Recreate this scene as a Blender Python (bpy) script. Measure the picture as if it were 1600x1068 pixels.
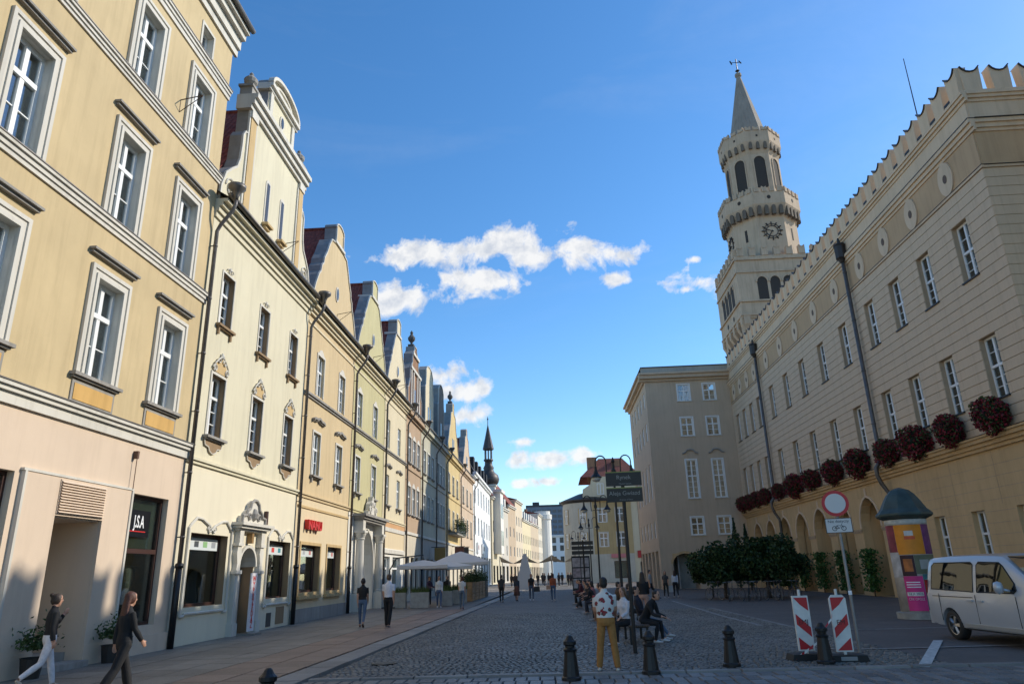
import bpy, math, random
import numpy as np
from mathutils import Vector, Matrix
R = math.radians
rnd = random.Random(7)
for o in list(bpy.data.objects): bpy.data.objects.remove(o)
scene = bpy.context.scene
col = scene.collection

# ------------------------------------------------------------------ camera
F, CX, CY, HC = 1100.0, 800.0, 534.0, 1.8      # focal length in photo pixels, centre, eye height
VPX, VPY, SLOPE = 868.0, 893.0, -0.030          # vanishing point of the street, tilt of the horizon
_d = Vector((VPX-CX, -(VPY-CY), -F)).normalized()
_p = Vector((VPX+100-CX, -(VPY+100*SLOPE-CY), -F))
_u = _p.cross(_d).normalized()
if _u.y < 0: _u = -_u
_x = _d.cross(_u)
CM = Matrix((_x, _d, _u))                       # camera vectors -> world vectors
def ray(px, py): return CM @ Vector((px-CX, -(py-CY), -F))
def on_ground(px, py, z=0.0):
    r = ray(px, py); t = (z-HC)/r.z; return Vector((r.x*t, r.y*t, z))
def on_x(px, py, X):
    r = ray(px, py); t = X/r.x; return Vector((X, r.y*t, HC+r.z*t))
def on_y(px, py, Y):
    r = ray(px, py); t = Y/r.y; return Vector((r.x*t, Y, HC+r.z*t))
cam = bpy.data.cameras.new('camera'); camo = bpy.data.objects.new('camera', cam); col.objects.link(camo)
cam.sensor_width = 36.0; cam.lens = 36.0*F/1600.0; cam.clip_start = 0.1; cam.clip_end = 3000
camo.matrix_world = Matrix.Translation((0, 0, HC)) @ CM.to_4x4()
scene.camera = camo

# ------------------------------------------------------------------ sky with clouds, sun
SUN_AZ, SUN_EL = 21.5, 32.0                     # degrees from +X towards +Y, elevation
wd = bpy.data.worlds.new('World'); scene.world = wd; wd.use_nodes = True
nt = wd.node_tree; nt.nodes.clear()
def N(tree, typ, **kw):
    n = tree.nodes.new(typ)
    for k, v in kw.items():
        if k in n.inputs: n.inputs[k].default_value = v
        else: setattr(n, k, v)
    return n
def Mth(tree, op, a, b=None, c=None, clamp=False):
    n = tree.nodes.new('ShaderNodeMath'); n.operation = op; n.use_clamp = clamp
    for i, s in enumerate((a, b, c)):
        if s is None: continue
        if isinstance(s, (int, float)): n.inputs[i].default_value = s
        else: tree.links.new(s, n.inputs[i])
    return n.outputs[0]
sky = N(nt, 'ShaderNodeTexSky', sky_type='NISHITA', sun_disc=False)
sky.sun_elevation = R(SUN_EL); sky.sun_rotation = R(90-SUN_AZ)
sky.air_density = 1.0; sky.dust_density = 0.3; sky.ozone_density = 2.6; sky.altitude = 150
tc = N(nt, 'ShaderNodeTexCoord'); sep = N(nt, 'ShaderNodeSeparateXYZ')
nt.links.new(tc.outputs['Generated'], sep.inputs[0])
dx, dy, dz = sep.outputs
yy = Mth(nt, 'MAXIMUM', dy, 0.02)
gx = Mth(nt, 'DIVIDE', dx, yy); gz = Mth(nt, 'DIVIDE', dz, yy)
cmb = N(nt, 'ShaderNodeCombineXYZ'); nt.links.new(gx, cmb.inputs[0]); nt.links.new(gz, cmb.inputs[2])
# small cumulus clouds: each an ellipse of directions with frayed edges
CLOUDS = [(650,395,60,22),(720,392,75,30),(800,378,60,28),(835,398,70,22),(912,390,72,32),(955,395,30,20),(755,437,70,24),(785,440,35,16),(645,465,70,26),(600,475,60,22),(965,436,28,13),
          (1095,440,52,20),(1075,452,30,10),(1085,406,18,7),(690,585,34,20),(715,612,36,16),(757,605,18,11),(730,650,32,15),(812,690,34,9),(855,716,52,15),(905,712,26,10),(855,752,26,8),(812,755,12,6)]
field = None
for (px, py, rx, ry) in CLOUDS:
    c = ray(px, py); a = ray(px+rx, py); b = ray(px, py-ry)
    cx, cz = c.x/c.y, c.z/c.y
    wx = abs(a.x/a.y-cx); wz = abs(b.z/b.y-cz)
    e1 = Mth(nt, 'MULTIPLY', Mth(nt, 'SUBTRACT', gx, cx), 1/wx); e2 = Mth(nt, 'MULTIPLY', Mth(nt, 'SUBTRACT', gz, cz), 1/wz)
    e = Mth(nt, 'SUBTRACT', 1.0, Mth(nt, 'SQRT', Mth(nt, 'ADD', Mth(nt, 'MULTIPLY', e1, e1), Mth(nt, 'MULTIPLY', e2, e2))))
    field = e if field is None else Mth(nt, 'SMOOTH_MAX', field, e, 0.25)
no = N(nt, 'ShaderNodeTexNoise', Scale=15.0, Detail=10.0, Roughness=0.62, Distortion=0.35); nt.links.new(cmb.outputs[0], no.inputs['Vector'])
fr = Mth(nt, 'ADD', field, Mth(nt, 'MULTIPLY', Mth(nt, 'SUBTRACT', no.outputs[0], 0.49), 5.2))
dens_view = Mth(nt, 'MULTIPLY', Mth(nt, 'SMOOTH_MIN', Mth(nt, 'MULTIPLY', Mth(nt, 'MAXIMUM', fr, 0.0), 1.5), 1.0, 0.25), Mth(nt, 'GREATER_THAN', dy, 0.03))
# the same kind of scattered cloud in the rest of the sky
gen = N(nt, 'ShaderNodeTexNoise', Scale=3.2, Detail=8.0, Roughness=0.58); nt.links.new(tc.outputs['Generated'], gen.inputs['Vector'])
behind = Mth(nt, 'LESS_THAN', dy, 0.03)
dens_rest = Mth(nt, 'MULTIPLY', Mth(nt, 'MULTIPLY', Mth(nt, 'SUBTRACT', gen.outputs[0], 0.60), 7.0, clamp=True), behind)
# thin veils of cirrus everywhere
mp = N(nt, 'ShaderNodeMapping'); mp.inputs['Scale'].default_value = (1.2, 1.2, 5.0); mp.inputs['Rotation'].default_value = (0.3, 0.5, 0.2)
nt.links.new(tc.outputs['Generated'], mp.inputs[0])
ci = N(nt, 'ShaderNodeTexNoise', Scale=2.0, Detail=7.0, Roughness=0.6, Distortion=0.6); nt.links.new(mp.outputs[0], ci.inputs['Vector'])
veil = Mth(nt, 'MULTIPLY', Mth(nt, 'MULTIPLY', Mth(nt, 'SUBTRACT', ci.outputs[0], 0.50), 2.2, clamp=True), 0.10)
dens = Mth(nt, 'MAXIMUM', Mth(nt, 'MAXIMUM', dens_view, dens_rest), veil)
dens = Mth(nt, 'MULTIPLY', dens, Mth(nt, 'MULTIPLY', Mth(nt, 'ADD', dz, 0.02), 12.0, clamp=True))
hs = N(nt, 'ShaderNodeHueSaturation', Saturation=1.26, Value=1.0); nt.links.new(sky.outputs[0], hs.inputs['Color'])
bg = N(nt, 'ShaderNodeBackground'); nt.links.new(hs.outputs[0], bg.inputs[0]); bg.inputs[1].default_value = 0.15
bgc = N(nt, 'ShaderNodeBackground'); bgc.inputs[0].default_value = (0.95, 0.95, 0.96, 1); bgc.inputs[1].default_value = 0.67
cn = N(nt, 'ShaderNodeTexNoise', Scale=34.0, Detail=6.0, Roughness=0.6); nt.links.new(cmb.outputs[0], cn.inputs['Vector'])
mx = N(nt, 'ShaderNodeMixShader'); nt.links.new(Mth(nt, 'MULTIPLY', dens, 0.93), mx.inputs[0]); nt.links.new(bg.outputs[0], mx.inputs[1]); nt.links.new(bgc.outputs[0], mx.inputs[2])
_r = nt.nodes.new('ShaderNodeValToRGB'); _r.color_ramp.elements[0].position = 0.32; _r.color_ramp.elements[1].position = 0.56; _r.color_ramp.elements[0].color = (0.66, 0.70, 0.77, 1); _r.color_ramp.elements[1].color = (1.0, 0.99, 0.97, 1); nt.links.new(cn.outputs[0], _r.inputs[0]); nt.links.new(_r.outputs[0], bgc.inputs[0])
wo = N(nt, 'ShaderNodeOutputWorld'); nt.links.new(mx.outputs[0], wo.inputs[0])
sl = bpy.data.lights.new('sun', 'SUN'); sl.energy = 3.0; sl.angle = R(0.53); sl.color = (1.0, 0.93, 0.80)
so = bpy.data.objects.new('sun', sl); col.objects.link(so)
sd = Vector((math.cos(R(SUN_EL))*math.cos(R(SUN_AZ)), math.cos(R(SUN_EL))*math.sin(R(SUN_AZ)), math.sin(R(SUN_EL))))
so.rotation_euler = sd.to_track_quat('Z', 'Y').to_euler(); so.location = sd*60
vs = scene.view_settings; vs.view_transform = 'Standard'; vs.look = 'None'; vs.exposure = 0.56; vs.gamma = 1.0; vs.use_curve_mapping = False

# ------------------------------------------------------------------ materials
MATS = {}
def mat_base(name):
    m = bpy.data.materials.new(name); m.use_nodes = True; t = m.node_tree
    return m, t, t.nodes['Principled BSDF'], N(t, 'ShaderNodeTexCoord')
def plain(name, c, rough=0.6, metal=0.0, spec=0.5, bump=0.0, scale=40.0, var=0.0):
    if name in MATS: return MATS[name]
    m, t, p, tcn = mat_base(name)
    p.inputs['Base Color'].default_value = (*c, 1); p.inputs['Roughness'].default_value = rough; p.inputs['Metallic'].default_value = metal
    p.inputs['Specular IOR Level'].default_value = spec
    if bump or var:
        n = N(t, 'ShaderNodeTexNoise', Scale=scale, Detail=4.0); t.links.new(tcn.outputs['Object'], n.inputs['Vector'])
        if bump:
            b = N(t, 'ShaderNodeBump', Strength=bump, Distance=0.01); t.links.new(n.outputs[0], b.inputs['Height']); t.links.new(b.outputs[0], p.inputs['Normal'])
        if var:
            mixc(t, n.outputs[0], [x*(1-var) for x in c], [min(1, x*(1+var)) for x in c], p.inputs['Base Color'])
    MATS[name] = m; return m
def mixc(t, fac, c1, c2, out=None, lo=0.3, hi=0.7):
    r = t.nodes.new('ShaderNodeValToRGB'); r.color_ramp.elements[0].position = lo; r.color_ramp.elements[1].position = hi
    r.color_ramp.elements[0].color = (*c1[:3], 1); r.color_ramp.elements[1].color = (*c2[:3], 1)
    t.links.new(fac, r.inputs[0])
    if out is not None: t.links.new(r.outputs[0], out)
    return r.outputs[0]
def stucco(name, c, var=0.12, dirt=0.16, bump=0.25, grain=60.0, rough=0.9):
    if name in MATS: return MATS[name]
    m, t, p, tcn = mat_base(name)
    n1 = N(t, 'ShaderNodeTexNoise', Scale=0.45, Detail=6.0, Roughness=0.62); t.links.new(tcn.outputs['Object'], n1.inputs['Vector'])
    base = mixc(t, n1.outputs[0], [x*(1-var) for x in c], [min(1, x*(1+var*0.7)) for x in c])
    mpn = N(t, 'ShaderNodeMapping'); mpn.inputs['Scale'].default_value = (2.6, 2.6, 0.22); t.links.new(tcn.outputs['Object'], mpn.inputs[0])
    n2 = N(t, 'ShaderNodeTexNoise', Scale=1.3, Detail=5.0, Roughness=0.65); t.links.new(mpn.outputs[0], n2.inputs['Vector'])
    f = Mth(t, 'MULTIPLY', Mth(t, 'MULTIPLY', Mth(t, 'SUBTRACT', n2.outputs[0], 0.47), 5.0, clamp=True), dirt*1.15)
    mxn = N(t, 'ShaderNodeMix', data_type='RGBA', blend_type='MULTIPLY'); t.links.new(f, mxn.inputs[0]); t.links.new(base, mxn.inputs[6]); mxn.inputs[7].default_value = (0.35, 0.31, 0.27, 1)
    t.links.new(mxn.outputs[2], p.inputs['Base Color']); p.inputs['Roughness'].default_value = rough; p.inputs['Specular IOR Level'].default_value = 0.25
    n3 = N(t, 'ShaderNodeTexNoise', Scale=grain, Detail=3.0); t.links.new(tcn.outputs['Object'], n3.inputs['Vector'])
    n4 = N(t, 'ShaderNodeTexNoise', Scale=3.0, Detail=3.0); t.links.new(tcn.outputs['Object'], n4.inputs['Vector'])
    h = Mth(t, 'ADD', n3.outputs[0], Mth(t, 'MULTIPLY', n4.outputs[0], 1.5))
    b = N(t, 'ShaderNodeBump', Strength=bump, Distance=0.012); t.links.new(h, b.inputs['Height']); t.links.new(b.outputs[0], p.inputs['Normal'])
    MATS[name] = m; return m
def glass(name, tint=(0.75, 0.8, 0.8), f0=0.15, rough=0.015, grz=0.8):
    if name in MATS: return MATS[name]
    m = bpy.data.materials.new(name); m.use_nodes = True; t = m.node_tree; t.nodes.clear()
    o = N(t, 'ShaderNodeOutputMaterial'); tr = N(t, 'ShaderNodeBsdfTransparent'); tr.inputs[0].default_value = (*tint, 1)
    g = N(t, 'ShaderNodeBsdfGlossy'); g.inputs['Roughness'].default_value = rough; g.inputs[0].default_value = (0.9, 0.93, 0.95, 1)
    tcn = N(t, 'ShaderNodeTexCoord'); n = N(t, 'ShaderNodeTexNoise', Scale=1.4, Detail=1.0); t.links.new(tcn.outputs['Object'], n.inputs['Vector'])
    b = N(t, 'ShaderNodeBump', Strength=0.04, Distance=0.05); t.links.new(n.outputs[0], b.inputs['Height']); t.links.new(b.outputs[0], g.inputs['Normal'])
    lw = N(t, 'ShaderNodeLayerWeight'); lw.inputs[0].default_value = 0.35
    fac = Mth(t, 'ADD', f0, Mth(t, 'MULTIPLY', lw.outputs['Fresnel'], grz), clamp=True)
    mxs = N(t, 'ShaderNodeMixShader'); t.links.new(fac, mxs.inputs[0]); t.links.new(tr.outputs[0], mxs.inputs[1]); t.links.new(g.outputs[0], mxs.inputs[2]); t.links.new(mxs.outputs[0], o.inputs[0])
    MATS[name] = m; return m
def leafmat(name, c1, c2, c3=None):
    if name in MATS: return MATS[name]
    m, t, p, tcn = mat_base(name)
    g = N(t, 'ShaderNodeNewGeometry'); ramp = mixc(t, g.outputs['Random Per Island'], c1, c2, p.inputs['Base Color'], 0.0, 1.0)
    if c3 is not None:
        e = ramp.node.color_ramp.elements.new(0.5); e.color = (*c3, 1)
    p.inputs['Roughness'].default_value = 0.55; p.inputs['Specular IOR Level'].default_value = 0.3
    MATS[name] = m; return m
def rooftile(name, c):
    if name in MATS: return MATS[name]
    m, t, p, tcn = mat_base(name)
    w = N(t, 'ShaderNodeTexWave', Scale=1.05, Distortion=0.3, wave_type='BANDS', bands_direction='Z', wave_profile='SAW'); t.links.new(tcn.outputs['Object'], w.inputs['Vector'])
    w2 = N(t, 'ShaderNodeTexWave', Scale=1.5, wave_type='BANDS', bands_direction='Y'); t.links.new(tcn.outputs['Object'], w2.inputs['Vector'])
    n = N(t, 'ShaderNodeTexNoise', Scale=6.0, Detail=4.0); t.links.new(tcn.outputs['Object'], n.inputs['Vector'])
    mixc(t, n.outputs[0], [x*0.55 for x in c], [x*1.25 for x in c], p.inputs['Base Color']); p.inputs['Roughness'].default_value = 0.85
    b = N(t, 'ShaderNodeBump', Strength=0.9, Distance=0.06); t.links.new(Mth(t, 'ADD', w.outputs[1], Mth(t, 'MULTIPLY', w2.outputs[1], 0.5)), b.inputs['Height']); t.links.new(b.outputs[0], p.inputs['Normal'])
    MATS[name] = m; return m
WHITE = stucco('white_trim', (0.64, 0.605, 0.53), 0.08, 0.2, 0.1)
FRAME = plain('window_frame_white', (0.80, 0.80, 0.78), 0.4)
GLASS = glass('window_glass')
SHOPGLASS = glass('shop_glass', (0.80, 0.86, 0.82), 0.06)
ZINC = plain('zinc_sheet', (0.27, 0.255, 0.235), 0.6, 0.15, 0.5, 0.1, 3.0, 0.15)
ZINCD = plain('old_gutter_metal', (0.16, 0.145, 0.13), 0.5, 0.5, 0.5, 0.1, 5.0, 0.25)
PIPE = plain('downpipe_metal', (0.13, 0.115, 0.105), 0.45, 0.35, 0.5, 0.05, 4.0, 0.2)
IRON = plain('black_iron', (0.014, 0.014, 0.015), 0.42, 0.2, 0.5, 0.1, 30.0)
DARKWOOD = plain('dark_brown_frame', (0.055, 0.022, 0.016), 0.45)
ROOM = plain('room_wall', (0.36, 0.35, 0.32), 0.9, var=0.3, scale=1.0)
CURT = plain('net_curtain', (0.62, 0.62, 0.60), 0.9, bump=0.3, scale=12.0)
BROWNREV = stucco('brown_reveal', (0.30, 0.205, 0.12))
REDTILE = rooftile('red_roof_tile', (0.23, 0.055, 0.035))
SLATE = rooftile('dark_roof_slate', (0.05, 0.052, 0.06))
STONE = stucco('grey_stone', (0.33, 0.31, 0.28), 0.2, 0.3, 0.4)
SKIN = plain('skin', (0.50, 0.27, 0.18), 0.5)

# ------------------------------------------------------------------ mesh helpers
class MB:
    def __init__(s): s.v = []; s.f = []; s.m = []
    def add(s, vs, fs, mi=0):
        b = len(s.v); s.v += [tuple(p) for p in vs]
        for f in fs: s.f.append(tuple(b+i for i in f)); s.m.append(mi)
        return s
    def box(s, x0, x1, y0, y1, z0, z1, mi=0):
        return s.add([(x0,y0,z0),(x1,y0,z0),(x1,y1,z0),(x0,y1,z0),(x0,y0,z1),(x1,y0,z1),(x1,y1,z1),(x0,y1,z1)],
                     [(0,3,2,1),(4,5,6,7),(0,1,5,4),(1,2,6,5),(2,3,7,6),(3,0,4,7)], mi)
    def quad(s, a, b, c, d, mi=0): return s.add([a, b, c, d], [(0,1,2,3)], mi)
    def prism(s, pts, y0, y1, mi=0, caps=True):     # outline in x,z (counter-clockwise seen from the front, -y)
        n = len(pts); vs = [(x, y0, z) for x, z in pts]+[(x, y1, z) for x, z in pts]
        fs = [(i, n+i, n+(i+1) % n, (i+1) % n) for i in range(n)]
        if caps: fs += [tuple(range(n)), tuple(range(2*n-1, n-1, -1))]
        return s.add(vs, fs, mi)
    def strip(s, pts, t, y0, y1, mi=0):             # open outline in x,z with thickness t to its left side
        n = len(pts); out = []
        for i in range(n):
            a = pts[max(i-1, 0)]; b = pts[min(i+1, n-1)]
            dx, dz = b[0]-a[0], b[1]-a[1]; l = math.hypot(dx, dz) or 1
            out.append((pts[i][0]-dz/l*t, pts[i][1]+dx/l*t))
        for i in range(n-1):
            q = [pts[i], pts[i+1], out[i+1], out[i]]
            s.prism(q, y0, y1, mi)
        return s
    def tube(s, path, r, n=8, mi=0, cap=True):
        P = [Vector(p) for p in path]; k = len(P); rs = r if isinstance(r, (list, tuple)) else [r]*k
        up = None; rings = []
        for i in range(k):
            d = (P[min(i+1, k-1)]-P[max(i-1, 0)]).normalized()
            if up is None: up = d.orthogonal().normalized()
            else:
                up = (up-d*up.dot(d)); up = up.normalized() if up.length > 1e-6 else d.orthogonal().normalized()
            w = d.cross(up)
            rings.append([P[i]+(up*math.cos(2*math.pi*j/n)+w*math.sin(2*math.pi*j/n))*rs[i] for j in range(n)])
        vs = [p for rg in rings for p in rg]; fs = []
        for i in range(k-1):
            for j in range(n): fs.append((i*n+j, i*n+(j+1) % n, (i+1)*n+(j+1) % n, (i+1)*n+j))
        if cap: fs += [tuple(range(n-1, -1, -1)), tuple((k-1)*n+j for j in range(n))]
        return s.add(vs, fs, mi)
    def lathe(s, prof, n=16, cx=0, cy=0, cz=0, mi=0, a0=0.0, cap=True):
        vs = []; fs = []; k = len(prof)
        for r, z in prof:
            for j in range(n):
                a = a0+2*math.pi*j/n; vs.append((cx+r*math.cos(a), cy+r*math.sin(a), cz+z))
        for i in range(k-1):
            for j in range(n): fs.append((i*n+j, i*n+(j+1) % n, (i+1)*n+(j+1) % n, (i+1)*n+j))
        if cap: fs += [tuple(range(n-1, -1, -1)), tuple((k-1)*n+j for j in range(n))]
        return s.add(vs, fs, mi)
    def mesh(s, name, mats, smooth=False):
        me = bpy.data.meshes.new(name); me.from_pydata(s.v, [], s.f)
        for m in (mats if isinstance(mats, (list, tuple)) else [mats]): me.materials.append(m)
        if any(s.m): me.polygons.foreach_set('material_index', s.m)
        if smooth: me.polygons.foreach_set('use_smooth', [True]*len(me.polygons))
        me.update(); return me
    def build(s, name, mats, parent=None, smooth=False, loc=None):
        return mk(name, s.mesh(name, mats, smooth), parent, loc)
def mk(name, me, parent=None, loc=None, rot=None):
    o = bpy.data.objects.new(name, me); col.objects.link(o)
    if parent is not None: o.parent = parent
    if loc is not None: o.location = loc
    if rot is not None: o.rotation_euler = rot
    return o
def thing(name, label, cat, loc=(0,0,0), rz=0.0, group=None):
    o = mk(name, None, None, loc, (0, 0, rz)); o.empty_display_size = 0.2
    tag(o, label, cat, group); return o
def tag(o, label, cat=None, group=None, kind=None):
    if label: o['label'] = label
    if cat: o['category'] = cat
    if group: o['group'] = group
    if kind: o['kind'] = kind
    return o
def struct(o, label=None):
    o['kind'] = 'structure'
    if label: o['label'] = label
    return o
def copy_tree(o, parent=None):
    c = o.copy(); col.objects.link(c); c.parent = parent
    for ch in list(o.children): copy_tree(ch, c)
    return c
def wall_holes(mb, x0, x1, z0, z1, holes, y=0.0, d=0.3, mi=0, rmi=0):
    xs = sorted({x0, x1, *[min(max(v, x0), x1) for h in holes for v in h[:2]]}); zs = sorted({z0, z1, *[min(max(v, z0), z1) for h in holes for v in h[2:4]]})
    ix = {}
    def vid(x, z):
        if (x, z) not in ix: ix[(x, z)] = len(mb.v); mb.v.append((x, y, z))
        return ix[(x, z)]
    for i in range(len(xs)-1):
        for j in range(len(zs)-1):
            cx, cz = (xs[i]+xs[i+1])/2, (zs[j]+zs[j+1])/2
            if any(h[0] < cx < h[1] and h[2] < cz < h[3] for h in holes): continue
            mb.f.append((vid(xs[i], zs[j]), vid(xs[i+1], zs[j]), vid(xs[i+1], zs[j+1]), vid(xs[i], zs[j+1]))); mb.m.append(mi)
    for h in holes:
        a, b, c, e = h[:4]; dd = h[4] if len(h) > 4 else d
        mb.quad((a,y,c), (a,y,e), (a,y+dd,e), (a,y+dd,c), rmi); mb.quad((b,y,e), (b,y,c), (b,y+dd,c), (b,y+dd,e), rmi)
        mb.quad((a,y,e), (b,y,e), (b,y+dd,e), (a,y+dd,e), rmi); mb.quad((b,y,c), (a,y,c), (a,y+dd,c), (b,y+dd,c), rmi)
    return mb
def ring(mb, a, b, c, d, t, y0, y1, mi=0, bottom=True):
    mb.box(a-t, a, y0, y1, c, d, mi); mb.box(b, b+t, y0, y1, c, d, mi); mb.box(a-t, b+t, y0, y1, d, d+t, mi)
    if bottom: mb.box(a-t, b+t, y0, y1, c-t, c, mi)
    return mb
def arc(cx, cz, rx, rz, a0, a1, n=10): return [(cx+rx*math.cos(R(a0+(a1-a0)*i/n)), cz+rz*math.sin(R(a0+(a1-a0)*i/n))) for i in range(n+1)]
def spiral(cx, cz, r0, r1, turns, y, flip=1, n=26): return [(cx+flip*(r0+(r1-r0)*i/n)*math.cos(2*math.pi*turns*i/n), y, cz+(r0+(r1-r0)*i/n)*math.sin(2*math.pi*turns*i/n)) for i in range(n+1)]

CACHE = {}
def cached(key, fn):
    if key not in CACHE: CACHE[key] = fn()
    return CACHE[key]
def window(parent, xc, z0, w, h, rd=0.22, cols=2, transom=0.64, bars=(0, 1), fw=0.075, fmat=None, gl=None, curtain=None, name='window', open_sash=False):
    """white wooden window set back rd in its opening: frame, one pane per light, curtain"""
    fmat = fmat or FRAME; gl = gl or GLASS; k = (round(w, 2), round(h, 2), cols, transom, bars, fw, fmat.name, round(rd, 2)); w, h = k[0], k[1]
    lights = []
    def mkf():
        mb = MB(); y0, y1 = rd, rd+0.08; hw = w/2
        ring(mb, -hw+fw, hw-fw, fw, h-fw, fw, y0, y1)
        zt = h*transom if transom else h-fw
        if transom: mb.box(-hw+fw, hw-fw, y0-0.025, y1, zt-fw*0.6, zt+fw*0.6)
        rows = [(fw, zt-(fw*0.6 if transom else 0), bars[1])]+([(zt+fw*0.6, h-fw, bars[0])] if transom else [])
        iw = (w-2*fw)/cols
        for ri, (za, zb, nb) in enumerate(rows):
            for c in range(1, cols):
                x = -hw+fw+iw*c; mb.box(x-fw*0.62, x+fw*0.62, y0-0.012, y1, za, zb)
            for c in range(cols):
                xa = -hw+fw+iw*c+(fw*0.62 if c else 0); xb = -hw+fw+iw*(c+1)-(fw*0.62 if c < cols-1 else 0)
                for j in range(nb):
                    z = za+(zb-za)*(j+1)/(nb+1); mb.box(xa, xb, y0+0.015, y1-0.01, z-0.014, z+0.014)
                for j in range(nb+1):
                    lights.append((xa, xb, za+(zb-za)*j/(nb+1), za+(zb-za)*(j+1)/(nb+1)))
        return mb.mesh('window', fmat), list(lights)
    me, ls = cached(('win',)+k, mkf)
    o = mk(name, me, parent, (xc, 0, z0))
    for (xa, xb, za, zb) in ls:
        pw, ph = round(xb-xa, 3), round(zb-za, 3)
        pm = cached(('pane', pw, ph, gl.name), lambda: MB().box(-pw/2, pw/2, 0, 0.006, 0, ph).mesh('pane', gl))
        mk('pane', pm, o, ((xa+xb)/2, rd+0.045, za), (R(rnd.uniform(-.5, .5)), 0, R(rnd.uniform(-.6, .6))))
    if curtain is None: curtain = 0.18+0.82*rnd.random()
    if curtain > 0.25:
        hh = h if curtain > 0.6 else h*rnd.choice((0.45, 0.6)); side = curtain > 0.85
        def mkc():
            mb = MB(); n = 28; pts = []
            for i in range(n+1):
                x = -w/2+w*i/n; pts.append((x, 0.02*math.sin(i*1.9)+0.012*math.sin(i*4.1)))
            for i in range(n):
                if side and abs(i-n/2) < n*0.22: continue
                (xa, ya), (xb, yb) = pts[i], pts[i+1]; mb.quad((xa, ya, 0), (xb, yb, 0), (xb, yb, hh), (xa, ya, hh))
            return mb.mesh('curtain', CURT, True)
        mk('curtain', cached(('curt', k[0], k[1], round(hh, 2), side), mkc), o, (0, rd+0.13, h-hh if curtain > 0.6 or rnd.random() < .5 else 0))
    return o
def text_mesh(name, s, size, mat, depth=0.004, width=None, align='CENTER', bold=0.0):
    c = bpy.data.curves.new(name, 'FONT'); c.body = s; c.size = size; c.extrude = depth; c.align_x = align; c.align_y = 'CENTER'; c.offset = bold
    o = bpy.data.objects.new(name, c); col.objects.link(o)
    dg = bpy.context.evaluated_depsgraph_get(); me = bpy.data.meshes.new_from_object(o.evaluated_get(dg))
    bpy.data.objects.remove(o); bpy.data.curves.remove(c)
    if width:
        xs = [v.co.x for v in me.vertices]; k = width/max(1e-6, max(xs)-min(xs))
        for v in me.vertices: v.co.x *= k
    for v in me.vertices: v.co = Vector((v.co.x, -v.co.z, v.co.y))     # stands upright, front towards -y
    me.materials.clear(); me.materials.append(mat); me.name = name; return me
def text(name, s, size, mat, parent, loc, depth=0.004, width=None, rot=None, bold=0.0, align='CENTER'):
    return mk(name, text_mesh(name, s, size, mat, depth, width, align, bold), parent, loc, rot)
# ------------------------------------------------------------------ ground
def brickmat(name, c1, c2, mortar, sx, rough=0.75, bump=0.5, msize=0.02, bw=0.5, rh=0.25, rot=0.0, var=0.25):
    m, t, p, tcn = mat_base(name)
    mpn = N(t, 'ShaderNodeMapping'); mpn.inputs['Rotation'].default_value = (0, 0, R(rot)); t.links.new(tcn.outputs['Object'], mpn.inputs[0])
    nz = N(t, 'ShaderNodeTexNoise', Scale=5.0, Detail=2.0); t.links.new(mpn.outputs[0], nz.inputs['Vector'])
    av = N(t, 'ShaderNodeVectorMath', operation='MULTIPLY_ADD'); t.links.new(nz.outputs['Color'], av.inputs[0]); av.inputs[1].default_value = (0.05, 0.05, 0); t.links.new(mpn.outputs[0], av.inputs[2])
    b = N(t, 'ShaderNodeTexBrick', Scale=sx); b.inputs['Mortar Size'].default_value = msize; b.inputs['Brick Width'].default_value = bw; b.inputs['Row Height'].default_value = rh
    b.inputs['Color1'].default_value = (*c1, 1); b.inputs['Color2'].default_value = (*c2, 1); b.inputs['Mortar'].default_value = (*mortar, 1); b.inputs['Mortar Smooth'].default_value = 0.4
    t.links.new(av.outputs[0], b.inputs['Vector'])
    n = N(t, 'ShaderNodeTexNoise', Scale=0.6, Detail=6.0, Roughness=0.65); t.links.new(tcn.outputs['Object'], n.inputs['Vector'])
    v = mixc(t, n.outputs[0], (1-var,)*3, (1+var*0.4,)*3)
    mm = N(t, 'ShaderNodeMix', data_type='RGBA', blend_type='MULTIPLY'); mm.inputs[0].default_value = 1.0; t.links.new(b.outputs[0], mm.inputs[6]); t.links.new(v, mm.inputs[7])
    t.links.new(mm.outputs[2], p.inputs['Base Color']); p.inputs['Roughness'].default_value = rough
    n3 = N(t, 'ShaderNodeTexNoise', Scale=50.0, Detail=3.0); t.links.new(tcn.outputs['Object'], n3.inputs['Vector'])
    bp = N(t, 'ShaderNodeBump', Strength=bump, Distance=0.02); t.links.new(Mth(t, 'SUBTRACT', Mth(t, 'MULTIPLY', n3.outputs[0], 0.4), b.outputs[1]), bp.inputs['Height']); t.links.new(bp.outputs[0], p.inputs['Normal'])
    MATS[name] = m; return m
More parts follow.
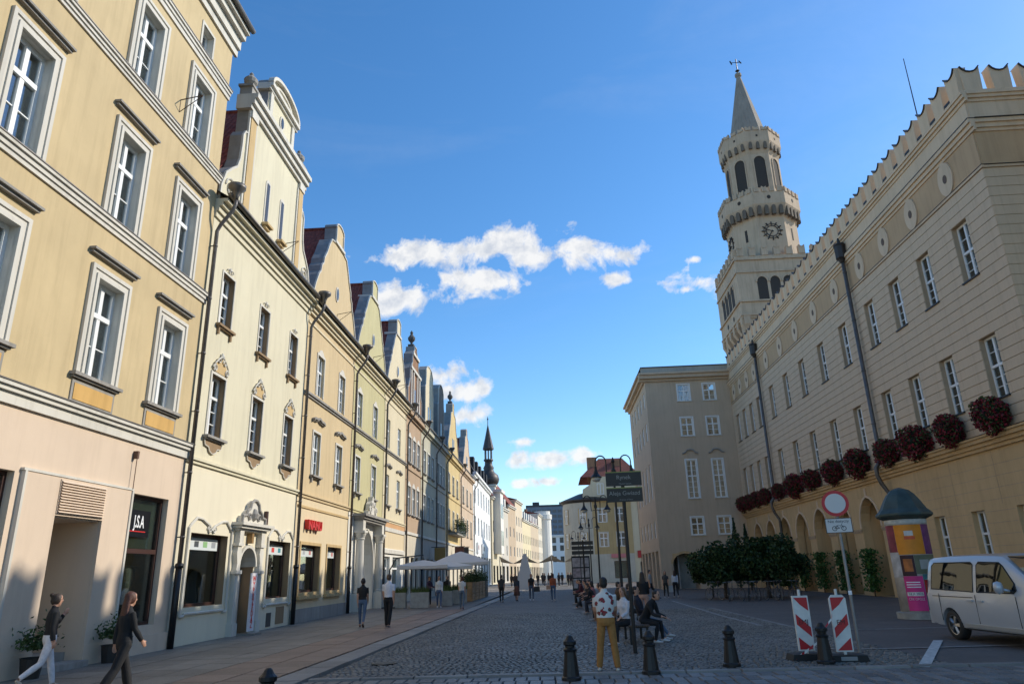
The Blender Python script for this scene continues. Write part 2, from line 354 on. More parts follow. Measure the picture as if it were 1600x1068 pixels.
def piecemat(name, c, var=0.3, rough=0.7, big=0.5):
    m, t, p, tcn = mat_base(name)
    oi = N(t, 'ShaderNodeObjectInfo'); g = N(t, 'ShaderNodeNewGeometry')
    f = Mth(t, 'FRACT', Mth(t, 'ADD', oi.outputs['Random'], g.outputs['Random Per Island']))
    base = mixc(t, f, [x*(1-var) for x in c], [x*(1+var) for x in c], None, 0, 1)
    n = N(t, 'ShaderNodeTexNoise', Scale=big, Detail=7.0, Roughness=0.7); t.links.new(g.outputs['Position'], n.inputs['Vector'])
    v = mixc(t, n.outputs[0], (0.68,)*3, (1.15,)*3)
    mm = N(t, 'ShaderNodeMix', data_type='RGBA', blend_type='MULTIPLY'); mm.inputs[0].default_value = 1.0; t.links.new(base, mm.inputs[6]); t.links.new(v, mm.inputs[7]); t.links.new(mm.outputs[2], p.inputs['Base Color'])
    n3 = N(t, 'ShaderNodeTexNoise', Scale=45.0, Detail=4.0); t.links.new(g.outputs['Position'], n3.inputs['Vector'])
    bp = N(t, 'ShaderNodeBump', Strength=0.35, Distance=0.012); t.links.new(n3.outputs[0], bp.inputs['Height']); t.links.new(bp.outputs[0], p.inputs['Normal'])
    rr = mixc(t, n3.outputs[0], (rough-0.18,)*3, (min(1, rough+0.12),)*3); t.links.new(rr, p.inputs['Roughness'])
    MATS[name] = m; return m
SETT = piecemat('granite_sett', (0.165, 0.150, 0.130), 0.38, 0.55)
SETTF = piecemat('worn_granite_slab', (0.17, 0.165, 0.16), 0.3, 0.6)
SLABG = piecemat('grey_paving_slab', (0.205, 0.18, 0.15), 0.14, 0.62)
SLABR = piecemat('reddish_paving_slab', (0.25, 0.165, 0.12), 0.14, 0.62)
KERB = piecemat('granite_kerb', (0.24, 0.225, 0.205), 0.2, 0.65)
JOINT = plain('sandy_joint', (0.045, 0.042, 0.038), 0.95, var=0.3, scale=8.0)
FARSETT = brickmat('far_setts', (0.145, 0.135, 0.122), (0.185, 0.172, 0.155), (0.06, 0.058, 0.055), 4.0)
PLAZA = brickmat('plaza_pavers', (0.125, 0.10, 0.085), (0.155, 0.125, 0.105), (0.06, 0.05, 0.043), 4.5, 0.7, 0.4)
FARSLAB = brickmat('far_slabs', (0.20, 0.175, 0.15), (0.22, 0.19, 0.16), (0.09, 0.08, 0.07), 1.2, 0.65, 0.3, 0.012)
def kin(y): return -5.36+0.0185*(min(y, 100)-14.5)
def kout(y): return kin(y)+0.63
struct(MB().quad((-700,-300,-0.06), (700,-300,-0.06), (700,1500,-0.06), (-700,1500,-0.06)).build('ground', PLAZA))
road = struct(MB().quad((kout(0),-30,-0.035), (7.2,-30,-0.035), (7.2,36,-0.035), (kout(36),36,-0.035)).build('road', JOINT))
struct(MB().quad((kout(36),36,-0.004), (7.2,36,-0.004), (7.2,320,-0.004), (kout(100),320,-0.004)).build('road', FARSETT))
struct(MB().quad((7.2,-30,-0.012), (60,-30,-0.012), (60,300,-0.012), (7.2,300,-0.012)).build('plaza', PLAZA))
# granite setts of the roadway, slightly domed and uneven
mb = MB(); y = 14.42; row = 0
while y < 36:
    d = rnd.uniform(0.105, 0.135); x = kout(y)+0.02+(row % 2)*0.05
    while x < 7.15:
        w = rnd.uniform(0.10, 0.17); g = 0.009; z = rnd.uniform(-0.006, 0.004)+0.012*math.sin(x*0.9)*math.sin(y*0.7); j = [rnd.uniform(-0.006, 0.006) for _ in range(8)]
        a, b, c, e = x+g, x+w-g, y+g, y+d-g; i = 0.018
        mb.add([(a,c,-0.036),(b,c,-0.036),(b,e,-0.036),(a,e,-0.036),(a+i+j[0],c+i+j[1],z),(b-i+j[2],c+i+j[3],z),(b-i+j[4],e-i+j[5],z),(a+i+j[6],e-i+j[7],z)],
               [(4,5,6,7),(0,1,5,4),(1,2,6,5),(2,3,7,6),(3,0,4,7)])
        x += w
    y += d; row += 1
o = mb.build('setts', SETT, road); o['kind'] = 'stuff'
# bigger slabs across the near edge of the roadway and the narrow kerb behind them
for r_ in range(4):
    x = -4.75+(r_ % 2)*0.13
    while x < 9.0:
        w = rnd.choice((0.22, 0.24, 0.27)); d = 0.46; y1 = 14.12-r_*0.47; y0 = y1-d
        me = cached(('fs', w, rnd.randrange(3)), lambda: MB().add([(0.008,0.008,-0.03),(w-0.008,0.008,-0.03),(w-0.008,d-0.008,-0.03),(0.008,d-0.008,-0.03),(0.02,0.02,rnd.uniform(-.003,.003)),(w-0.02,0.02,rnd.uniform(-.003,.003)),(w-0.02,d-0.02,rnd.uniform(-.003,.003)),(0.02,d-0.02,0)],[(4,5,6,7),(0,1,5,4),(1,2,6,5),(2,3,7,6),(3,0,4,7)]).mesh('paving_stone', SETTF))
        mk('paving_stone', me, road, (x, y0, rnd.uniform(-0.004, 0.003)), (0, 0, R(rnd.uniform(-.6, .6)))); x += w
x = -4.7
while x < 9.0:
    w = 0.98; me = cached(('xk',), lambda: MB().add([(0,0,-.03),(.98,0,-.03),(.98,.22,-.03),(0,.22,-.03),(.01,.015,.03),(.97,.015,.03),(.97,.205,.03),(.01,.205,.03)],[(4,5,6,7),(0,1,5,4),(1,2,6,5),(2,3,7,6),(3,0,4,7)]).mesh('kerb_stone', KERB))
    mk('kerb_stone', me, road, (x, 14.16, rnd.uniform(-.004, .004))); x += 1.0
# left pavement
pav = struct(MB().quad((-11.2,-30,-0.02), (kin(0),-30,-0.02), (kin(40),40,-0.02), (-11.2,40,-0.02)).build('pavement', JOINT))
struct(MB().quad((-11.2,40,0.04), (kin(40),40,0.04), (kin(100),320,0.04), (-11.2,320,0.04)).build('pavement', FARSLAB))
def slab(w, d, key, m, nm): return cached((nm, round(w, 3), round(d, 3), key), lambda: MB().add([(.004,.004,-.03),(w-.004,.004,-.03),(w-.004,d-.004,-.03),(.004,d-.004,-.03),(.009,.009,.05),(w-.009,.009,.05),(w-.009,d-.009,.05),(.009,d-.009,.05)],[(4,5,6,7),(0,1,5,4),(1,2,6,5),(2,3,7,6),(3,0,4,7)]).mesh(nm, m))
y = 11.0; i = 0
while y < 40:
    d = 1.0
    for k in range(2): mk('red_slab', slab(0.92, d, 0, SLABR, 'red_slab'), pav, (kin(y)-0.93*(k+1), y, rnd.uniform(-.003, .003)))
    xr = kin(y)-1.87; n = 5; w = (xr+11.14)/n
    for k in range(n): mk('grey_slab', slab(round(w-0.005, 2), d, 1, SLABG, 'grey_slab'), pav, (-11.14+w*k, y, rnd.uniform(-.003, .003)))
    y += d+0.004; i += 1
for i in range(90):
    y = 11+i*1.0
    mk('kerb_stone', slab(0.61, 0.99, 2, KERB, 'kerb_stone'), pav, (kin(y)+0.012, y, -0.012+rnd.uniform(-.004, .004)), (0, 0, R(-1.06)))
LINE = plain('pale_stone_line', (0.26, 0.25, 0.235), 0.8, var=0.3, scale=6.0)
def ground_line(pts, w, z, m, nm='pale_stone_strip'):
    mb = MB()
    for (a, b) in zip(pts[:-1], pts[1:]):
        a = Vector(a); b = Vector(b); n = (b-a).normalized(); n = Vector((-n.y, n.x))*w/2
        mb.quad((a.x+n.x,a.y+n.y,z), (a.x-n.x,a.y-n.y,z), (b.x-n.x,b.y-n.y,z), (b.x+n.x,b.y+n.y,z))
    return struct(mb.build(nm, m))
ground_line([on_ground(1050,938).xy, on_ground(1130,962).xy, on_ground(1190,977).xy], 0.16, 0.006, LINE)
ground_line([(7.2,36), (7.2,23.0), (9.0,22.2), (20,22.4)], 0.16, -0.004, LINE)
ground_line([(5.0,17.6), (7.0,17.2), (20,17.4)], 0.14, 0.008, LINE)
ground_line([on_ground(1443,1042).xy, on_ground(1466,1000).xy], 0.2, 0.010, plain('white_road_paint', (0.5, 0.5, 0.48), 0.7, var=0.3, scale=9.0), 'road_marking')

# ------------------------------------------------------------------ house helpers
XL = -11.15
def house(name, label, y0, group='townhouses along the left side of the street', X=XL): return thing(name, label, 'house', (X, y0, 0), R(90), group)
def stackbox(root, name, x0, x1, stack, mat, smooth=False):
    mb = MB()
    for (za, zb, pr) in stack: mb.box(x0, x1, -pr, 0.02, za, zb)
    return mb.build(name, mat, root)
def shell(root, w, z1, m, depth=11.0):
    mb = MB(); mb.box(0, 0.25, 0.02, depth, 0, z1); mb.box(w-0.25, w, 0.02, depth, 0, z1); mb.box(0.25, w-0.25, depth-0.3, depth, 0, z1)
    mb.build('side_wall', m, root)
    MB().box(0.26, w-0.26, 1.9, 2.0, 0, z1-0.1).build('inner_wall', ROOM, root)
    mb = MB()
    for z in (4.9, 9.3, 13.3): mb.box(0.26, w-0.26, 0.36, 1.89, z, z+0.2)
    mb.build('floor_slab', ROOM, root)
def gable_roof(root, w, ze, zr, m, y0=0.35, y1=11.0, xc=None, hw=None):
    xc = xc if xc is not None else w/2; hw = hw or w/2; t = 0.14
    mb = MB()
    for s in (-1, 1):
        a = (xc+s*hw, ze); b = (xc, zr)
        mb.prism([a, b, (b[0], b[1]+t), (a[0], a[1]+t)] if s > 0 else [a, (a[0], a[1]+t), (b[0], b[1]+t), b][::-1], y0, y1)
    r = mb.build('roof', m, root)
    MB().tube([(xc, y0, zr+t), (xc, y1, zr+t)], 0.11, 8).build('ridge_tile', m, r)
    return r
def downpipe(root, x, ztop, hop=True, m=None, boot=2.35, off=0.16, bend=0.55, jog=0.0):
    m = m or PIPE; mb = MB()
    mb.tube([(x+jog, -off-bend, ztop-0.42), (x+jog, -off-bend, ztop-0.62), (x+jog*0.8, -off-bend*0.85, ztop-0.85), (x+jog*0.2, -off-bend*0.2, ztop-1.35), (x, -off, ztop-1.6), (x, -off, boot)], 0.065, 10)
    for z in np.arange(boot+0.8, ztop-1.8, 1.9): mb.lathe([(0.078, -0.03), (0.078, 0.03)], 10, x, -off, z); mb.box(x-0.015, x+0.015, -off, 0.01, z-0.015, z+0.015)
    p = mb.build('downpipe', m, root, True)
    if hop: MB().lathe([(0.07, -0.45), (0.09, -0.3), (0.16, -0.12), (0.30, 0.0), (0.30, 0.12), (0.27, 0.12), (0.1, -0.1)], 14, x+jog, -off-bend, ztop).build('hopper', ZINCD, p, True)
    MB().tube([(x, -off, boot+0.06), (x, -off, 0.0)], 0.092, 10).lathe([(0.115, -0.08), (0.115, 0.04)], 10, x, -off, boot).build('iron_foot', IRON, p, True)
    return p
def gable(root, prof, m, thick=0.75, cm=None, edge=0.07, name='gable'):
    """prof: outline from lower left over the top to lower right (x, z)"""
    g = MB().prism(prof[::-1], 0.0, thick).build(name, m, root)
    MB().strip(prof, 0.05, 0.03, thick+0.05).build('coping', cm or ZINC, g)
    MB().strip(prof, edge, -0.06, 0.03).build('edge_moulding', WHITE, g)
    return g
def mirror(half, xc): return [(xc-x, z) for x, z in half]+[(xc+x, z) for x, z in reversed(half)]
def oval(root, xc, zc, rx, rz, name='oval_window'):
    pts = arc(xc, zc, rx+0.09, rz+0.09, 0, 360, 20)[:-1]
    o = MB().prism(pts, -0.05, 0.01).build(name, WHITE, root)
    MB().prism(arc(xc, zc, rx, rz, 0, 360, 18)[:-1], -0.065, -0.045).build('pane', plain('dark_oval_glass', (0.05, 0.055, 0.06), 0.15), o)
def bracket(root, x, z, l=0.7):
    MB().tube([(x, 0, z), (x, -l, z+0.12)], 0.018, 5).tube([(x, 0, z-0.45), (x, -l, z+0.1)], 0.014, 5).tube([(x, 0, z-0.45), (x, 0, z)], 0.014, 5).build('flag_bracket', plain('rusty_iron', (0.10, 0.06, 0.04), 0.8), root)
def hood(root, xc, z, w, style):
    mb = MB()
    if style == 'curved':
        pts = [(xc-w/2, z-0.03), (xc-w*0.38, z+0.05), (xc-w*0.2, z+0.04), (xc, z+0.14), (xc+w*0.2, z+0.04), (xc+w*0.38, z+0.05), (xc+w/2, z-0.03)]
        mb.strip(pts, 0.10, -0.17, 0.01); mb.strip([(x, zz-0.06) for x, zz in pts], 0.06, -0.10, 0.01)
    else:
        mb.box(xc-w/2, xc+w/2, -0.2, 0.01, z, z+0.07); mb.box(xc-w/2+0.05, xc+w/2-0.05, -0.13, 0.01, z-0.07, z)
    return mb.build('window_hood', STONE if style == 'curved' else ZINCD, root)
def sill(win_o, w, m, drop=0.1, pr=0.2, ext=0.14, ears=False):
    mb = MB(); mb.box(-w/2-ext, w/2+ext, -pr, 0.04, -0.09, -0.01); mb.box(-w/2-ext+0.05, w/2+ext-0.05, -pr*0.6, 0.02, -0.09-drop, -0.09)
    if ears:
        for s in (-1, 1): mb.box(s*(w/2)-0.05, s*(w/2)+0.05, -pr*0.5, 0.02, -0.09-drop-0.22, -0.09-drop)
    return mk('sill', cached(('sill', round(w, 2), m.name, drop, pr, ext, ears), lambda: mb.mesh('sill', m)), win_o)
def surround(win_o, w, h, m, t=0.14, pr=0.05, steps=1, crest=None):
    mb = MB()
    for s in range(steps):
        tt = t/steps; a = w/2+s*tt
        pp = pr*(0.6+0.5*((s+1) % 2)) if steps > 1 else pr
        ring(mb, -a, a, (0.0 if s == 0 else 0.0), h+s*tt, tt, -pp, 0.02, bottom=False)
    if crest == 'scallop':
        mb.prism(mirror([(w/2+t, h+t), (w*0.36, h+t+0.06), (w*0.22, h+t+0.20), (0.06, h+t+0.26)], 0)[::-1], -pr*0.8, 0.02)
    if crest == 'shell':
        for s in (-1, 1): mb.tube([(q[0], -0.05, q[2]) for q in spiral(s*0.11, h+t+0.1, 0.11, 0.03, 0.9, 0, s, 10)], 0.022, 5)
        mb.lathe([(0.02, 0), (0.075, 0.05), (0.04, 0.16), (0.0, 0.2)], 8, 0, -0.03, h+t+0.08)
    return mk('surround', cached(('sur', round(w, 2), round(h, 2), m.name, t, pr, steps, crest), lambda: mb.mesh('surround', m)), win_o)

# ------------------------------------------------------------------ house 1: ochre corner house with the fashion shop
OCHRE = stucco('ochre_stucco', (0.57, 0.445, 0.255), 0.10, 0.15)
PINK = stucco('pale_salmon_stucco', (0.67, 0.53, 0.40), 0.06, 0.08)
PANEL = stucco('deep_ochre_panel', (0.60, 0.37, 0.13), 0.1, 0.2)
Y0 = 4.0; W1 = 17.0
h1 = house('corner_house', 'tall ochre house at the left edge with a salmon ground floor and fashion shop', Y0)
wins = []
for yc in (6.4, 9.3, 12.38, 16.2, 19.27):
    for (z0, hh) in ((6.62, 2.52), (10.9, 2.55), (15.42, 2.35)): wins.append((yc-Y0, z0, 1.06, hh))
mb = MB(); hol = [(x-w/2, x+w/2, z, z+h) for x, z, w, h in wins]
att = [(yc-Y0-0.36, yc-Y0+0.36, 19.08, 19.92) for yc in (9.3, 12.38, 16.2, 19.22)]
wall_holes(mb, 0, W1, 5.8, 20.5, hol+att, 0, 0.34, 0, 1); mb.build('wall', [OCHRE, WHITE], h1)
for (x, z, w, h) in wins:
    o = window(h1, x, z, w, h, 0.17, 2, 0.66, (0, 1), 0.105)
    if 6 < z < 7: surround(o, w, h, WHITE, 0.30, 0.07, 3); sill(o, w, STONE, 0.05, 0.16, 0.42); 
    else: surround(o, w, h, WHITE, 0.30, 0.07, 3); MB().box(-w/2, w/2, -0.04, 0.28, -0.05, 0.0).build('sill', STONE, o)
    mb = MB(); zt = h+0.30
    if z < 15: mb.box(-w/2-0.46, w/2+0.46, -0.17, 0.01, zt+0.30, zt+0.36); mb.box(-w/2-0.42, w/2+0.42, -0.10, 0.01, zt+0.23, zt+0.30); mb.build('window_hood', STONE, o)
    if 6 < z < 7:
        mb = MB().box(-w/2-0.30, w/2+0.30, -0.03, 0.01, -0.72, -0.17); b = mb.build('apron', STONE, o); MB().box(-w/2-0.22, w/2+0.22, -0.045, -0.02, -0.64, -0.25).build('panel', PANEL, o)
for (a, b, c, d) in att:
    o = window(h1, (a+b)/2, c, b-a, d-c, 0.22, 2, None, (0, 0), 0.06, curtain=0.0); surround(o, b-a, d-c, WHITE, 0.1, 0.03); 
for nm, st in (('string_course', [(18.45, 18.62, .05), (18.62, 18.74, .09), (18.74, 18.82, .14)]), ('string_course', [(15.0, 15.1, .05), (15.1, 15.2, .09), (15.2, 15.27, .14)]), ('string_course', [(10.5, 10.62, .05), (10.62, 10.74, .09), (10.74, 10.82, .14)]), ('string_course', [(5.42, 5.66, .07), (5.66, 5.76, .14), (5.76, 5.84, .2)])):
    stackbox(h1, nm, 0, W1+0.06, st, WHITE); stackbox(h1, 'flashing', 0, W1+0.08, [(st[-1][1]+.001, st[-1][1]+.03, st[-1][2]+.02)], ZINCD)
stackbox(h1, 'cornice', 0, W1+0.22, [(20.5, 20.8, .08), (20.8, 21.2, .18), (21.2, 21.45, .34), (21.45, 21.62, .48)], WHITE)
MB().tube([(0, -0.57, 21.68), (W1+0.28, -0.57, 21.68)], 0.10, 10).build('gutter', ZINCD, h1, True)
MB().prism([(0, 21.62), (W1+0.2, 21.62), (W1+0.2, 21.7), (0, 21.7)], -0.48, 0).build('roof_edge', ZINC, h1)
mb = MB(); mb.add([(0,-.48,21.7),(W1+.2,-.48,21.7),(W1+.2,6,25.5),(0,6,25.5),(W1+.2,12,21.7),(0,12,21.7)], [(0,1,2,3),(3,2,4,5),(1,4,2),(0,3,5)]); mb.build('roof', REDTILE, h1)
bracket(h1, 18.15-Y0, 16.3)
shell(h1, W1, 20.6, OCHRE, 12)
# ground floor
X1 = lambda y: y-Y0
gf = [(X1(15.5), X1(17.2), 0.1, 3.28, 1.3), (X1(18.5), X1(20.3), 0.75, 4.12, .3), (X1(9.6), X1(14.15), 0.75, 4.12, .3)]
mb = MB(); wall_holes(mb, 0, W1, 0, 5.42, gf, 0, 0.3); mb.build('ground_floor_wall', PINK, h1)
mb = MB(); ring(mb, X1(15.5), X1(17.2), 0.5, 3.3, 1.05, -0.05, 0.0, bottom=False); mb = MB()
mb.box(X1(14.4), X1(15.49), -0.07, 0, 0.5, 4.16); mb.box(X1(17.21), X1(18.3), -0.07, 0, 0.5, 4.16); mb.box(X1(15.49), X1(17.21), -0.07, 0, 3.32, 4.16); mb.build('portal_panel', PINK, h1)
mb = MB(); mb.box(X1(14.3), X1(18.36), -0.09, 0, 4.165, 4.22); mb.box(X1(14.33), X1(14.4), -0.1, 0, 0.5, 4.16); mb.box(X1(18.3), X1(18.37), -0.1, 0, 0.5, 4.16); mb.build('portal_trim', WHITE, h1)
g = MB().box(X1(15.5), X1(17.2), -0.09, -0.072, 3.36, 4.12).build('vent_grille', PINK, h1)
sl_me = MB().add([(0,0,0),(1.66,0,0),(1.66,-.05,-.035),(0,-.05,-.035),(0,0,.012),(1.66,0,.012)],[(0,1,2,3),(3,2,5,4)]).mesh('slat', PINK)
for k in range(12): mk('slat', sl_me, g, (X1(15.52), -0.09, 3.42+k*0.06))
mb = MB(); mb.box(0, X1(15.5), -0.09, 0, 0, 0.5); mb.box(X1(17.2), W1, -0.09, 0, 0, 0.5); mb.build('plinth', PINK, h1)
MB().box(X1(15.5), X1(17.2), 0.35, 1.3, 0.0, 0.36).box(X1(15.5), X1(17.2), -0.25, 0.35, 0.0, 0.18).build('doorstep', STONE, h1)
dr = MB().box(X1(15.5), X1(17.2), 1.22, 1.29, 0.36, 3.28).build('door', DARKWOOD, h1); MB().box(X1(15.65), X1(16.3), 1.2, 1.215, 0.6, 2.9).box(X1(16.4), X1(17.05), 1.2, 1.215, 0.6, 2.9).build('pane', SHOPGLASS, dr)
def shopwin(root, xa, xb, za, zb, rd, split=None, fm=None, bt=0.09):
    fm = fm or DARKWOOD; mb = MB(); ring(mb, xa+bt, xb-bt, za+bt, zb-bt, bt, rd-0.06, rd+0.05)
    if split: mb.box(xa+bt, xb-bt, rd-0.06, rd+0.05, split-0.06, split+0.06)
    o = mb.build('shop_window', fm, root)
    for (c, d) in ([(za+bt, split-0.06), (split+0.06, zb-bt)] if split else [(za+bt, zb-bt)]): MB().box(xa+bt, xb-bt, rd, rd+0.01, c, d).build('pane', SHOPGLASS, o)
    return o
sw = shopwin(h1, X1(18.5), X1(20.3), 0.75, 4.12, 0.22, 2.66); shopwin(h1, X1(9.6), X1(14.15), 0.75, 4.12, 0.22, 2.66)
MB().box(X1(18.6), X1(20.2), 0.27, 0.28, 2.74, 4.02).build('blind', plain('grey_green_film', (0.17, 0.19, 0.15), 0.7), sw)
sg = MB().box(X1(18.62), X1(19.8), 0.20, 0.24, 3.03, 3.74).build('shop_sign', plain('black_sign', (0.008, 0.008, 0.011), 0.3), h1)
sg['label'] = 'black shop sign with white letters and red underline'
WT = plain('white_print', (0.85, 0.85, 0.85), 0.5); RT = plain('red_print', (0.62, 0.02, 0.02), 0.5)
text('lettering', 'J.S.A', 0.45, WT, sg, (X1(19.27), 0.195, 3.42), 0.003, 0.52, None, 0.008); MB().box(X1(18.86), X1(19.62), 0.19, 0.196, 3.165, 3.19).build('underline', RT, sg)
downpipe(h1, W1+0.02, 14.75, True, None, 2.3)
MB().tube([(X1(18.28), -0.1, 4.2), (X1(18.28), -0.1, 5.0)], 0.012, 5).box(X1(18.24), X1(18.32), -0.13, 0, 5.0, 5.2).build('cable', plain('brown_cable', (0.13, 0.07, 0.045), 0.7), h1)
# clothes displayed in the shop window: mannequin torsos and a rail
cl = [(0.05, 0.05, 0.05), (0.30, 0.29, 0.24), (0.10, 0.13, 0.06), (0.25, 0.18, 0.06), (0.42, 0.42, 0.40), (0.03, 0.03, 0.03)]
for k, yv in enumerate((18.75, 19.0, 19.25, 19.5, 19.75, 20.02)):
    mm = plain('display_garment_%d' % k, cl[k], 0.9, bump=0.5, scale=25.0, var=0.6)
    mb = MB(); n = 14; rings = [(0.06, 2.25, .05), (0.19, 2.18, .09), (0.17, 1.9, .10), (0.15, 1.6, .10), (0.19, 1.2, .13), (0.22, 0.85, .14)]
    for (a_, z_, b_), (a2, z2, b2) in zip(rings[:-1], rings[1:]):
        for j in range(n):
            t1, t2 = 2*math.pi*j/n, 2*math.pi*(j+1)/n; wv = 1+0.08*math.sin(j*2.7+k)
            mb.quad((a2*wv*math.cos(t1), b2*math.sin(t1), z2), (a2*wv*math.cos(t2), b2*math.sin(t2), z2), (a_*math.cos(t2), b_*math.sin(t2), z_), (a_*math.cos(t1), b_*math.sin(t1), z_))
    g = tag(mb.build('garment', mm, None, True), ['black blouse hung in the fashion shop window', 'grey patterned dress in the fashion shop window', 'dark green patterned dress in the fashion shop window', 'mustard brown dress in the fashion shop window', 'pale grey coat in the fashion shop window', 'black long dress at the right of the fashion shop window'][k], 'garment', 'garments in the shop window')
    g.location = (XL-0.62-0.1*(k % 2), yv, 0); g.rotation_euler = (0, 0, R(90+rnd.uniform(-25, 25)))
MB().tube([(X1(18.6), 0.62, 2.28), (X1(20.2), 0.62, 2.28)], 0.015, 6).box(X1(18.5), X1(20.3), 0.32, 1.85, 0.6, 0.78).build('display_rail', plain('steel', (0.4, 0.4, 0.4), 0.3, 0.9), h1)

# ------------------------------------------------------------------ house 2: pale cream house with the big scrolled gable
CREAM = stucco('pale_cream_stucco', (0.67, 0.61, 0.445), 0.06, 0.14)
CREAML = stucco('light_cream_stucco', (0.74, 0.665, 0.50), 0.04, 0.06)
PILA = stucco('ochre_pilaster', (0.56, 0.40, 0.20), 0.1, 0.2)
Y0 = 21.02; W2 = 9.78; X2 = lambda y: y-Y0
h2 = house('cream_gabled_house', 'cream house with scrolled volute gable and white shop portal beside the ochre house', Y0)
ups = [(X2(yc), 10.2, 0.92, 1.92) for yc in (22.55, 25.85, 29.12)]; lows = [(X2(yc), 6.35, 1.0, 2.08) for yc in (22.55, 25.85, 29.15)]
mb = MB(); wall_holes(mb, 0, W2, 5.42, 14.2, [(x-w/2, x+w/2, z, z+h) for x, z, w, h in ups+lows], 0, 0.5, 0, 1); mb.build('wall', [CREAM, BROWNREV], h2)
for x, z, w, h in ups:
    o = window(h2, x, z, w, h, 0.2, 2, 0.66, (0, 2), 0.075); surround(o, w, h, WHITE, 0.07, 0.03, 1, 'shell'); sill(o, w, BROWNREV, 0.05, 0.16, 0.16, True)
for x, z, w, h in lows:
    o = window(h2, x, z, w, h, 0.2, 2, 0.66, (0, 2), 0.075); surround(o, w, h, WHITE, 0.09, 0.035); sill(o, w, STONE, 0.05, 0.2, 0.2)
    mb = MB(); pts = mirror([(w/2+0.12, -0.16), (w/2+0.06, -0.32), (w*0.3, -0.36), (w*0.22, -0.48), (0.07, -0.54)], 0)
    mb.prism(pts, -0.05, 0.01); ap = mb.build('apron', BROWNREV, o); mb = MB(); mb.tube([(a, -0.05, b) for a, b in pts], 0.022, 5); mb.build('apron_edge', WHITE, o)
    c = MB(); c.prism(mirror([(w/2+0.02, h+0.10), (w*0.42, h+0.35), (w*0.2, h+0.55), (0.05, h+0.62)], 0)[::-1], -0.05, 0.01); c.build('cartouche_field', PILA, o)
    c = MB()
    for s in (-1, 1):
        c.tube([(q[0], -0.07, q[2]) for q in spiral(s*w*0.42, h+0.2, 0.14, 0.03, 1.1, 0, s, 14)], 0.03, 5); c.tube([(q[0], -0.08, q[2]) for q in spiral(s*w*0.2, h+0.5, 0.12, 0.03, 1.0, 0, -s, 12)], 0.03, 5)
        c.tube([(s*w*0.5, -0.06, h+0.1), (s*w*0.46, -0.08, h+0.38), (s*w*0.22, -0.08, h+0.58), (0, -0.09, h+0.72)], 0.028, 5)
    c.lathe([(0.0, 0.0), (0.07, 0.05), (0.09, 0.12), (0.03, 0.24), (0.0, 0.26)], 8, 0, -0.06, h+0.58); c.build('cartouche', WHITE, o)
stackbox(h2, 'string_course', 0, W2, [(5.34, 5.44, .07), (5.44, 5.52, .13)], CREAM)
stackbox(h2, 'cornice', 0, W2+0.02, [(13.75, 13.95, .07), (13.95, 14.15, .15), (14.15, 14.3, .26), (14.3, 14.42, .42)], CREAM)
MB().tube([(-0.05, -0.53, 14.52), (W2+0.1, -0.53, 14.52)], 0.09, 10).build('gutter', ZINCD, h2, True)
MB().add([(0,-.5,14.44),(W2,-.5,14.44),(W2,.3,14.95),(0,.3,14.95)],[(0,1,2,3)]).build('eaves_strip', ZINCD, h2)
shell(h2, W2, 14.6, CREAM)
# gable
xc = W2/2; gy = 0.03
gb = mk('gable', None, h2, (0, gy, 0))
half = [(4.62, 14.5), (4.6, 15.1), (4.35, 15.75), (3.95, 16.15), (3.6, 16.45), (3.42, 16.9), (3.36, 17.5), (3.36, 18.0), (3.2, 18.25), (2.98, 18.3), (2.98, 20.05), (1.62, 20.25), (1.5, 20.6), (1.42, 21.15), (1.42, 21.75), (1.5, 21.85)]
prof = mirror(half, xc); topc = arc(xc, 21.85, 1.5, 0.62, 180, 0, 12); prof = prof[:len(half)]+topc[1:-1]+prof[len(half):]
mb = MB(); mb.prism(prof[::-1], 0, 0.45); gbw = mb.build('gable_wall', CREAM, gb)
MB().strip(prof, 0.05, 0.03, 0.5).build('coping', ZINC, gb); MB().strip(prof[:11], 0.08, -0.05, 0.03).build('edge_moulding', WHITE, gb); MB().strip(prof[-11:], 0.08, -0.05, 0.03).build('edge_moulding', WHITE, gb)
mb = MB()
for s in (-1, 1):
    mb.box(xc+s*2.72-0.24, xc+s*2.72+0.24, -0.08, 0, 14.55, 19.1)
mb.build('pilaster', PILA, gb)
for s in (-1, 1):
    mb = MB(); mb.box(xc+s*2.40-0.05, xc+s*2.40+0.05, -0.06, 0, 14.6, 19.1); mb.box(xc+s*3.05-0.05, xc+s*3.05+0.05, -0.06, 0, 14.6, 18.4); mb.box(xc+s*2.72-0.3, xc+s*2.72+0.3, -0.13, 0, 19.1, 19.4); mb.box(xc+s*2.72-0.32, xc+s*2.72+0.32, -0.13, 0, 14.55, 14.75)
    mb.build('pilaster_edge', WHITE, gb); MB().tube(spiral(xc+s*3.9, 15.35, 0.42, 0.06, 2.0, -0.03, s, 40), 0.035, 5).build('scroll', WHITE, gb)
st = MB()
for (za, zb, pr) in ((19.4, 19.6, .12), (19.6, 19.85, .24), (19.85, 20.05, .36)): st.box(xc-3.2, xc+3.2, -pr, 0.5, za, zb)
st.build('gable_cornice', WHITE, gb)
st = MB()
for (za, zb, pr) in ((21.55, 21.68, .1), (21.68, 21.85, .22)): st.box(xc-1.62, xc+1.62, -pr, 0.48, za, zb)
st.strip(arc(xc, 21.85, 1.5, 0.62, 180, 0, 12), 0.14, -0.22, 0.02); st.strip(arc(xc, 21.85, 1.0, 0.42, 180, 0, 10), 0.1, -0.08, 0.02)
for s in (-1, 1): st.box(xc+s*1.25-0.14, xc+s*1.25+0.14, -0.07, 0, 20.3, 21.55)
st.build('pediment', WHITE, gb)
oval(gb, xc, 20.9, 0.14, 0.26)
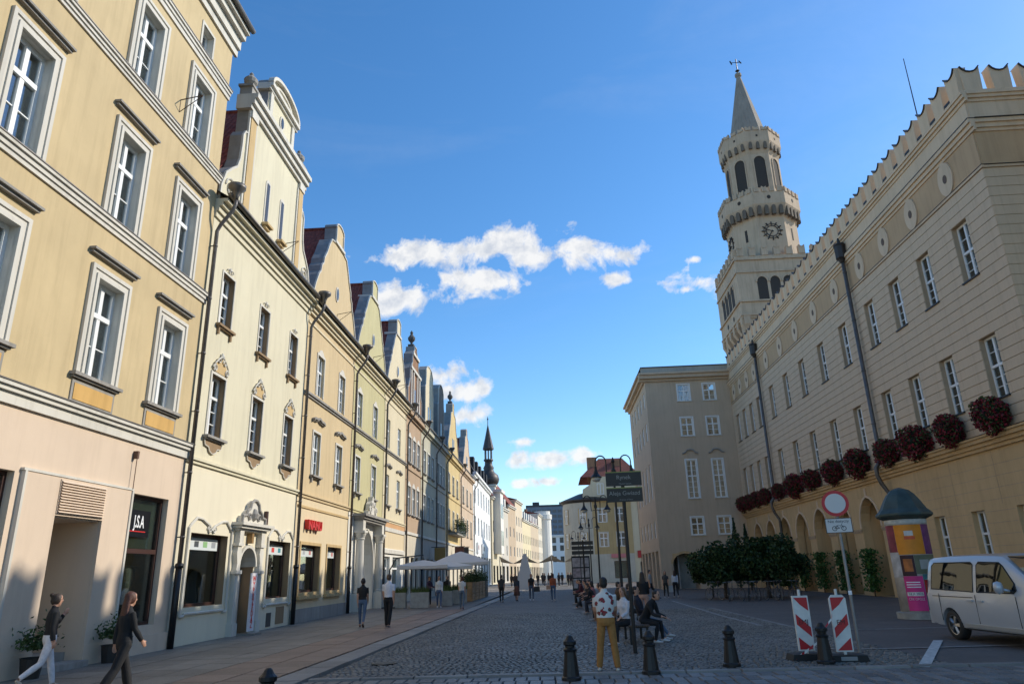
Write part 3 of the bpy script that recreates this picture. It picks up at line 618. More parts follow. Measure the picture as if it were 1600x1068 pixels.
for s in (-1, 1):
    u = MB().box(xc+s*2.78-0.34, xc+s*2.78+0.34, -0.05, 0.45, 20.05, 20.45).box(xc+s*2.78-0.42, xc+s*2.78+0.42, -0.1, 0.5, 20.45, 20.55); u.lathe([(0.08, 0), (0.10, .12), (0.26, .3), (0.28, .45), (0.16, .6), (0.06, .66), (0.09, .74), (0.0, .86)], 12, xc+s*2.78, 0.2, 20.55); u.build('urn', STONE, gb, False)
for s in (-1, 1):
    x = xc+s*0.78; o = MB().box(x-0.23, x+0.23, -0.03, 0, 15.6, 17.35).prism(arc(x, 17.35, 0.23, 0.22, 0, 180, 8), -0.03, 0).build('slit_window', WHITE, gb)
    MB().box(x-0.13, x+0.13, -0.045, -0.028, 15.65, 17.4).build('pane', plain('dark_slit_glass', (0.07, 0.06, 0.05), 0.2), o); MB().box(x-0.3, x+0.3, -0.26, 0, 15.42, 15.52).box(x-0.22, x+0.22, -0.16, 0, 15.3, 15.42).build('sill', PILA, o)
bracket(gb, xc+0.95, 15.5, 0.8)
gable_roof(h2, W2, 14.8, 21.5, REDTILE, 0.55)
# ground floor of house 2: white portal between two shop windows
gfh = [(X2(21.84), X2(24.4), 1.1, 3.28), (X2(25.36), X2(26.72), 0.05, 2.95, .55), (X2(28.1), X2(30.4), 1.14, 3.3)]
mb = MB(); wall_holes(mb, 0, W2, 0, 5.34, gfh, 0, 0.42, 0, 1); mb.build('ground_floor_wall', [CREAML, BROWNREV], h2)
STICK = plain('shop_sticker_strip', (0.62, 0.66, 0.66), 0.6); 
def stickers(sw, xa, xb, z, cols_):
    s = MB().box(xa, xb, -0.005, 0.0, z, z+0.36).build('sticker_strip', STICK, sw, loc=(0, 0.30, 0))
    for k, c in enumerate(cols_):
        x = xa+(xb-xa)*(k+0.5)/len(cols_); MB().box(x-0.14, x+0.14, -0.01, -0.006, z+0.09, z+0.27).build('sticker', plain('sticker_%d_%d_%d' % tuple(int(v*99) for v in c), c, 0.6), s)
for (a, b) in ((21.84, 24.4), (28.1, 30.4)):
    s_ = shopwin(h2, X2(a), X2(b), 1.1, 3.29, 0.32); stickers(s_, X2(a)+0.1, X2(b)-0.1, 2.8, [(0.5, .2, .15), (.06, .07, .08), (.25, .45, .2), (.3, .32, .35)] if a < 25 else [(.1, .3, .25), (.6, .06, .05), (.05, .25, .3)])
    mb = MB(); x0, x1 = X2(a)-0.22, X2(b)+0.22; xm = (x0+x1)/2
    pth = [(x0-0.04, 0.86), (x0-0.04, 1.02), (x0, 1.02), (x0, 3.42)]+[(x0+0.1, 3.5), (x0+0.45, 3.74), (x0+0.8, 3.72), (xm-0.2, 3.55), (xm-0.05, 3.42)]
    full = pth+[(2*xm-x, z) for x, z in reversed(pth)]
    mb.tube([(x, -0.03, z) for x, z in full], 0.045, 6); mb.tube([(x0-0.04, -0.03, 0.86), (x0+0.2, -0.03, 0.86), (x0+0.2, -0.03, 0.92), (x1-0.2, -0.03, 0.92), (x1-0.2, -0.03, 0.86), (x1+0.04, -0.03, 0.86)], 0.045, 6)
    for s in (-1, 1): mb.tube(spiral(xm+s*0.16, 3.42, 0.13, 0.03, 1.4, -0.03, s, 18), 0.035, 5)
    mb.build('shop_window_moulding', WHITE, h2)
pt = mk('portal', None, h2, (X2(26.03), 0, 0))
for s in (-1, 1):
    mb = MB(); mb.box(s*0.98-0.2, s*0.98+0.2, -0.22, 0, 0.0, 0.45); mb.box(s*0.98-0.15, s*0.98+0.15, -0.16, 0, 0.45, 2.05); mb.box(s*0.98-0.22, s*0.98+0.22, -0.22, 0, 2.05, 2.17)
    mb.prism([(s*0.98+a, b) for a, b in ([(-.15, 2.17), (.15, 2.17), (.11, 2.4), (.19, 2.75), (.13, 2.98), (-.13, 2.98), (-.19, 2.75), (-.11, 2.4)])], -0.17, 0); mb.box(s*0.98-0.22, s*0.98+0.22, -0.22, 0, 2.98, 3.08); mb.box(s*0.95-0.16, s*0.95+0.16, -0.2, 0, 3.08, 3.5); mb.build('portal_pilaster', WHITE, pt)
mb = MB()
for (za, zb, pr, hw) in ((3.5, 3.58, .2, 1.22), (3.58, 3.68, .32, 1.32), (3.68, 3.78, .42, 1.42)): mb.box(-hw, hw, -pr, 0, za, zb)
pd = mirror([(1.02, 3.78), (1.0, 4.02), (0.72, 4.05), (0.62, 4.2), (0.42, 4.3), (0.34, 4.5), (0.12, 4.62)], 0); mb.prism(pd[::-1], -0.16, 0); mb.build('portal_top', WHITE, pt)
mb = MB(); mb.tube([(x, -0.19, z) for x, z in pd], 0.055, 6); mb.lathe([(0, -.22), (.14, -.1), (.17, .05), (.08, .22), (0, .26)], 10, 0, -0.17, 4.08)
for s in (-1, 1): mb.tube(spiral(s*0.42, 4.0, 0.15, 0.03, 1.2, -0.2, s, 16), 0.035, 5)
mb.build('pediment_ornament', STONE, pt)
# round-headed doorway: spandrels, arch moulding, open door leaf, fanlight grille
sp = MB(); A = arc(0, 2.3, 0.68, 0.65, 180, 0, 12)
sp.prism([(-0.69, 2.3)]+[(-0.69, 2.96), (0, 2.96)]+[p for p in reversed(A[:7])][0:6], -0.02, 0.5); sp.prism([(0, 2.96), (0.69, 2.96), (0.69, 2.3)]+[p for p in reversed(A[7:])], -0.02, 0.5); sp.build('arch_spandrel', WHITE, pt)
MB().strip(A, 0.1, -0.1, 0.0).build('arch_moulding', WHITE, pt)
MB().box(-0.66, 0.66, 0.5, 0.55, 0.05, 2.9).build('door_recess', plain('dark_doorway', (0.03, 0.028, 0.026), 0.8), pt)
dl = MB().box(0.0, 0.62, 0.42, 0.47, 0.05, 2.2).build('door', WHITE, pt); MB().tube(spiral(-0.3, 2.45, 0.2, 0.03, 1.3, 0.4, 1, 20), 0.02, 5).tube(spiral(-0.28, 2.15, 0.14, 0.03, 1.2, 0.4, -1, 18), 0.02, 5).tube([(-0.66, 0.4, 2.0), (0, 0.4, 2.0)], 0.02, 5).build('fanlight_grille', FRAME, pt)
MB().box(-0.75, 0.75, -0.35, 0.0, 0.0, 0.07).build('doorstep', STONE, pt)
MB().box(-0.08, 0.08, -0.2, 0, 3.1, 3.45).build('lamp', plain('copper_lamp', (0.3, 0.17, 0.06), 0.4), pt)
MB().box(X2(27.35), X2(27.5), -0.12, 0, 3.85, 4.35).build('wall_lamp', DARKWOOD, h2)
MB().box(X2(28.3), X2(28.75), -0.02, 0, 0.12, 0.62).build('meter_hatch', plain('dark_hatch', (0.07, 0.06, 0.05), 0.7), h2); MB().box(X2(29.25), X2(30.1), -0.02, 0, 0.16, 0.8).build('wall_hatch', BROWNREV, h2)
downpipe(h2, W2, 14.7, True)
# banner stand in front of the portal
bs = thing('banner_stand', 'tall narrow white sale banner with red vertical lettering beside the white portal', 'banner', (XL+0.55, 25.55, 0.05), R(90))
MB().box(-0.26, 0.26, -0.02, 0.02, 0.12, 2.02).build('panel', plain('banner_white', (0.72, 0.68, 0.68), 0.6), bs)
for i, ch in enumerate('WYPRZEDAŻ'): text('letter', ch, 0.25, RT, bs, (0, -0.025, 1.82-i*0.19), 0.002, None, None, 0.006)
MB().box(-0.34, 0.34, -0.3, 0.3, 0, 0.07).tube([(0, 0.05, 0.05), (0, 0.05, 1.9)], 0.02, 6).build('base', plain('steel', (0.4, 0.4, 0.4), 0.3, 0.9), bs)

# ------------------------------------------------------------------ houses 3, 4, 5: narrow houses with curved gables
def curved_gable(root, w, zc, m, mw=None, thick=0.6):
    hw = w/2-0.35; xc = w/2
    half = [(hw, zc), (hw-0.02, zc+0.55), (hw-0.28, zc+1.15), (hw-0.62, zc+1.75), (hw-0.9, zc+2.05), (hw-1.0, zc+2.4), (hw-1.25, zc+2.65), (hw-1.32, zc+2.95), (hw-1.7, zc+3.45), (hw-2.0, zc+4.0), (max(0.72, hw-2.35), zc+4.5), (0.72, zc+4.62), (0.78, zc+4.66), (0.78, zc+4.78), (0.62, zc+4.82), (0.6, zc+5.6), (0.66, zc+5.65)]
    prof = mirror(half, xc); prof = prof[:len(half)]+arc(xc, zc+5.65, 0.66, 0.3, 180, 0, 8)[1:-1]+prof[len(half):]
    g = gable(root, prof, m, thick); oval(root, xc, zc+1.9, 0.17, 0.34)
    mb = MB(); mb.box(xc-0.85, xc+0.85, -0.1, 0.88, zc+4.64, zc+4.8); mb.build('gable_cornice', WHITE, g); bracket(root, xc+0.25, zc+0.85, 0.75)
    return g
def narrow(root, w, m, gm, win_x, rt=REDTILE, lowhood='curved', upcrest='scallop', ledge=True, sur=WHITE, ground=None, zc=14.5, dx=0.0):
    ups = [(x, 10.25, 1.02, 2.0) for x in win_x]; lows = [(x, 6.42, 1.05, 2.02) for x in win_x]
    mb = MB(); wall_holes(mb, 0, w, 5.4, 14.2, [(x-ww/2, x+ww/2, z, z+h) for x, z, ww, h in ups+lows], 0, 0.32); mb.build('wall', m, root)
    for x, z, ww, h in ups:
        o = window(root, x, z, ww, h, 0.10, 2, 0.62, (0, 1), 0.085)
        if sur: surround(o, ww, h, sur, 0.1, 0.04, 1, upcrest)
    for x, z, ww, h in lows:
        o = window(root, x, z, ww, h, 0.10, 2, 0.62, (0, 1), 0.085)
        if sur: surround(o, ww, h, sur, 0.1, 0.04)
        sill(o, ww, STONE, 0.05, 0.2, 0.16, True); 
        if lowhood: hood(root, x, z+h+0.52, 1.6, lowhood)
    if ledge: stackbox(root, 'string_course', 0, w, [(9.88, 9.98, .07), (9.98, 10.08, .14)], STONE)
    stackbox(root, 'string_course', 0, w, [(5.3, 5.42, .06), (5.42, 5.5, .12)], m)
    stackbox(root, 'cornice', 0, w+0.01, [(13.4, 13.5, .05), (13.85, 14.0, .12), (14.0, 14.18, .22), (14.18, 14.35, .38)], IVORY)
    MB().tube([(-0.02, -0.5, 14.46), (w+0.02, -0.5, 14.46)], 0.09, 10).build('gutter', ZINCD, root, True)
    MB().add([(0,-.48,14.38),(w,-.48,14.38),(w,.3,14.9),(0,.3,14.9)],[(0,1,2,3)]).build('eaves_strip', ZINCD, root)
    shell(root, w, 14.5, m)
    if gm: curved_gable(root, w, zc, gm)
    gable_roof(root, w, 14.8, 20.25, rt, 0.65)
    downpipe(root, w, 14.65, True)
PEACH = stucco('peach_stucco', (0.60, 0.465, 0.275), 0.06, 0.14); PEACHL = stucco('light_peach_stucco', (0.69, 0.56, 0.365), 0.05, 0.08)
OLIVE = stucco('olive_yellow_stucco', (0.53, 0.475, 0.265), 0.06, 0.14); IVORY = stucco('ivory_stucco', (0.67, 0.58, 0.40), 0.05, 0.12)
Y0 = 30.82; W3 = 8.12; X3 = lambda y: y-Y0
h3 = house('peach_gabled_house', 'peach house with curved gable and red letters over two shop windows', Y0)
narrow(h3, W3, PEACH, PEACH, [X3(32.92), X3(36.55)])
gfh = [(X3(31.65), X3(34.3), 1.26, 3.28), (X3(35.42), X3(37.66), 1.26, 3.3)]
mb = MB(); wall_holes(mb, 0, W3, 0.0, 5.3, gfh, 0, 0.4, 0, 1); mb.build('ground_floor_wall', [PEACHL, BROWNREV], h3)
for k, (a, b, c, d) in enumerate(gfh):
    s_ = shopwin(h3, a, b, c, d, 0.3); stickers(s_, a+0.1, b-0.1, 2.8, [(.3, .35, .4), (.4, .42, .45), (.5, .2, .2)]); mb = MB(); ring(mb, a, b, c, d, 0.13, -0.04, 0); mb.box(a-0.2, b+0.2, -0.14, 0, c-0.28, c-0.13); mb.build('shop_window_moulding', PILA, h3)
stackbox(h3, 'band', 0.1, W3-0.1, [(4.85, 4.95, .05)], PILA); MB().box(0, W3, -0.05, 0, 0, 0.6).build('plinth', STONE, h3)
sgn = mk('shop_sign', None, h3, (X3(32.9), -0.12, 4.13)); sgn['label'] = 'red three-dimensional shop letters'
RED = plain('red_acrylic', (0.62, 0.015, 0.012), 0.35); text('lettering', 'NANU', 0.56, RED, sgn, (0, 0, 0), 0.1, 1.9, None, 0.02)
Y0 = 38.95; W4 = 7.8; X4 = lambda y: y-Y0
h4 = house('olive_gabled_house', 'olive yellow house with curved gable and tall white columned portal', Y0)
narrow(h4, W4, OLIVE, OLIVE, [X4(40.25), X4(44.05)])
mb = MB(); wall_holes(mb, 0, W4, 0, 5.3, [(X4(40.95), X4(44.35), 0.0, 4.4, 1.6)], 0, 1.6); PALEW = stucco('white_stucco', (0.76, 0.73, 0.66), 0.05, 0.1); mb.build('ground_floor_wall', PALEW, h4)
pt = mk('portal', None, h4, (X4(42.65), 0, 0)); half = [(1.70, 2.5), (1.62, 3.1), (1.35, 3.7), (0.9, 4.15), (0.35, 4.42)]
A = mirror(half, 0); sp = MB(); sp.prism([(-1.71, 2.5), (-1.71, 4.6), (0, 4.6), (0, 4.44)][::-1]+[], -0.02, -0.019)
sp = MB(); sp.prism(([(-1.705, 4.41), (-1.705, 2.5)]+A[1:5]+[(0, 4.5), (-0.0, 4.41)])[:6]+[(-0.30, 4.41)], 0.0, 1.5); sp.prism([(-x, z) for x, z in (([(-1.705, 4.41), (-1.705, 2.5)]+A[1:5])[:6]+[(-0.30, 4.41)])][::-1], 0.0, 1.5); sp.build('arch_spandrel', PALEW, pt)
MB().strip([(-1.7, 0.0)]+A[:5]+[(0, 4.55)]+A[5:]+[(1.7, 0.0)], 0.14, -0.1, 0).build('arch_moulding', WHITE, pt)
for s in (-1, 1):
    c = MB(); x = s*2.25; c.box(x-0.38, x+0.38, -0.62, 0, 0, 0.9); c.box(x-0.32, x+0.32, -0.58, 0, 0.9, 1.0); c.lathe([(0.27, 1.0), (0.29, 1.06), (0.245, 1.12), (0.245, 2.2), (0.215, 3.8), (0.26, 3.86), (0.24, 3.92), (0.32, 4.1), (0.34, 4.2)], 16, x, -0.3); c.box(x-0.36, x+0.36, -0.64, 0, 4.2, 4.32); c.box(x-0.28, x+0.28, -0.52, 0, 4.32, 4.85); c.build('column', WHITE, pt)
mb = MB()
for (za, zb, pr, hw) in ((4.85, 4.97, .52, 2.6), (4.97, 5.1, .62, 2.7), (5.1, 5.24, .75, 2.85)): mb.box(-hw, hw, -pr, 0, za, zb)
mb.build('entablature', STONE, pt); mb = MB(); mb.prism(mirror([(1.1, 5.24), (0.95, 5.5), (0.62, 5.6), (0.5, 5.95), (0.2, 6.15), (0.1, 6.4)], 0)[::-1], -0.4, -0.1)
for s in (-1, 1): mb.tube(spiral(s*0.62, 5.55, 0.26, 0.05, 1.3, -0.42, s, 18), 0.06, 6); mb.tube(spiral(s*0.3, 5.9, 0.18, 0.04, 1.2, -0.42, -s, 16), 0.05, 6)
mb.lathe([(0, 0), (.14, .1), (.18, .3), (.1, .5), (0, .6)], 10, 0, -0.3, 5.7); mb.build('crest', WHITE, pt)
MB().box(-1.69, 1.69, 1.55, 1.6, 0, 4.4).build('passage_wall', PALEW, pt); dd = MB().box(-0.2, 0.75, 1.5, 1.54, 0.1, 3.0).prism(arc(0.27, 3.0, 0.47, 0.45, 0, 180, 10), 1.5, 1.54).build('door', plain('grey_white_door', (0.42, 0.42, 0.42), 0.6), pt); MB().box(0.05, 0.5, 1.48, 1.5, 0.4, 2.2).prism(arc(0.27, 2.2, 0.22, 0.3, 0, 180, 8), 1.48, 1.5).build('door_panel', plain('grey_panel', (0.26, 0.27, 0.28), 0.6), dd)
Y0 = 46.75; W5 = 7.15; X5 = lambda y: y-Y0
h5 = house('ivory_gabled_house', 'ivory house with curved gable and white double shop doors behind the flat parasols', Y0)
narrow(h5, W5, IVORY, IVORY, [X5(47.9), X5(51.4)], sur=None, upcrest=None)
gfh = [(X5(47.3), X5(49.25), 0.1, 3.1), (X5(50.1), X5(52.6), 0.1, 3.1)]
mb = MB(); wall_holes(mb, 0, W5, 0, 3.62, gfh, 0, 0.4); mb.build('shopfront_wall', PALEW, h5); MB().box(0, W5, 0, 0.3, 3.62, 4.75).build('ground_floor_wall', PEACHL, h5); MB().box(0, W5, -0.03, 0.3, 4.75, 5.3).build('band', stucco('orange_band', (0.62, 0.36, 0.18)), h5); MB().box(0.0, W5, -0.06, 0, 4.72, 4.98).box(0.2, W5-0.2, -0.12, 0, 3.3, 3.55).build('trim', WHITE, h5)
for a, b, c, d in gfh: shopwin(h5, a, b, c, d, 0.25, 2.35, FRAME, 0.14)

# ------------------------------------------------------------------ houses 6 to 10, further down the row
def row_house(root, w, m, nwin, gm, gstyle, ground, urn=False, zc=14.5, zg=20.4, sur=WHITE, arched=False, rt=SLATE, gw=None, thick=0.7):
    xs = [w*(i+0.75)/(nwin+0.5) for i in range(nwin)]; ww = min(1.15, w/nwin*0.52)
    ws = [(x, z, ww, h) for x in xs for z, h in ((10.35, 2.0), (6.4, 2.1))]
    gfh = [(x-ww*0.55, x+ww*0.55, 0.5, 3.2) for x in xs]
    mb = MB(); wall_holes(mb, 0, w, 4.9, 14.2, [(x-a/2, x+a/2, z, z+h) for x, z, a, h in ws], 0, 0.3); mb.build('wall', m, root)
    mb = MB(); wall_holes(mb, 0, w, 0, 4.9, gfh, 0, 0.3); mb.build('ground_floor_wall', ground, root)
    for x, z, a, h in ws:
        o = window(root, x, z, a, h, 0.07, 2, 0.62, (0, 0), 0.09)
        if sur: surround(o, a, h, sur, 0.12, 0.05, 1, 'scallop' if arched else None); sill(o, a, STONE, 0.05, 0.16, 0.12)
    for a, b, c, d in gfh: shopwin(root, a, b, c, d, 0.2)
    stackbox(root, 'string_course', 0, w, [(9.75, 9.9, .08)], m); stackbox(root, 'string_course', 0, w, [(4.85, 5.05, .10)], WHITE)
    stackbox(root, 'cornice', 0, w, [(13.8, 14.0, .14), (14.0, 14.35, .36)], m); MB().tube([(0, -0.45, 14.45), (w, -0.45, 14.45)], 0.09, 8).build('gutter', ZINCD, root)
    xc = w/2; hw = (gw or w)/2-0.3; H = zg-zc
    if gstyle == 'curve': half = [(hw, zc), (hw-0.1, zc+0.14*H), (hw*0.8, zc+0.3*H), (hw*0.7, zc+0.42*H), (hw*0.52, zc+0.55*H), (hw*0.42, zc+0.72*H), (hw*0.40, zc+0.78*H), (0.62, zc+0.82*H), (0.55, zc+0.97*H), (0.2, zc+H)]
    elif gstyle == 'step': half = [(hw, zc), (hw, zc+0.3*H), (hw*0.92, zc+0.31*H), (hw*0.72, zc+0.45*H), (hw*0.7, zc+0.6*H), (hw*0.62, zc+0.62*H), (hw*0.42, zc+0.72*H), (hw*0.4, zc+0.86*H), (hw*0.3, zc+0.88*H), (0.4, zc+0.95*H), (0.4, zc+H)]
    else: half = [(hw*0.62, zc), (hw*0.62, zc+0.62*H), (hw*0.55, zc+0.66*H), (hw*0.5, zc+0.8*H), (hw*0.5, zc+0.9*H), (hw*0.3, zc+0.98*H), (0.2, zc+H)]
    if gm:
        g = gable(root, mirror(half, xc), gm, thick)
        for s in ((-0.5, 0.5) if w > 7 else (0,)):
            MB().box(xc+s-0.24, xc+s+0.24, -0.03, 0.01, zc+0.9, zc+2.2).build('gable_window', plain('dark_oval_glass', (0.05, 0.055, 0.06), 0.15), g)
        if gstyle == 'step':
            mb = MB()
            for s in (-1, 1):
                for q in (0.28, 0.6): mb.box(xc+s*hw*q-0.14, xc+s*hw*q+0.14, -0.1, 0, zc+0.1, zc+0.6*H)
            mb.box(xc-hw*0.75, xc+hw*0.75, -0.16, 0, zc+0.6*H, zc+0.64*H); mb.box(xc-hw*0.45, xc+hw*0.45, -0.14, 0, zc+0.84*H, zc+0.88*H); mb.build('gable_pilaster', WHITE, g)
        if urn: MB().box(xc-0.3, xc+0.3, 0.1, thick-0.1, zg, zg+0.3).lathe([(0.1, .3), (0.1, .5), (0.3, .75), (0.32, .95), (0.14, 1.2), (0.1, 1.3), (0.14, 1.42), (0.0, 1.65)], 10, xc, thick/2, zg).build('urn', plain('dark_stone_urn', (0.10, 0.095, 0.09), 0.9), g)
    shell(root, w, 14.4, m); gable_roof(root, w, 14.6, zg-1.3, rt, thick+0.05); downpipe(root, w, 14.6, True)
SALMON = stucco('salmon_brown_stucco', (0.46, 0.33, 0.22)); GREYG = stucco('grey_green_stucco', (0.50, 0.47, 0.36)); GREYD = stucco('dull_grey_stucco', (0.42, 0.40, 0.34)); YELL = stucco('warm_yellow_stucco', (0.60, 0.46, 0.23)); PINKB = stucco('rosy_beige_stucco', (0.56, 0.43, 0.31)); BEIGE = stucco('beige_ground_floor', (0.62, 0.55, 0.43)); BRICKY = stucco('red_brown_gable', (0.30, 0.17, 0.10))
h6 = house('salmon_gabled_house', 'salmon brown house with ornate pilastered gable topped by a dark urn', 53.9); row_house(h6, 6.5, SALMON, 3, BRICKY, 'step', BEIGE, True, 14.5, 20.4, arched=True)
h7 = house('grey_green_house', 'grey green house with plain pale gable left of the darkest house', 60.4); row_house(h7, 7.6, GREYG, 3, IVORY, 'pier', stucco('grey_base', (0.4, 0.38, 0.34)), False, 14.5, 20.6)
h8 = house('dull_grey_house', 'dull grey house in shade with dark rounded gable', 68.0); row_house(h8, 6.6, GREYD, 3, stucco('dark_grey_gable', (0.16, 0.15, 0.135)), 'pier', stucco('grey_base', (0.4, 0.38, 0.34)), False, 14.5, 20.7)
h9 = house('yellow_gabled_house', 'warm yellow house with curved gable, dark urn and planted balcony', 74.6); row_house(h9, 11.8, YELL, 3, YELL, 'curve', BEIGE, True, 14.5, 20.9, gw=9.5)
h10 = house('rosy_gabled_house', 'rosy beige house with small stepped gable left of the white building', 86.5); row_house(h10, 14.3, PINKB, 3, PINKB, 'curve', BEIGE, False, 14.5, 20.4, rt=REDTILE, gw=9.0)
bal = MB().box(2.2, 10.0, -0.9, 0, 5.9, 6.1).build('balcony', STONE, h9); MB().box(2.2, 10.0, -0.95, -0.88, 6.1, 7.0).build('balcony_front', IRON, bal)
# hanging shop signs
for (yy, zz, cc) in ((66.0, 3.6, (0.35, 0.2, 0.05)), (79.5, 4.1, (0.10, 0.03, 0.02)), (84.0, 4.2, (0.02, 0.02, 0.025))):
    s_ = thing('hanging_sign', {66.0: 'yellow brown sign hanging on the grey green house', 79.5: 'dark red brown sign on the shaded yellow house', 84.0: 'black sign hanging by the end of the yellow house'}[yy], 'sign', (XL, yy, zz), R(90)); MB().box(-0.04, 0.04, -1.3, -0.3, -0.5, 0.6).build('board', plain('signboard_%d' % yy, cc, 0.5), s_); MB().tube([(0, 0, 0.65), (0, -1.4, 0.65)], 0.03, 6).build('arm', IRON, s_)
# ------------------------------------------------------------------ white building with mansard roof, then the houses of the narrowing street
WHT = stucco('bright_white_stucco', (0.80, 0.80, 0.78), 0.03, 0.05)
hw_ = house('white_mansard_building', 'bright white building with dark mansard roof and big shop panes', 101.0)
W = 27.0; xs = [2.6+i*4.4 for i in range(6)]; ws = [(x, z, 1.7, 2.6) for x in xs for z in (11.6, 7.2)]; gfh = [(1.0+i*4.4, 4.6+i*4.4, 0.2, 4.3) for i in range(6)]
mb = MB(); wall_holes(mb, 0, W, 0, 15.4, [(x-a/2, x+a/2, z, z+h) for x, z, a, h in ws]+gfh, 0, 0.3); mb.build('wall', WHT, hw_)
for x, z, a, h in ws: window(hw_, x, z, a, h, 0.15, 2, None, (0, 0), 0.12)
for a, b, c, d in gfh: shopwin(hw_, a, b, c, d, 0.25, None, plain('grey_alu', (0.25, 0.25, 0.25), 0.4), 0.16)
stackbox(hw_, 'cornice', 0, W, [(15.2, 15.5, .25), (15.5, 15.8, .5)], WHT); shell(hw_, W, 15.4, WHT); mb = MB(); mb.add([(0,-.2,15.8),(W,-.2,15.8),(W,2.4,20.2),(0,2.4,20.2),(W,10,20.8),(0,10,20.8)], [(0,1,2,3),(3,2,4,5),(1,4,2),(0,3,5)]); mb.build('mansard_roof', SLATE, hw_)
for i in range(5): MB().box(3+i*5, 4.6+i*5, 0.2, 2.5, 16.4, 18.4).build('dormer', SLATE, hw_)
for k, (x, s, c) in enumerate(((3.5, 2.0, (.75, .75, .75)), (10.5, 4.0, (.72, .72, .72)))):
    q = MB().box(x, x+s, -0.25, -0.05, 4.7, 6.2).build('shop_sign', plain('white_sign', c, 0.5), hw_); MB().box(x+s*0.3, x+s*0.7, -0.27, -0.255, 5.2, 5.8).build('logo', plain('dark_red_logo', (0.25, 0.02, 0.03), 0.5) if k == 0 else plain('dark_logo', (0.05, 0.05, 0.06), 0.5), q)
# turret with onion dome behind the white building
tu = thing('onion_turret', 'slender dark onion domed turret with open lantern and spire behind the white building', 'tower', (-13.2, 150, -1.05)); tu.scale = (0.68, 0.68, 0.9)
mb = MB(); mb.box(-2.0, 2.0, -2.0, 2.0, 1.3, 22.5); mb.build('tower_shaft', PALEW, tu); MB().box(-2.4, 2.4, -2.4, 2.4, 22.5, 22.9).box(-2.3, 2.3, -2.3, 2.3, 17.0, 17.4).build('tower_cornice', WHITE, tu)
COP = plain('dark_copper', (0.055, 0.047, 0.045), 0.5, 0.3, var=0.3, scale=2.0)
for (a, ax) in ((0, -2.03), (1, 2.0)):
    q = MB().prism(arc(0, 20.6, 0.8, 0.8, 0, 180, 8)+[(-0.8, 18.3), (0.8, 18.3)], -0.03, 0.0).build('belfry_opening', plain('belfry_brown', (0.16, 0.08, 0.05), 0.8), tu)
    if a == 0: q.location = (0, -2.0, 0)
    else: q.location = (2.0, 0, 0); q.rotation_euler = (0, 0, R(90))
MB().lathe([(2.5, 22.9), (3.0, 23.4), (3.3, 24.2), (2.9, 25.2), (1.8, 25.9), (1.5, 26.5), (1.7, 26.9), (1.2, 27.6), (1.15, 28.4), (1.5, 28.6), (1.5, 28.9)], 16, 0, 0).build('onion_dome', COP, tu, True)
mb = MB()
for i in range(8): a = 2*math.pi*i/8; mb.tube([(1.1*math.cos(a), 1.1*math.sin(a), 28.9), (1.1*math.cos(a), 1.1*math.sin(a), 31.2)], 0.13, 6)
mb.build('lantern_post', COP, tu); MB().lathe([(1.7, 31.2), (1.75, 31.5), (1.0, 34.0), (0.12, 37.2), (0.1, 39.2)], 8, 0, 0).lathe([(0, -.3), (.3, 0), (0, .3)], 8, 0, 0, 38.6).build('spire', COP, tu)
cols_ = [(0.62, 0.55, 0.40), (0.55, 0.50, 0.42), (0.50, 0.38, 0.26), (0.63, 0.52, 0.38), (0.66, 0.56, 0.36), (0.55, 0.44, 0.31), (0.64, 0.58, 0.47)]
lab_ = ['cream corner house with two storey oriel under the onion turret', 'grey beige house with attic dormers beyond the cream oriel house', 'brown house with red roof and narrow front further down the street', 'pale beige house with flat top and cornice down the street', 'light yellow house with dormers far down the street', 'orange beige house with awnings far down the street', 'pale rounded corner tower house at the far end of the left row']
px0 = [(-10.9, 128.5), (-10.2, 141), (-9.4, 151), (-8.4, 161), (-7.4, 173), (-6.0, 190), (-4.4, 209), (-3.2, 224)]
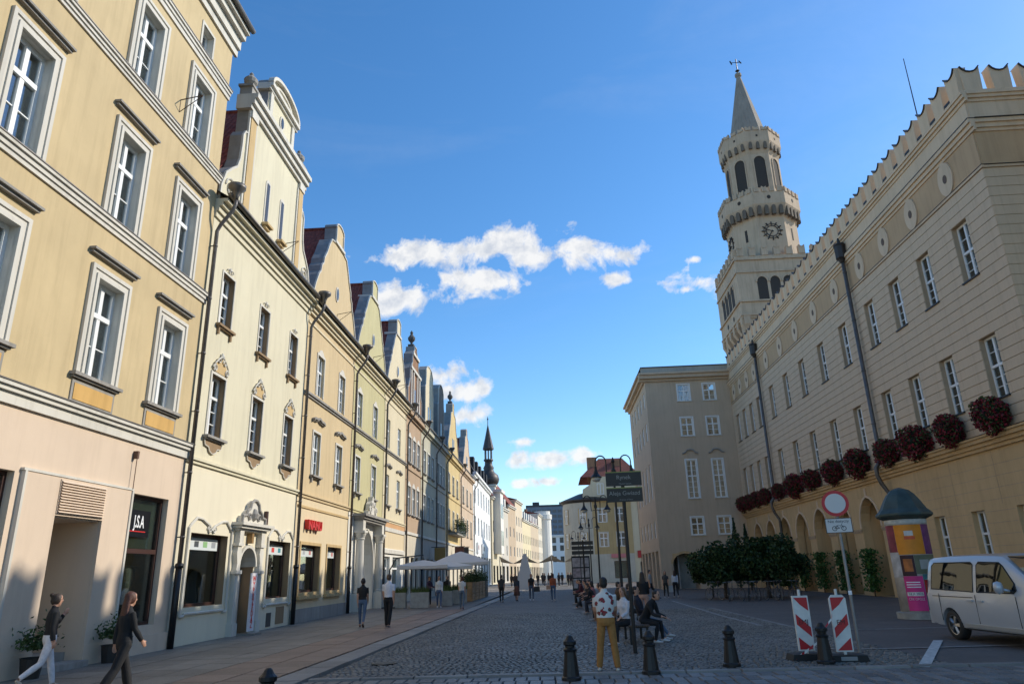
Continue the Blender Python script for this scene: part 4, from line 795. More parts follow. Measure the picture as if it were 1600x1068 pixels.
for k in range(7):
    (xa, ya), (xb, yb) = px0[k], px0[k+1]; L = math.hypot(xb-xa, yb-ya); ang = math.atan2(yb-ya, xb-xa)
    r_ = thing(['oriel_house', 'dormer_house', 'brown_house', 'flat_topped_house', 'yellow_dormer_house', 'awning_house', 'round_corner_house'][k], lab_[k], 'house', (xa, ya, 0), ang, 'distant houses of the left row')
    m = stucco('far_house_%d' % k, cols_[k], 0.05, 0.15); hz = [15.0, 14.2, 15.5, 17.5, 14.0, 14.2, 18.0][k]; n = max(2, int(L/3.6)); st = 3 if hz < 16 else 4
    ws = [(L*(i+0.5)/n, 5.2+s*(hz-6)/(st-0.6), 1.3, 2.0) for i in range(n) for s in range(st-1)]
    mb = MB(); wall_holes(mb, 0, L, 0, hz, [(x-a/2, x+a/2, z, z+h) for x, z, a, h in ws]+[(L*(i+0.2)/n, L*(i+0.8)/n, 0.3, 3.2) for i in range(n)], 0, 0.25); mb.build('wall', m, r_)
    for x, z, a, h in ws: window(r_, x, z, a, h, 0.12, 2, None, (0, 0), 0.12, curtain=0.9)
    for i in range(n): shopwin(r_, L*(i+0.2)/n, L*(i+0.8)/n, 0.3, 3.2, 0.2)
    mb = MB(); mb.box(0, 0.2, 0.02, 9, 0, hz); mb.box(L-0.2, L, 0.02, 9, 0, hz); mb.box(0.2, L-0.2, 1.5, 1.6, 0, hz); mb.build('side_wall', m, r_)
    stackbox(r_, 'cornice', 0, L, [(hz-0.4, hz-0.1, .25), (hz-0.1, hz+0.1, .45)], WHITE); rz_ = hz+[4.0, 4.5, 5.5, 1.2, 4.0, 4.0, 0.8][k]
    mb = MB(); mb.add([(0,-.3,hz+.1),(L,-.3,hz+.1),(L,4,rz_),(0,4,rz_),(L,9,hz+.1),(0,9,hz+.1)], [(0,1,2,3),(3,2,4,5),(1,4,2),(0,3,5)]); mb.build('roof', SLATE if k in (1, 4) else REDTILE, r_)
    MB().box(L*0.6, L*0.6+0.9, 4.2, 5.0, rz_-1.5, rz_+1.4).build('chimney', BRICKY, r_)
    if k in (1, 4, 5):
        for i in range(n): MB().box(L*(i+0.5)/n-0.7, L*(i+0.5)/n+0.7, 0.2, 2.6, hz+0.4, hz+2.2).build('dormer', PALEW, r_)
    if k == 0:
        b_ = MB().box(2.5, 6.5, -1.3, 0, 5.2, 16.0).box(2.2, 6.8, -1.6, 0, 16.0, 16.5).build('oriel', PALEW, r_)
        for (x, z) in ((3.5, 6.6), (5.4, 6.6), (3.5, 11.4), (5.4, 11.4)): MB().box(x-0.5, x+0.5, -1.34, -1.305, z, z+2.6).build('oriel_window', plain('dark_oval_glass', (0.05, 0.055, 0.06), 0.15), b_)
    if k == 6: MB().lathe([(2.6, 0), (2.6, 17), (2.9, 17.2), (2.9, 18.6), (2.4, 18.7), (2.4, 19.6)], 20, L-1, 0, 0).build('corner_turret', PALEW, r_, False)
# houses closing the street
wl = thing('white_lowrise', 'low white building with three rows of small windows closing the far street', 'house', (-1.5, 250, 0)); mb = MB(); ws = [(1.5+i*2.6, z, 1.3, 1.8) for i in range(5) for z in (5, 8.6, 11.2)]; wall_holes(mb, 0, 14, 0, 13.6, [(x-a/2, x+a/2, z, z+h) for x, z, a, h in ws], 0, 0.3); mb.box(0, 14, 0.31, 8, 0, 13.5); mb.build('wall', WHT, wl)
for x, z, a, h in ws: MB().box(x-a/2, x+a/2, 0.2, 0.24, z, z+h).build('window', plain('dark_oval_glass', (0.05, 0.055, 0.06), 0.15), wl)
stackbox(wl, 'cornice', 0, 14, [(13.4, 13.8, .4)], WHT)
ap = thing('apartment_block', 'bluish grey high-rise apartment slab rising behind the street end', 'building', (-16, 430, 0)); BLU = stucco('blue_grey_panel', (0.20, 0.24, 0.29)); mb = MB(); mb.box(0, 34, 0.2, 14, 0, 39); mb.build('wall', BLU, ap)
for i in range(11):
    for s in range(12): MB().box(0.6+i*3.05, 2.9+i*3.05, 0.1, 0.2, 2+s*3.05, 3.6+s*3.05).build('window', plain('far_pane', (0.08, 0.09, 0.11), 0.2), ap)
MB().box(0, 34, 0, 14, 39, 40).box(4, 8, 3, 8, 40, 42).box(20, 25, 3, 8, 40, 41.6).build('roof', plain('dark_roof', (0.06, 0.06, 0.07), 0.8), ap)
# ------------------------------------------------------------------ town hall
TH = stucco('town_hall_render', (0.67, 0.51, 0.35), 0.09, 0.14); THG = stucco('town_hall_joint', (0.46, 0.34, 0.225), 0.1, 0.2); THO = stucco('town_hall_ochre_base', (0.60, 0.41, 0.215), 0.10, 0.16); THF = stucco('town_hall_frieze', (0.55, 0.375, 0.22), 0.08, 0.15)
DARKCAP = plain('dark_sheet_metal', (0.05, 0.042, 0.038), 0.5, 0.4)
YF, YN = 68.7, 26.0; LT = YF-YN; T = lambda Y: YF-Y
th = thing('town_hall', 'long beige town hall wing with battlements, flower baskets and rusticated walls on the right', 'building', (18.0, YF, 0), R(-90))
WY = [28.35, 31.55, 34.55, 37.6, 41.4, 45.15, 48.95, 52.6, 56.25, 60.0, 62.4, 64.8, 67.1]
ZC0, CH = 6.62, 0.425
ww = 1.15; wins = [(T(y), ZC0+CH*3, ww, CH*6) for y in WY]+[(T(y), ZC0+CH*15, ww, CH*6) for y in WY]
holes = [(x-w/2, x+w/2, z, z+h) for x, z, w, h in wins]
mb = MB(); wall_holes(mb, 0, LT, 6.4, 17.0, holes, 0.02, 0.5); mb.build('wall', THG, th)
blocks = []
for k in range(24):
    za, zb = ZC0+CH*k, ZC0+CH*(k+1); cut = sorted((h[0], h[1]) for h in holes if h[2] < (za+zb)/2 < h[3]); x = 0.0; segs = []
    for a, b in cut: segs.append((x, a)); x = b
    segs.append((x, LT))
    for a, b in segs:
        n = max(1, round((b-a)/2.6))
        for i in range(n): blocks.append((a+(b-a)*i/n, a+(b-a)*(i+1)/n, za))
blocks.sort(key=lambda q: -q[0]); rest = MB()
for i, (a, b, za) in enumerate(blocks):
    w = round(b-a, 2)
    if i < 260: mk('stone_block', cached(('blk', w), lambda: MB().box(-w/2+0.004, w/2-0.004, -0.02, 0.019, 0.014, CH-0.014).mesh('stone_block', TH)), th, ((a+b)/2, 0, za))
    else: rest.box(a+0.004, b-0.004, -0.02, 0.019, za+0.014, za+CH-0.014)
rest.build('stone_blocks', TH, th)['kind'] = 'stuff'
for i, (x, z, w, h) in enumerate(wins):
    o = window(th, x, z, w, h, 0.22, 2, 0.5 if z > 10 else 0.52, (1, 2), 0.085, curtain=rnd.random()*0.8); MB().box(-w/2-0.04, w/2+0.04, -0.09, 0.4, -0.07, -0.005).build('sill', DARKCAP, o)
st = [(6.05, 6.2, .12), (6.2, 6.36, .22), (6.36, 6.52, .34), (6.52, 6.6, .42)]
stackbox(th, 'ledge', 0, LT+0.42, st, THO); stackbox(th, 'ledge_flashing', 0, LT+0.44, [(6.601, 6.63, .44)], DARKCAP)
stackbox(th, 'string_course', 0, LT+0.1, [(16.83, 16.93, .08)], TH); stackbox(th, 'string_flashing', 0, LT+0.12, [(16.931, 16.96, .1)], DARKCAP)
MB().box(0, LT, -0.03, 0.3, 16.96, 18.5).build('frieze', THF, th)
stackbox(th, 'cornice', 0, LT+0.25, [(18.5, 18.65, .08), (18.65, 18.85, .16), (18.85, 19.02, .24)], TH); stackbox(th, 'cornice_flashing', 0, LT+0.26, [(19.021, 19.06, .26)], DARKCAP)
MB().box(0, LT, -0.03, 0.4, 19.06, 19.95).build('attic_band', TH, th); stackbox(th, 'parapet_moulding', 0, LT+0.2, [(19.95, 20.1, .08), (20.1, 20.25, .16), (20.25, 20.38, .22)], TH)
MB().box(0, LT, -0.06, 0.45, 20.38, 20.55).build('parapet', TH, th)
mer = [(-0.36, 0), (0.36, 0), (0.42, 1.18), (0.3, 1.02), (0.16, 0.93), (0, 0.90), (-0.16, 0.93), (-0.3, 1.02), (-0.42, 1.18)]
mer_me = MB().prism(mer, -0.08, 0.36).mesh('merlon', TH); cap_me = MB().strip(mer[2:][::-1], 0.05, -0.14, 0.4).mesh('merlon_cap', DARKCAP); slot_me = MB().box(-0.2, 0.2, -0.02, 0.2, 0.0, 0.12).mesh('drain_slot', DARKCAP)
NM = 35
for i in range(NM):
    x = LT-0.42-i*1.222
    if x < 0.4: break
    m_ = mk('merlon', mer_me, th, (x, 0, 20.53)); mk('merlon_cap', cap_me, m_); mk('drain_slot', slot_me, m_, (-0.61, -0.05, 0.04))
for i, y in enumerate(WY):
    m_ = MB().prism(arc(0, 0, 0.55, 0.78, 0, 360, 28)[:-1], -0.10, -0.03).build('medallion', TH, th, loc=(T(y), 0, 17.72)); MB().prism(arc(0, 0, 0.15, 0.2, 0, 360, 16)[:-1], -0.115, -0.098).build('medallion_boss', plain('dark_boss', (0.13, 0.085, 0.06), 0.8), m_)
# ground floor: plain part near the corner, pointed arches further on
AY = [42.3, 46.2, 50.05, 53.85, 57.7, 61.5, 65.3]
gw = [(T(y), 1.9, 1.0, 1.85) for y in (28.6, 31.75, 34.9, 38.2)]
ah = [(T(y)-1.3, T(y)+1.3, 0.0, 5.36) for y in AY]
mb = MB(); wall_holes(mb, 0, LT, 0, 6.05, [(x-w/2, x+w/2, z, z+h) for x, z, w, h in gw]+ah, 0.0, 0.55); mb.build('ground_floor_wall', THO, th)
for x, z, w, h in gw: window(th, x, z, w, h, 0.24, 2, 0.5, (0, 1), 0.08, curtain=0.1)
jm = MB()
for k in range(12):
    z = 0.5+k*0.45
    segs = [(T(40.6), LT)] if z > 3.8 or z < 1.9 else [(T(40.6), T(38.8)), (T(37.6), T(35.5)), (T(34.3), T(32.4)), (T(31.1), T(29.2)), (T(28.0), LT)]
    for a, b in segs: jm.box(a, b, -0.006, 0.0, z-0.01, z+0.01)
for y in (29.9, 33.2, 36.5, 40.3): jm.box(T(y)-0.01, T(y)+0.01, -0.007, 0.0, 3.9, 6.0)
jm.build('joint_line', THG, th)
hp = [(1.31, 3.7), (1.28, 4.1), (1.12, 4.55), (0.82, 4.95), (0.42, 5.22), (0.0, 5.36)]
sp = MB(); L_ = [(-x, z) for x, z in hp]; sp.prism([(-1.32, 5.37)]+L_+[(0, 5.37)], 0.0, 0.5); sp.prism(([(1.32, 5.37)]+hp+[(0, 5.37)])[::-1], 0.0, 0.5); spm = sp.mesh('arch_spandrel', THO)
am = MB().strip(L_+hp[::-1][1:], 0.13, -0.06, 0.0).box(-0.09, 0.09, -0.07, 0.0, 5.45, 5.85).mesh('arch_moulding', TH); cm_ = MB().box(-0.64, 0.64, -0.07, 0.0, 3.55, 3.66).box(-0.6, 0.6, -0.04, 0.0, 3.45, 3.55).mesh('impost', THG)
for i, y in enumerate(AY):
    a_ = mk('arch', spm, th, (T(y), 0, 0)); mk('arch_moulding', am, a_); mk('impost', cm_, a_, (-1.95, 0, 0))
    if i == 0: mk('impost', cm_, a_, (1.95, 0, 0))
    MB().box(-1.4, 1.4, 1.15, 1.25, 0, 5.5).build('niche_wall', TH, a_); wn = window(th, T(y)+0.25, 1.9, 1.0, 1.85, 1.02, 2, 0.5, (0, 1), 0.08, curtain=0.0)
    MB().box(-1.31, -1.3, 0.5, 1.2, 0, 5.4).box(1.3, 1.31, 0.5, 1.2, 0, 5.4).build('niche_side', THO, a_)
MB().box(0.5, LT-0.3, 2.0, 2.1, 0, 19).build('inner_wall', ROOM, th); mb = MB()
for z in (6.2, 11.5, 16.8): mb.box(0.5, LT-0.3, 0.6, 2.0, z, z+0.2)
mb.build('floor_slab', ROOM, th); MB().box(0.2, LT-0.2, 0.4, 14, 19.4, 19.6).build('roof', DARKCAP, th)
def th_pipe(Y):
    x = T(Y); mb = MB(); mb.tube([(x, -0.26, 19.2), (x, -0.26, 7.1), (x, -0.34, 6.9), (x, -0.58, 6.6), (x, -0.58, 6.2), (x, -0.45, 5.8), (x, -0.12, 5.2), (x, -0.12, 0.0)], 0.11, 10)
    for z in (9, 12, 15, 18): mb.lathe([(0.13, -.03), (0.13, .03)], 10, x, -0.26, z)
    p = mb.build('downpipe', PIPE, th, True); MB().lathe([(0.11, -.3), (0.22, -.1), (0.32, 0), (0.32, .75), (0.36, .8), (0.30, .92), (0.1, 1.0), (0.05, 1.3)], 8, x, -0.3, 18.9).build('hopper', DARKCAP, p)
th_pipe(39.1); th_pipe(58.4)
# short end face of the town hall towards the camera
eg = mk('end_face', None, th, (LT, 0, 0), (0, 0, R(90)))        # local x runs away from the street
mb = MB(); wall_holes(mb, 0.02, 13, 0, 17.0, [(2.6, 3.75, ZC0+CH*3, ZC0+CH*9), (2.6, 3.75, ZC0+CH*15, ZC0+CH*21), (6.6, 7.75, ZC0+CH*3, ZC0+CH*9), (6.6, 7.75, ZC0+CH*15, ZC0+CH*21)], 0.0, 0.5); mb.build('wall', THG, eg); 
for k in range(24):
    za, zb = ZC0+CH*k, ZC0+CH*(k+1)
    for a, b in (((0.0, 2.6), (3.75, 6.6), (7.75, 13)) if k in range(3, 9) or k in range(15, 21) else ((0.0, 13),)): MB().box(a, b, -0.02, 0.01, za+0.014, zb-0.014).build('stone_course', TH, eg)
for st_, m_ in (([(6.05, 6.36, .22), (6.36, 6.6, .42)], THO), ([(16.83, 16.93, .08)], TH), ([(16.96, 18.5, .03)], THF), ([(18.5, 18.65, .08), (18.65, 18.85, .16), (18.85, 19.02, .24)], TH), ([(19.06, 19.95, .03)], TH), ([(19.95, 20.1, .08), (20.1, 20.25, .16), (20.25, 20.38, .22)], TH), ([(20.38, 20.55, .06)], TH)): stackbox(eg, 'moulding', 0.03, 13, st_, m_)
for z in (6.63, 16.945, 19.04): stackbox(eg, 'flashing', 0.03, 13, [(z-.012, z+.015, .3 if z > 17 else .12)], DARKCAP)
for i in range(10): mk('merlon', mer_me, eg, (0.5+i*1.222, 0.05, 20.53)); mk('merlon_cap', cap_me, eg, (0.5+i*1.222, 0.05, 20.53))
MB().tube([(T(33.4), 2.5, 19.6), (T(33.4), 2.5, 28.2)], [0.045, 0.02], 6).build('antenna_mast', IRON, th)
# ------------------------------------------------------------------ grey wing across the end of the square
WG = stucco('wing_grey_render', (0.56, 0.43, 0.305), 0.08, 0.12)
X0 = 9.75; wg = thing('town_hall_wing', 'plain grey beige four storey wing with white windows across the square below the tower', 'building', (X0, YF, 0)); WW = 18.0-X0
wx = [13.45-X0, 15.95-X0]
ws = [(x, 17.45, 1.15, 1.65) for x in wx]+[(x, 13.98, 1.15, 1.8) for x in wx]+[(x, 8.05, 1.0, 3.6) for x in wx]+[(x, 4.7, 1.15, 1.6) for x in wx]
mb = MB(); wall_holes(mb, 0, WW, 0, 19.6, [(x-w/2, x+w/2, z, z+h) for x, z, w, h in ws]+[(1.1, 3.4, 0, 3.1, 2.2)], 0, 0.3); mb.build('wall', WG, wg)
for x, z, w, h in ws:
    o = window(wg, x, z, w, h, 0.08, 2, 0.62 if h < 3 else 0.58, (0, 1) if h < 3 else (2, 3), 0.09, curtain=0.1); surround(o, w, h, FRAME, 0.1, 0.025); MB().box(-w/2-0.15, w/2+0.15, -0.1, 0.02, -0.08, 0.0).build('sill', WHITE, o)
    if h > 3: MB().tube([(-0.75, -0.08, h+0.62), (-0.5, -0.1, h+0.68), (-0.32, -0.1, h+0.92), (0, -0.1, h+1.0), (0.32, -0.1, h+0.92), (0.5, -0.1, h+0.68), (0.75, -0.08, h+0.62)], 0.075, 6).build('window_hood', STONE, o)
mb = MB(); A = arc(2.25, 2.2, 1.15, 0.9, 180, 0, 12); mb.prism([(1.09, 3.11), (1.09, 2.2)]+A[:7]+[(2.25, 3.11)], 0, 2.2); mb.prism(([(3.41, 3.11), (3.41, 2.2)]+A[::-1][:7]+[(2.25, 3.11)])[::-1], 0, 2.2); mb.build('archway_spandrel', THO, wg); MB().strip(A, 0.2, -0.03, 0).build('archway_moulding', THO, wg)
stackbox(wg, 'cornice', -0.6, WW, [(19.5, 19.75, .2), (19.75, 20.1, .55), (20.1, 20.3, .75)], WG); MB().box(-0.35, WW, -0.4, 0, 20.3, 20.85).build('attic', stucco('attic_grey', (0.40, 0.36, 0.30)), wg); MB().box(-0.4, WW, -0.45, 15, 20.85, 20.95).build('roof', DARKCAP, wg); MB().add([(.2,.2,20.95),(WW,.2,20.95),(WW,15,20.95),(.2,15,20.95),(4.5,5.5,22.2),(WW,5.5,22.2),(WW,11.5,22.2),(4.5,11.5,22.2)],[(0,1,5,4),(4,5,6,7),(3,0,4,7),(2,3,7,6)]).build('hipped_roof', SLATE, wg)
# its flank towards the street
sd_ = mk('flank', None, wg, (0, 15.0, 0), (0, 0, R(-90)))       # local x runs towards the camera
fw_ = [(2.6+i*2.6, z, 1.1, h) for i in range(5) for z, h in ((17.2, 1.6), (13.9, 1.8), (8.2, 3.4), (4.6, 1.6))]; fa = [(1.0+i*2.7, 2.9+i*2.7, 0, 3.4) for i in range(5)]
mb = MB(); wall_holes(mb, 0, 14.98, 0, 19.5, [(x-w/2, x+w/2, z, z+h) for x, z, w, h in fw_]+fa, 0, 0.3); mb.build('wall', WG, sd_)
for x, z, w, h in fw_: window(sd_, x, z, w, h, 0.08, 2, 0.6, (0, 1), 0.1, curtain=0.1)
stackbox(sd_, 'cornice', 0, 14.7, [(19.5, 19.75, .2), (19.75, 20.1, .55), (20.1, 20.3, .75)], WG); MB().box(0.3, 14.6, 1.6, 1.7, 0, 19).build('inner_wall', ROOM, sd_)
MB().box(0.4, WW-0.1, 2.2, 2.3, 0, 19).build('inner_wall', ROOM, wg); MB().box(0.3, 0.4, 0.4, 2.2, 0, 19).build('inner_wall', ROOM, wg); MB().box(0, WW, 14.7, 15, 0, 20).build('back_wall', WG, wg)
# ------------------------------------------------------------------ tower
TS = stucco('tower_stone', (0.54, 0.415, 0.295), 0.12, 0.22, 0.3)
tw = thing('town_hall_tower', 'tall crenellated clock tower with octagonal shaft and stone spire above the town hall', 'tower', (28.85, 85.6, 0)); tw.scale = (1, 1, 0.967); HWT = 5.2
DK = plain('dark_opening', (0.05, 0.042, 0.036), 0.9); CA = stucco('corbel_arch_shade', (0.17, 0.14, 0.11))  # CA: shade of the corbel arches painted in as a darker stone colour
def oct_(ap): return ap/math.cos(math.pi/8)
a8 = math.pi/8
mb = MB(); mb.box(-3.6, 3.6, -3.6, 3.6, 0, 29.0); mb.box(-HWT, HWT, -HWT, HWT, 30.9, 39.2); mb.build('square_shaft', TS, tw)
fl = MB(); fl.add([(-3.6,-3.6,29.3),(3.6,-3.6,29.3),(3.6,3.6,29.3),(-3.6,3.6,29.3),(-HWT+.02,-HWT+.02,31.0),(HWT-.02,-HWT+.02,31.0),(HWT-.02,HWT-.02,31.0),(-HWT+.02,HWT-.02,31.0)],[(0,1,5,4),(1,2,6,5),(2,3,7,6),(3,0,4,7)]); fl.build('corbel_slope', TS, tw)
for face in range(4):
    f = mk('tower_face', None, tw, None, (0, 0, R(90*face)))
    g = MB()
    for i in range(6):
        x = -4.7+i*1.88; g.add([(x-.38,-HWT-.1,31.2),(x+.38,-HWT-.1,31.2),(x+.38,-HWT-.1,30.2),(x-.38,-HWT-.1,30.2),(x-.14,-3.55,26.8),(x+.14,-3.55,26.8),(x-.38,-3.5,31.2),(x+.38,-3.5,31.2)],[(3,2,1,0),(4,5,2,3),(0,6,4,3),(1,2,5,7),(0,1,7,6)])
    g.build('corbel', TS, f); stackbox(f, 'ledge', -HWT, HWT, [(31.2, 31.4, HWT+.15), (33.0, 33.2, HWT+.2), (36.9, 37.1, HWT+.15), (38.6, 38.8, HWT+.2)], TS)
    for i in range(4):
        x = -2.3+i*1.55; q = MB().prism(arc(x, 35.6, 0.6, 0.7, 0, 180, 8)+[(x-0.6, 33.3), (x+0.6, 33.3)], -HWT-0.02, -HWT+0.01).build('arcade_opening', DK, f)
        MB().strip(arc(x, 35.6, 0.6, 0.7, 180, 0, 8), 0.16, -HWT-0.12, -HWT+0.01).build('arcade_arch', TS, f)
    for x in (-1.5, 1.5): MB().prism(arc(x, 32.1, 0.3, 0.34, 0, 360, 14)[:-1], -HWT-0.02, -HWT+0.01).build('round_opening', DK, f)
    for i in range(7):
        x = -4.5+i*1.5; MB().prism([(x-0.38, 39.2), (x+0.38, 39.2), (x+0.38, 40.35), (x, 40.1), (x-0.38, 40.35)], -HWT-0.1, -HWT+0.45).strip([(x-0.38, 40.35), (x, 40.1), (x+0.38, 40.35)], 0.06, -HWT-0.16, -HWT+0.5).build('merlon', TS, f)
ap = 4.05; mb = MB(); mb.lathe([(oct_(ap), 39.0), (oct_(ap), 46.0)], 8, 0.25, 0, 0, 0, a8); mb.build('octagonal_shaft', TS, tw)
mb = MB(); mb.lathe([(oct_(ap), 45.1), (oct_(4.75), 46.8), (oct_(4.75), 48.5)], 8, 0.25, 0, 0, 0, a8); mb.build('gallery', TS, tw)
for k in range(8):
    f = mk('octagon_face', None, tw, (0.25, 0, 0), (0, 0, R(45*k)))
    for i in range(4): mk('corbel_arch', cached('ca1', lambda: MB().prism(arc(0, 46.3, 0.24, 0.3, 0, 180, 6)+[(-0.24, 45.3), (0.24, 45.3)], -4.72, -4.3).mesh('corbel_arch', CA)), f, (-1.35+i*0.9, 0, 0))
    for i in range(4): mk('merlon', cached('me1', lambda: MB().prism([(-0.28, 48.5), (0.28, 48.5), (0.28, 49.3), (0, 49.1), (-0.28, 49.3)], -4.85, -4.45).mesh('merlon', TS)), f, (-1.45+i*0.97, 0, 0))
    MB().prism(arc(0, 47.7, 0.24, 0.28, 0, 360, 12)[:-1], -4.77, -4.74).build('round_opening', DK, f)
    if k % 2 == 0:
        c = mk('clock', None, f, (0, -ap-0.02, 43.1)); g = MB(); g.strip(arc(0, 0, 0.78, 0.78, 0, 360, 32), 0.09, -0.06, 0.0); g.strip(arc(0, 0, 1.05, 1.05, 0, 360, 32), 0.05, -0.06, 0.0)
        for i in range(12):
            a = R(30*i); g.tube([(0.85*math.cos(a), -0.05, 0.85*math.sin(a)), (1.3*math.cos(a), -0.05, 1.3*math.sin(a))], 0.085, 5)
        g.build('dial', DARKCAP, c); MB().tube([(0, -0.1, 0), (-0.35, -0.1, -0.55)], 0.06, 5).tube([(0.15, -0.12, -0.1), (-0.85, -0.12, 0.28)], 0.05, 5).lathe([(0.1, -.05), (0.1, .05)], 8, 0, -0.1).build('hands', DARKCAP, c)
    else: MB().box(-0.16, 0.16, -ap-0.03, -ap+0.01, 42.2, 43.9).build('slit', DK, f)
ap2 = 3.25; mb = MB(); mb.lathe([(oct_(ap2), 48.2), (oct_(ap2), 55.5)], 8, 0.3, 0, 0, 0, a8); mb.lathe([(oct_(ap2), 55.2), (oct_(3.75), 57.0), (oct_(3.75), 58.6)], 8, 0.3, 0, 0, 0, a8); mb.build('upper_octagon', TS, tw)
for k in range(8):
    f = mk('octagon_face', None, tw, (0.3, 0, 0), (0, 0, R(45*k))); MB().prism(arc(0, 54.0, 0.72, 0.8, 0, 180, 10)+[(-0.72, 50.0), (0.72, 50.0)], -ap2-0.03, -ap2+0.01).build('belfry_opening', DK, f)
    MB().strip([(-0.72, 50.0)]+arc(0, 54.0, 0.72, 0.8, 180, 0, 10)+[(0.72, 50.0)], 0.14, -ap2-0.12, -ap2+0.01).build('belfry_arch', TS, f); 
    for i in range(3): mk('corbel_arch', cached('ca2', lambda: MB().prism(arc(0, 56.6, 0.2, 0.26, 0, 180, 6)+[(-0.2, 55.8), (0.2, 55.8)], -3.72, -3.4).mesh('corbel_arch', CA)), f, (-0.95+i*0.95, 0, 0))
    for i in range(3): mk('merlon', cached('me2', lambda: MB().prism([(-0.36, 58.6), (0.36, 58.6), (0.36, 59.2), (0, 58.95), (-0.36, 59.2)], -3.85, -3.5).mesh('merlon', TS)), f, (-1.05+i*1.05, 0, 0))
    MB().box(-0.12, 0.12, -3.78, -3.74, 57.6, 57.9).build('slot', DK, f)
SPI = stucco('spire_stone', (0.30, 0.265, 0.225), 0.15, 0.25)
sp_ = MB().lathe([(oct_(2.35), 58.4), (oct_(2.3), 59.6), (oct_(0.28), 70.3), (oct_(0.42), 70.5), (oct_(0.42), 70.9), (0.1, 71.1)], 8, 0.4, 0, 0, 0, a8).build('spire', SPI, tw)
MB().tube([(0.4, 0, 71), (0.4, 0, 73.6)], 0.07, 6).lathe([(0, -.3), (.32, 0), (0, .3)], 10, 0.4, 0, 71.5).tube([(-0.3, 0, 73.0), (1.1, 0, 73.0)], 0.05, 5).tube([(-0.45, 0, 73.3), (-0.25, 0, 72.7)], 0.1, 5).tube([(0.8, 0, 73.3), (1.1, 0, 72.8)], 0.08, 5).build('weather_vane', IRON, sp_)
# ------------------------------------------------------------------ house at the end of the square, behind the lamps
EH = 118.0; eh = thing('round_corner_house', 'ochre and white house with rounded left corner and red roof behind the lamp posts', 'house', (1.8, EH, 0)); OC2 = stucco('ochre_orange', (0.50, 0.365, 0.18)); CW = stucco('dirty_white', (0.55, 0.51, 0.42)); 
ws = [(6.2, z, 1.35, 2.2) for z in (9.2, 5.4)]+[(9.0, z, 1.35, 2.2) for z in (9.2, 5.4)]
mb = MB(); wall_holes(mb, 4.6, 10.9, 4.3, 12.6, [(x-w/2, x+w/2, z, z+h) for x, z, w, h in ws], 0, 0.3); mb.build('wall', OC2, eh)
mb = MB(); wall_holes(mb, 4.6, 10.9, 0, 4.3, [(7.6, 9.6, 0.6, 3.2)], 0, 0.3); mb.build('ground_floor_wall', CW, eh); shopwin(eh, 7.6, 9.6, 0.6, 3.2, 0.2)
for x, z, w, h in ws: o = window(eh, x, z, w, h, 0.1, 2, 0.6, (0, 0), 0.12); surround(o, w, h, WHITE, 0.14, 0.05)
ws2 = [(12.6, z, 1.3, 2.2) for z in (9.2, 5.4)]; mb = MB(); wall_holes(mb, 10.9, 15.0, 0, 12.6, [(x-w/2, x+w/2, z, z+h) for x, z, w, h in ws2]+[(11.7, 13.9, 0, 3.0)], 0.05, 0.3); mb.build('cream_wall', IVORY, eh)
for x, z, w, h in ws2: window(eh, x, z, w, h, 0.15, 2, 0.6, (0, 0), 0.12)
sc = MB().prism([(11.4, 3.6), (14.2, 3.6), (14.2, 4.7), (11.4, 4.7)], -0.1, 0.0).build('shop_sign', plain('red_sign', (0.45, 0.03, 0.03), 0.5), eh); MB().box(7.2, 9.9, -0.3, -0.1, 3.7, 4.3).build('shop_sign', plain('red_white_sign', (0.6, 0.2, 0.2), 0.5), eh)
mb = MB(); RC = 4.6; pts = [(RC-RC*math.cos(R(a)), RC-RC*math.sin(R(a))) for a in range(0, 91, 10)]
for (xa, ya), (xb, yb) in zip(pts[:-1], pts[1:]): mb.quad((xa, ya, 0), (xb, yb, 0), (xb, yb, 12.6), (xa, ya, 12.6))
mb.quad((0, 14, 0), (0, RC, 0), (0, RC, 12.6), (0, 14, 12.6)); mb.build('rounded_wall', CW, eh)
for a in (25, 70):
    for z in (9.2, 5.4):
        w_ = window(eh, 0, z, 1.1, 2.2, -0.02, 2, 0.6, (0, 0), 0.1, curtain=0.0); w_.location = (RC-RC*math.cos(R(a)), RC-RC*math.sin(R(a)), z); w_.rotation_euler = (0, 0, R(a-90)); MB().box(-0.7, 0.7, -0.06, -0.03, -0.1, 0.0).box(-0.72, -0.55, -0.05, 0.02, 0, 2.35).box(0.55, 0.72, -0.05, 0.02, 0, 2.35).build('surround', PILA, w_)
mb = MB(); mb.lathe([(RC+0.1, 12.5), (RC+0.5, 12.8), (RC+0.5, 13.0), (2.0, 14.2), (1.0, 14.4)], 28, RC, RC); mb.box(RC, 15.2, -0.45, 0.05, 12.6, 13.0); mb.build('eaves', DARKCAP, eh)
mb = MB(); prof = [(3.2, 13.0), (3.3, 14.6), (4.6, 15.4), (4.9, 16.6), (12.5, 16.6), (12.5, 13.0)]; mb.prism(prof[::-1], 0.5, 1.0); mb.build('attic_gable', IVORY, eh); window(eh, 6.2, 13.7, 1.1, 1.8, 0.47, 2, None, (0, 0), 0.1)
mb = MB(); mb.add([(3.0,.6,16.6),(13,.6,16.6),(10.5,5,20.2),(6.5,5,20.2),(13,12,16.6),(3,12,16.6)], [(0,1,2,3),(1,4,2),(0,3,5),(3,2,4,5)]); mb.build('roof', rooftile('bright_red_tile', (0.24, 0.075, 0.05)), eh); MB().box(4.4, 6.0, 3, 4, 16, 20.2).box(8.6, 10.0, 3, 4, 16, 19.6).build('chimney', BRICKY, eh)
MB().box(4.6, 14.9, 1.5, 1.6, 0, 12.5).build('inner_wall', ROOM, eh); MB().box(14.8, 15.0, 0.1, 14, 0, 12.6).build('side_wall', IVORY, eh)
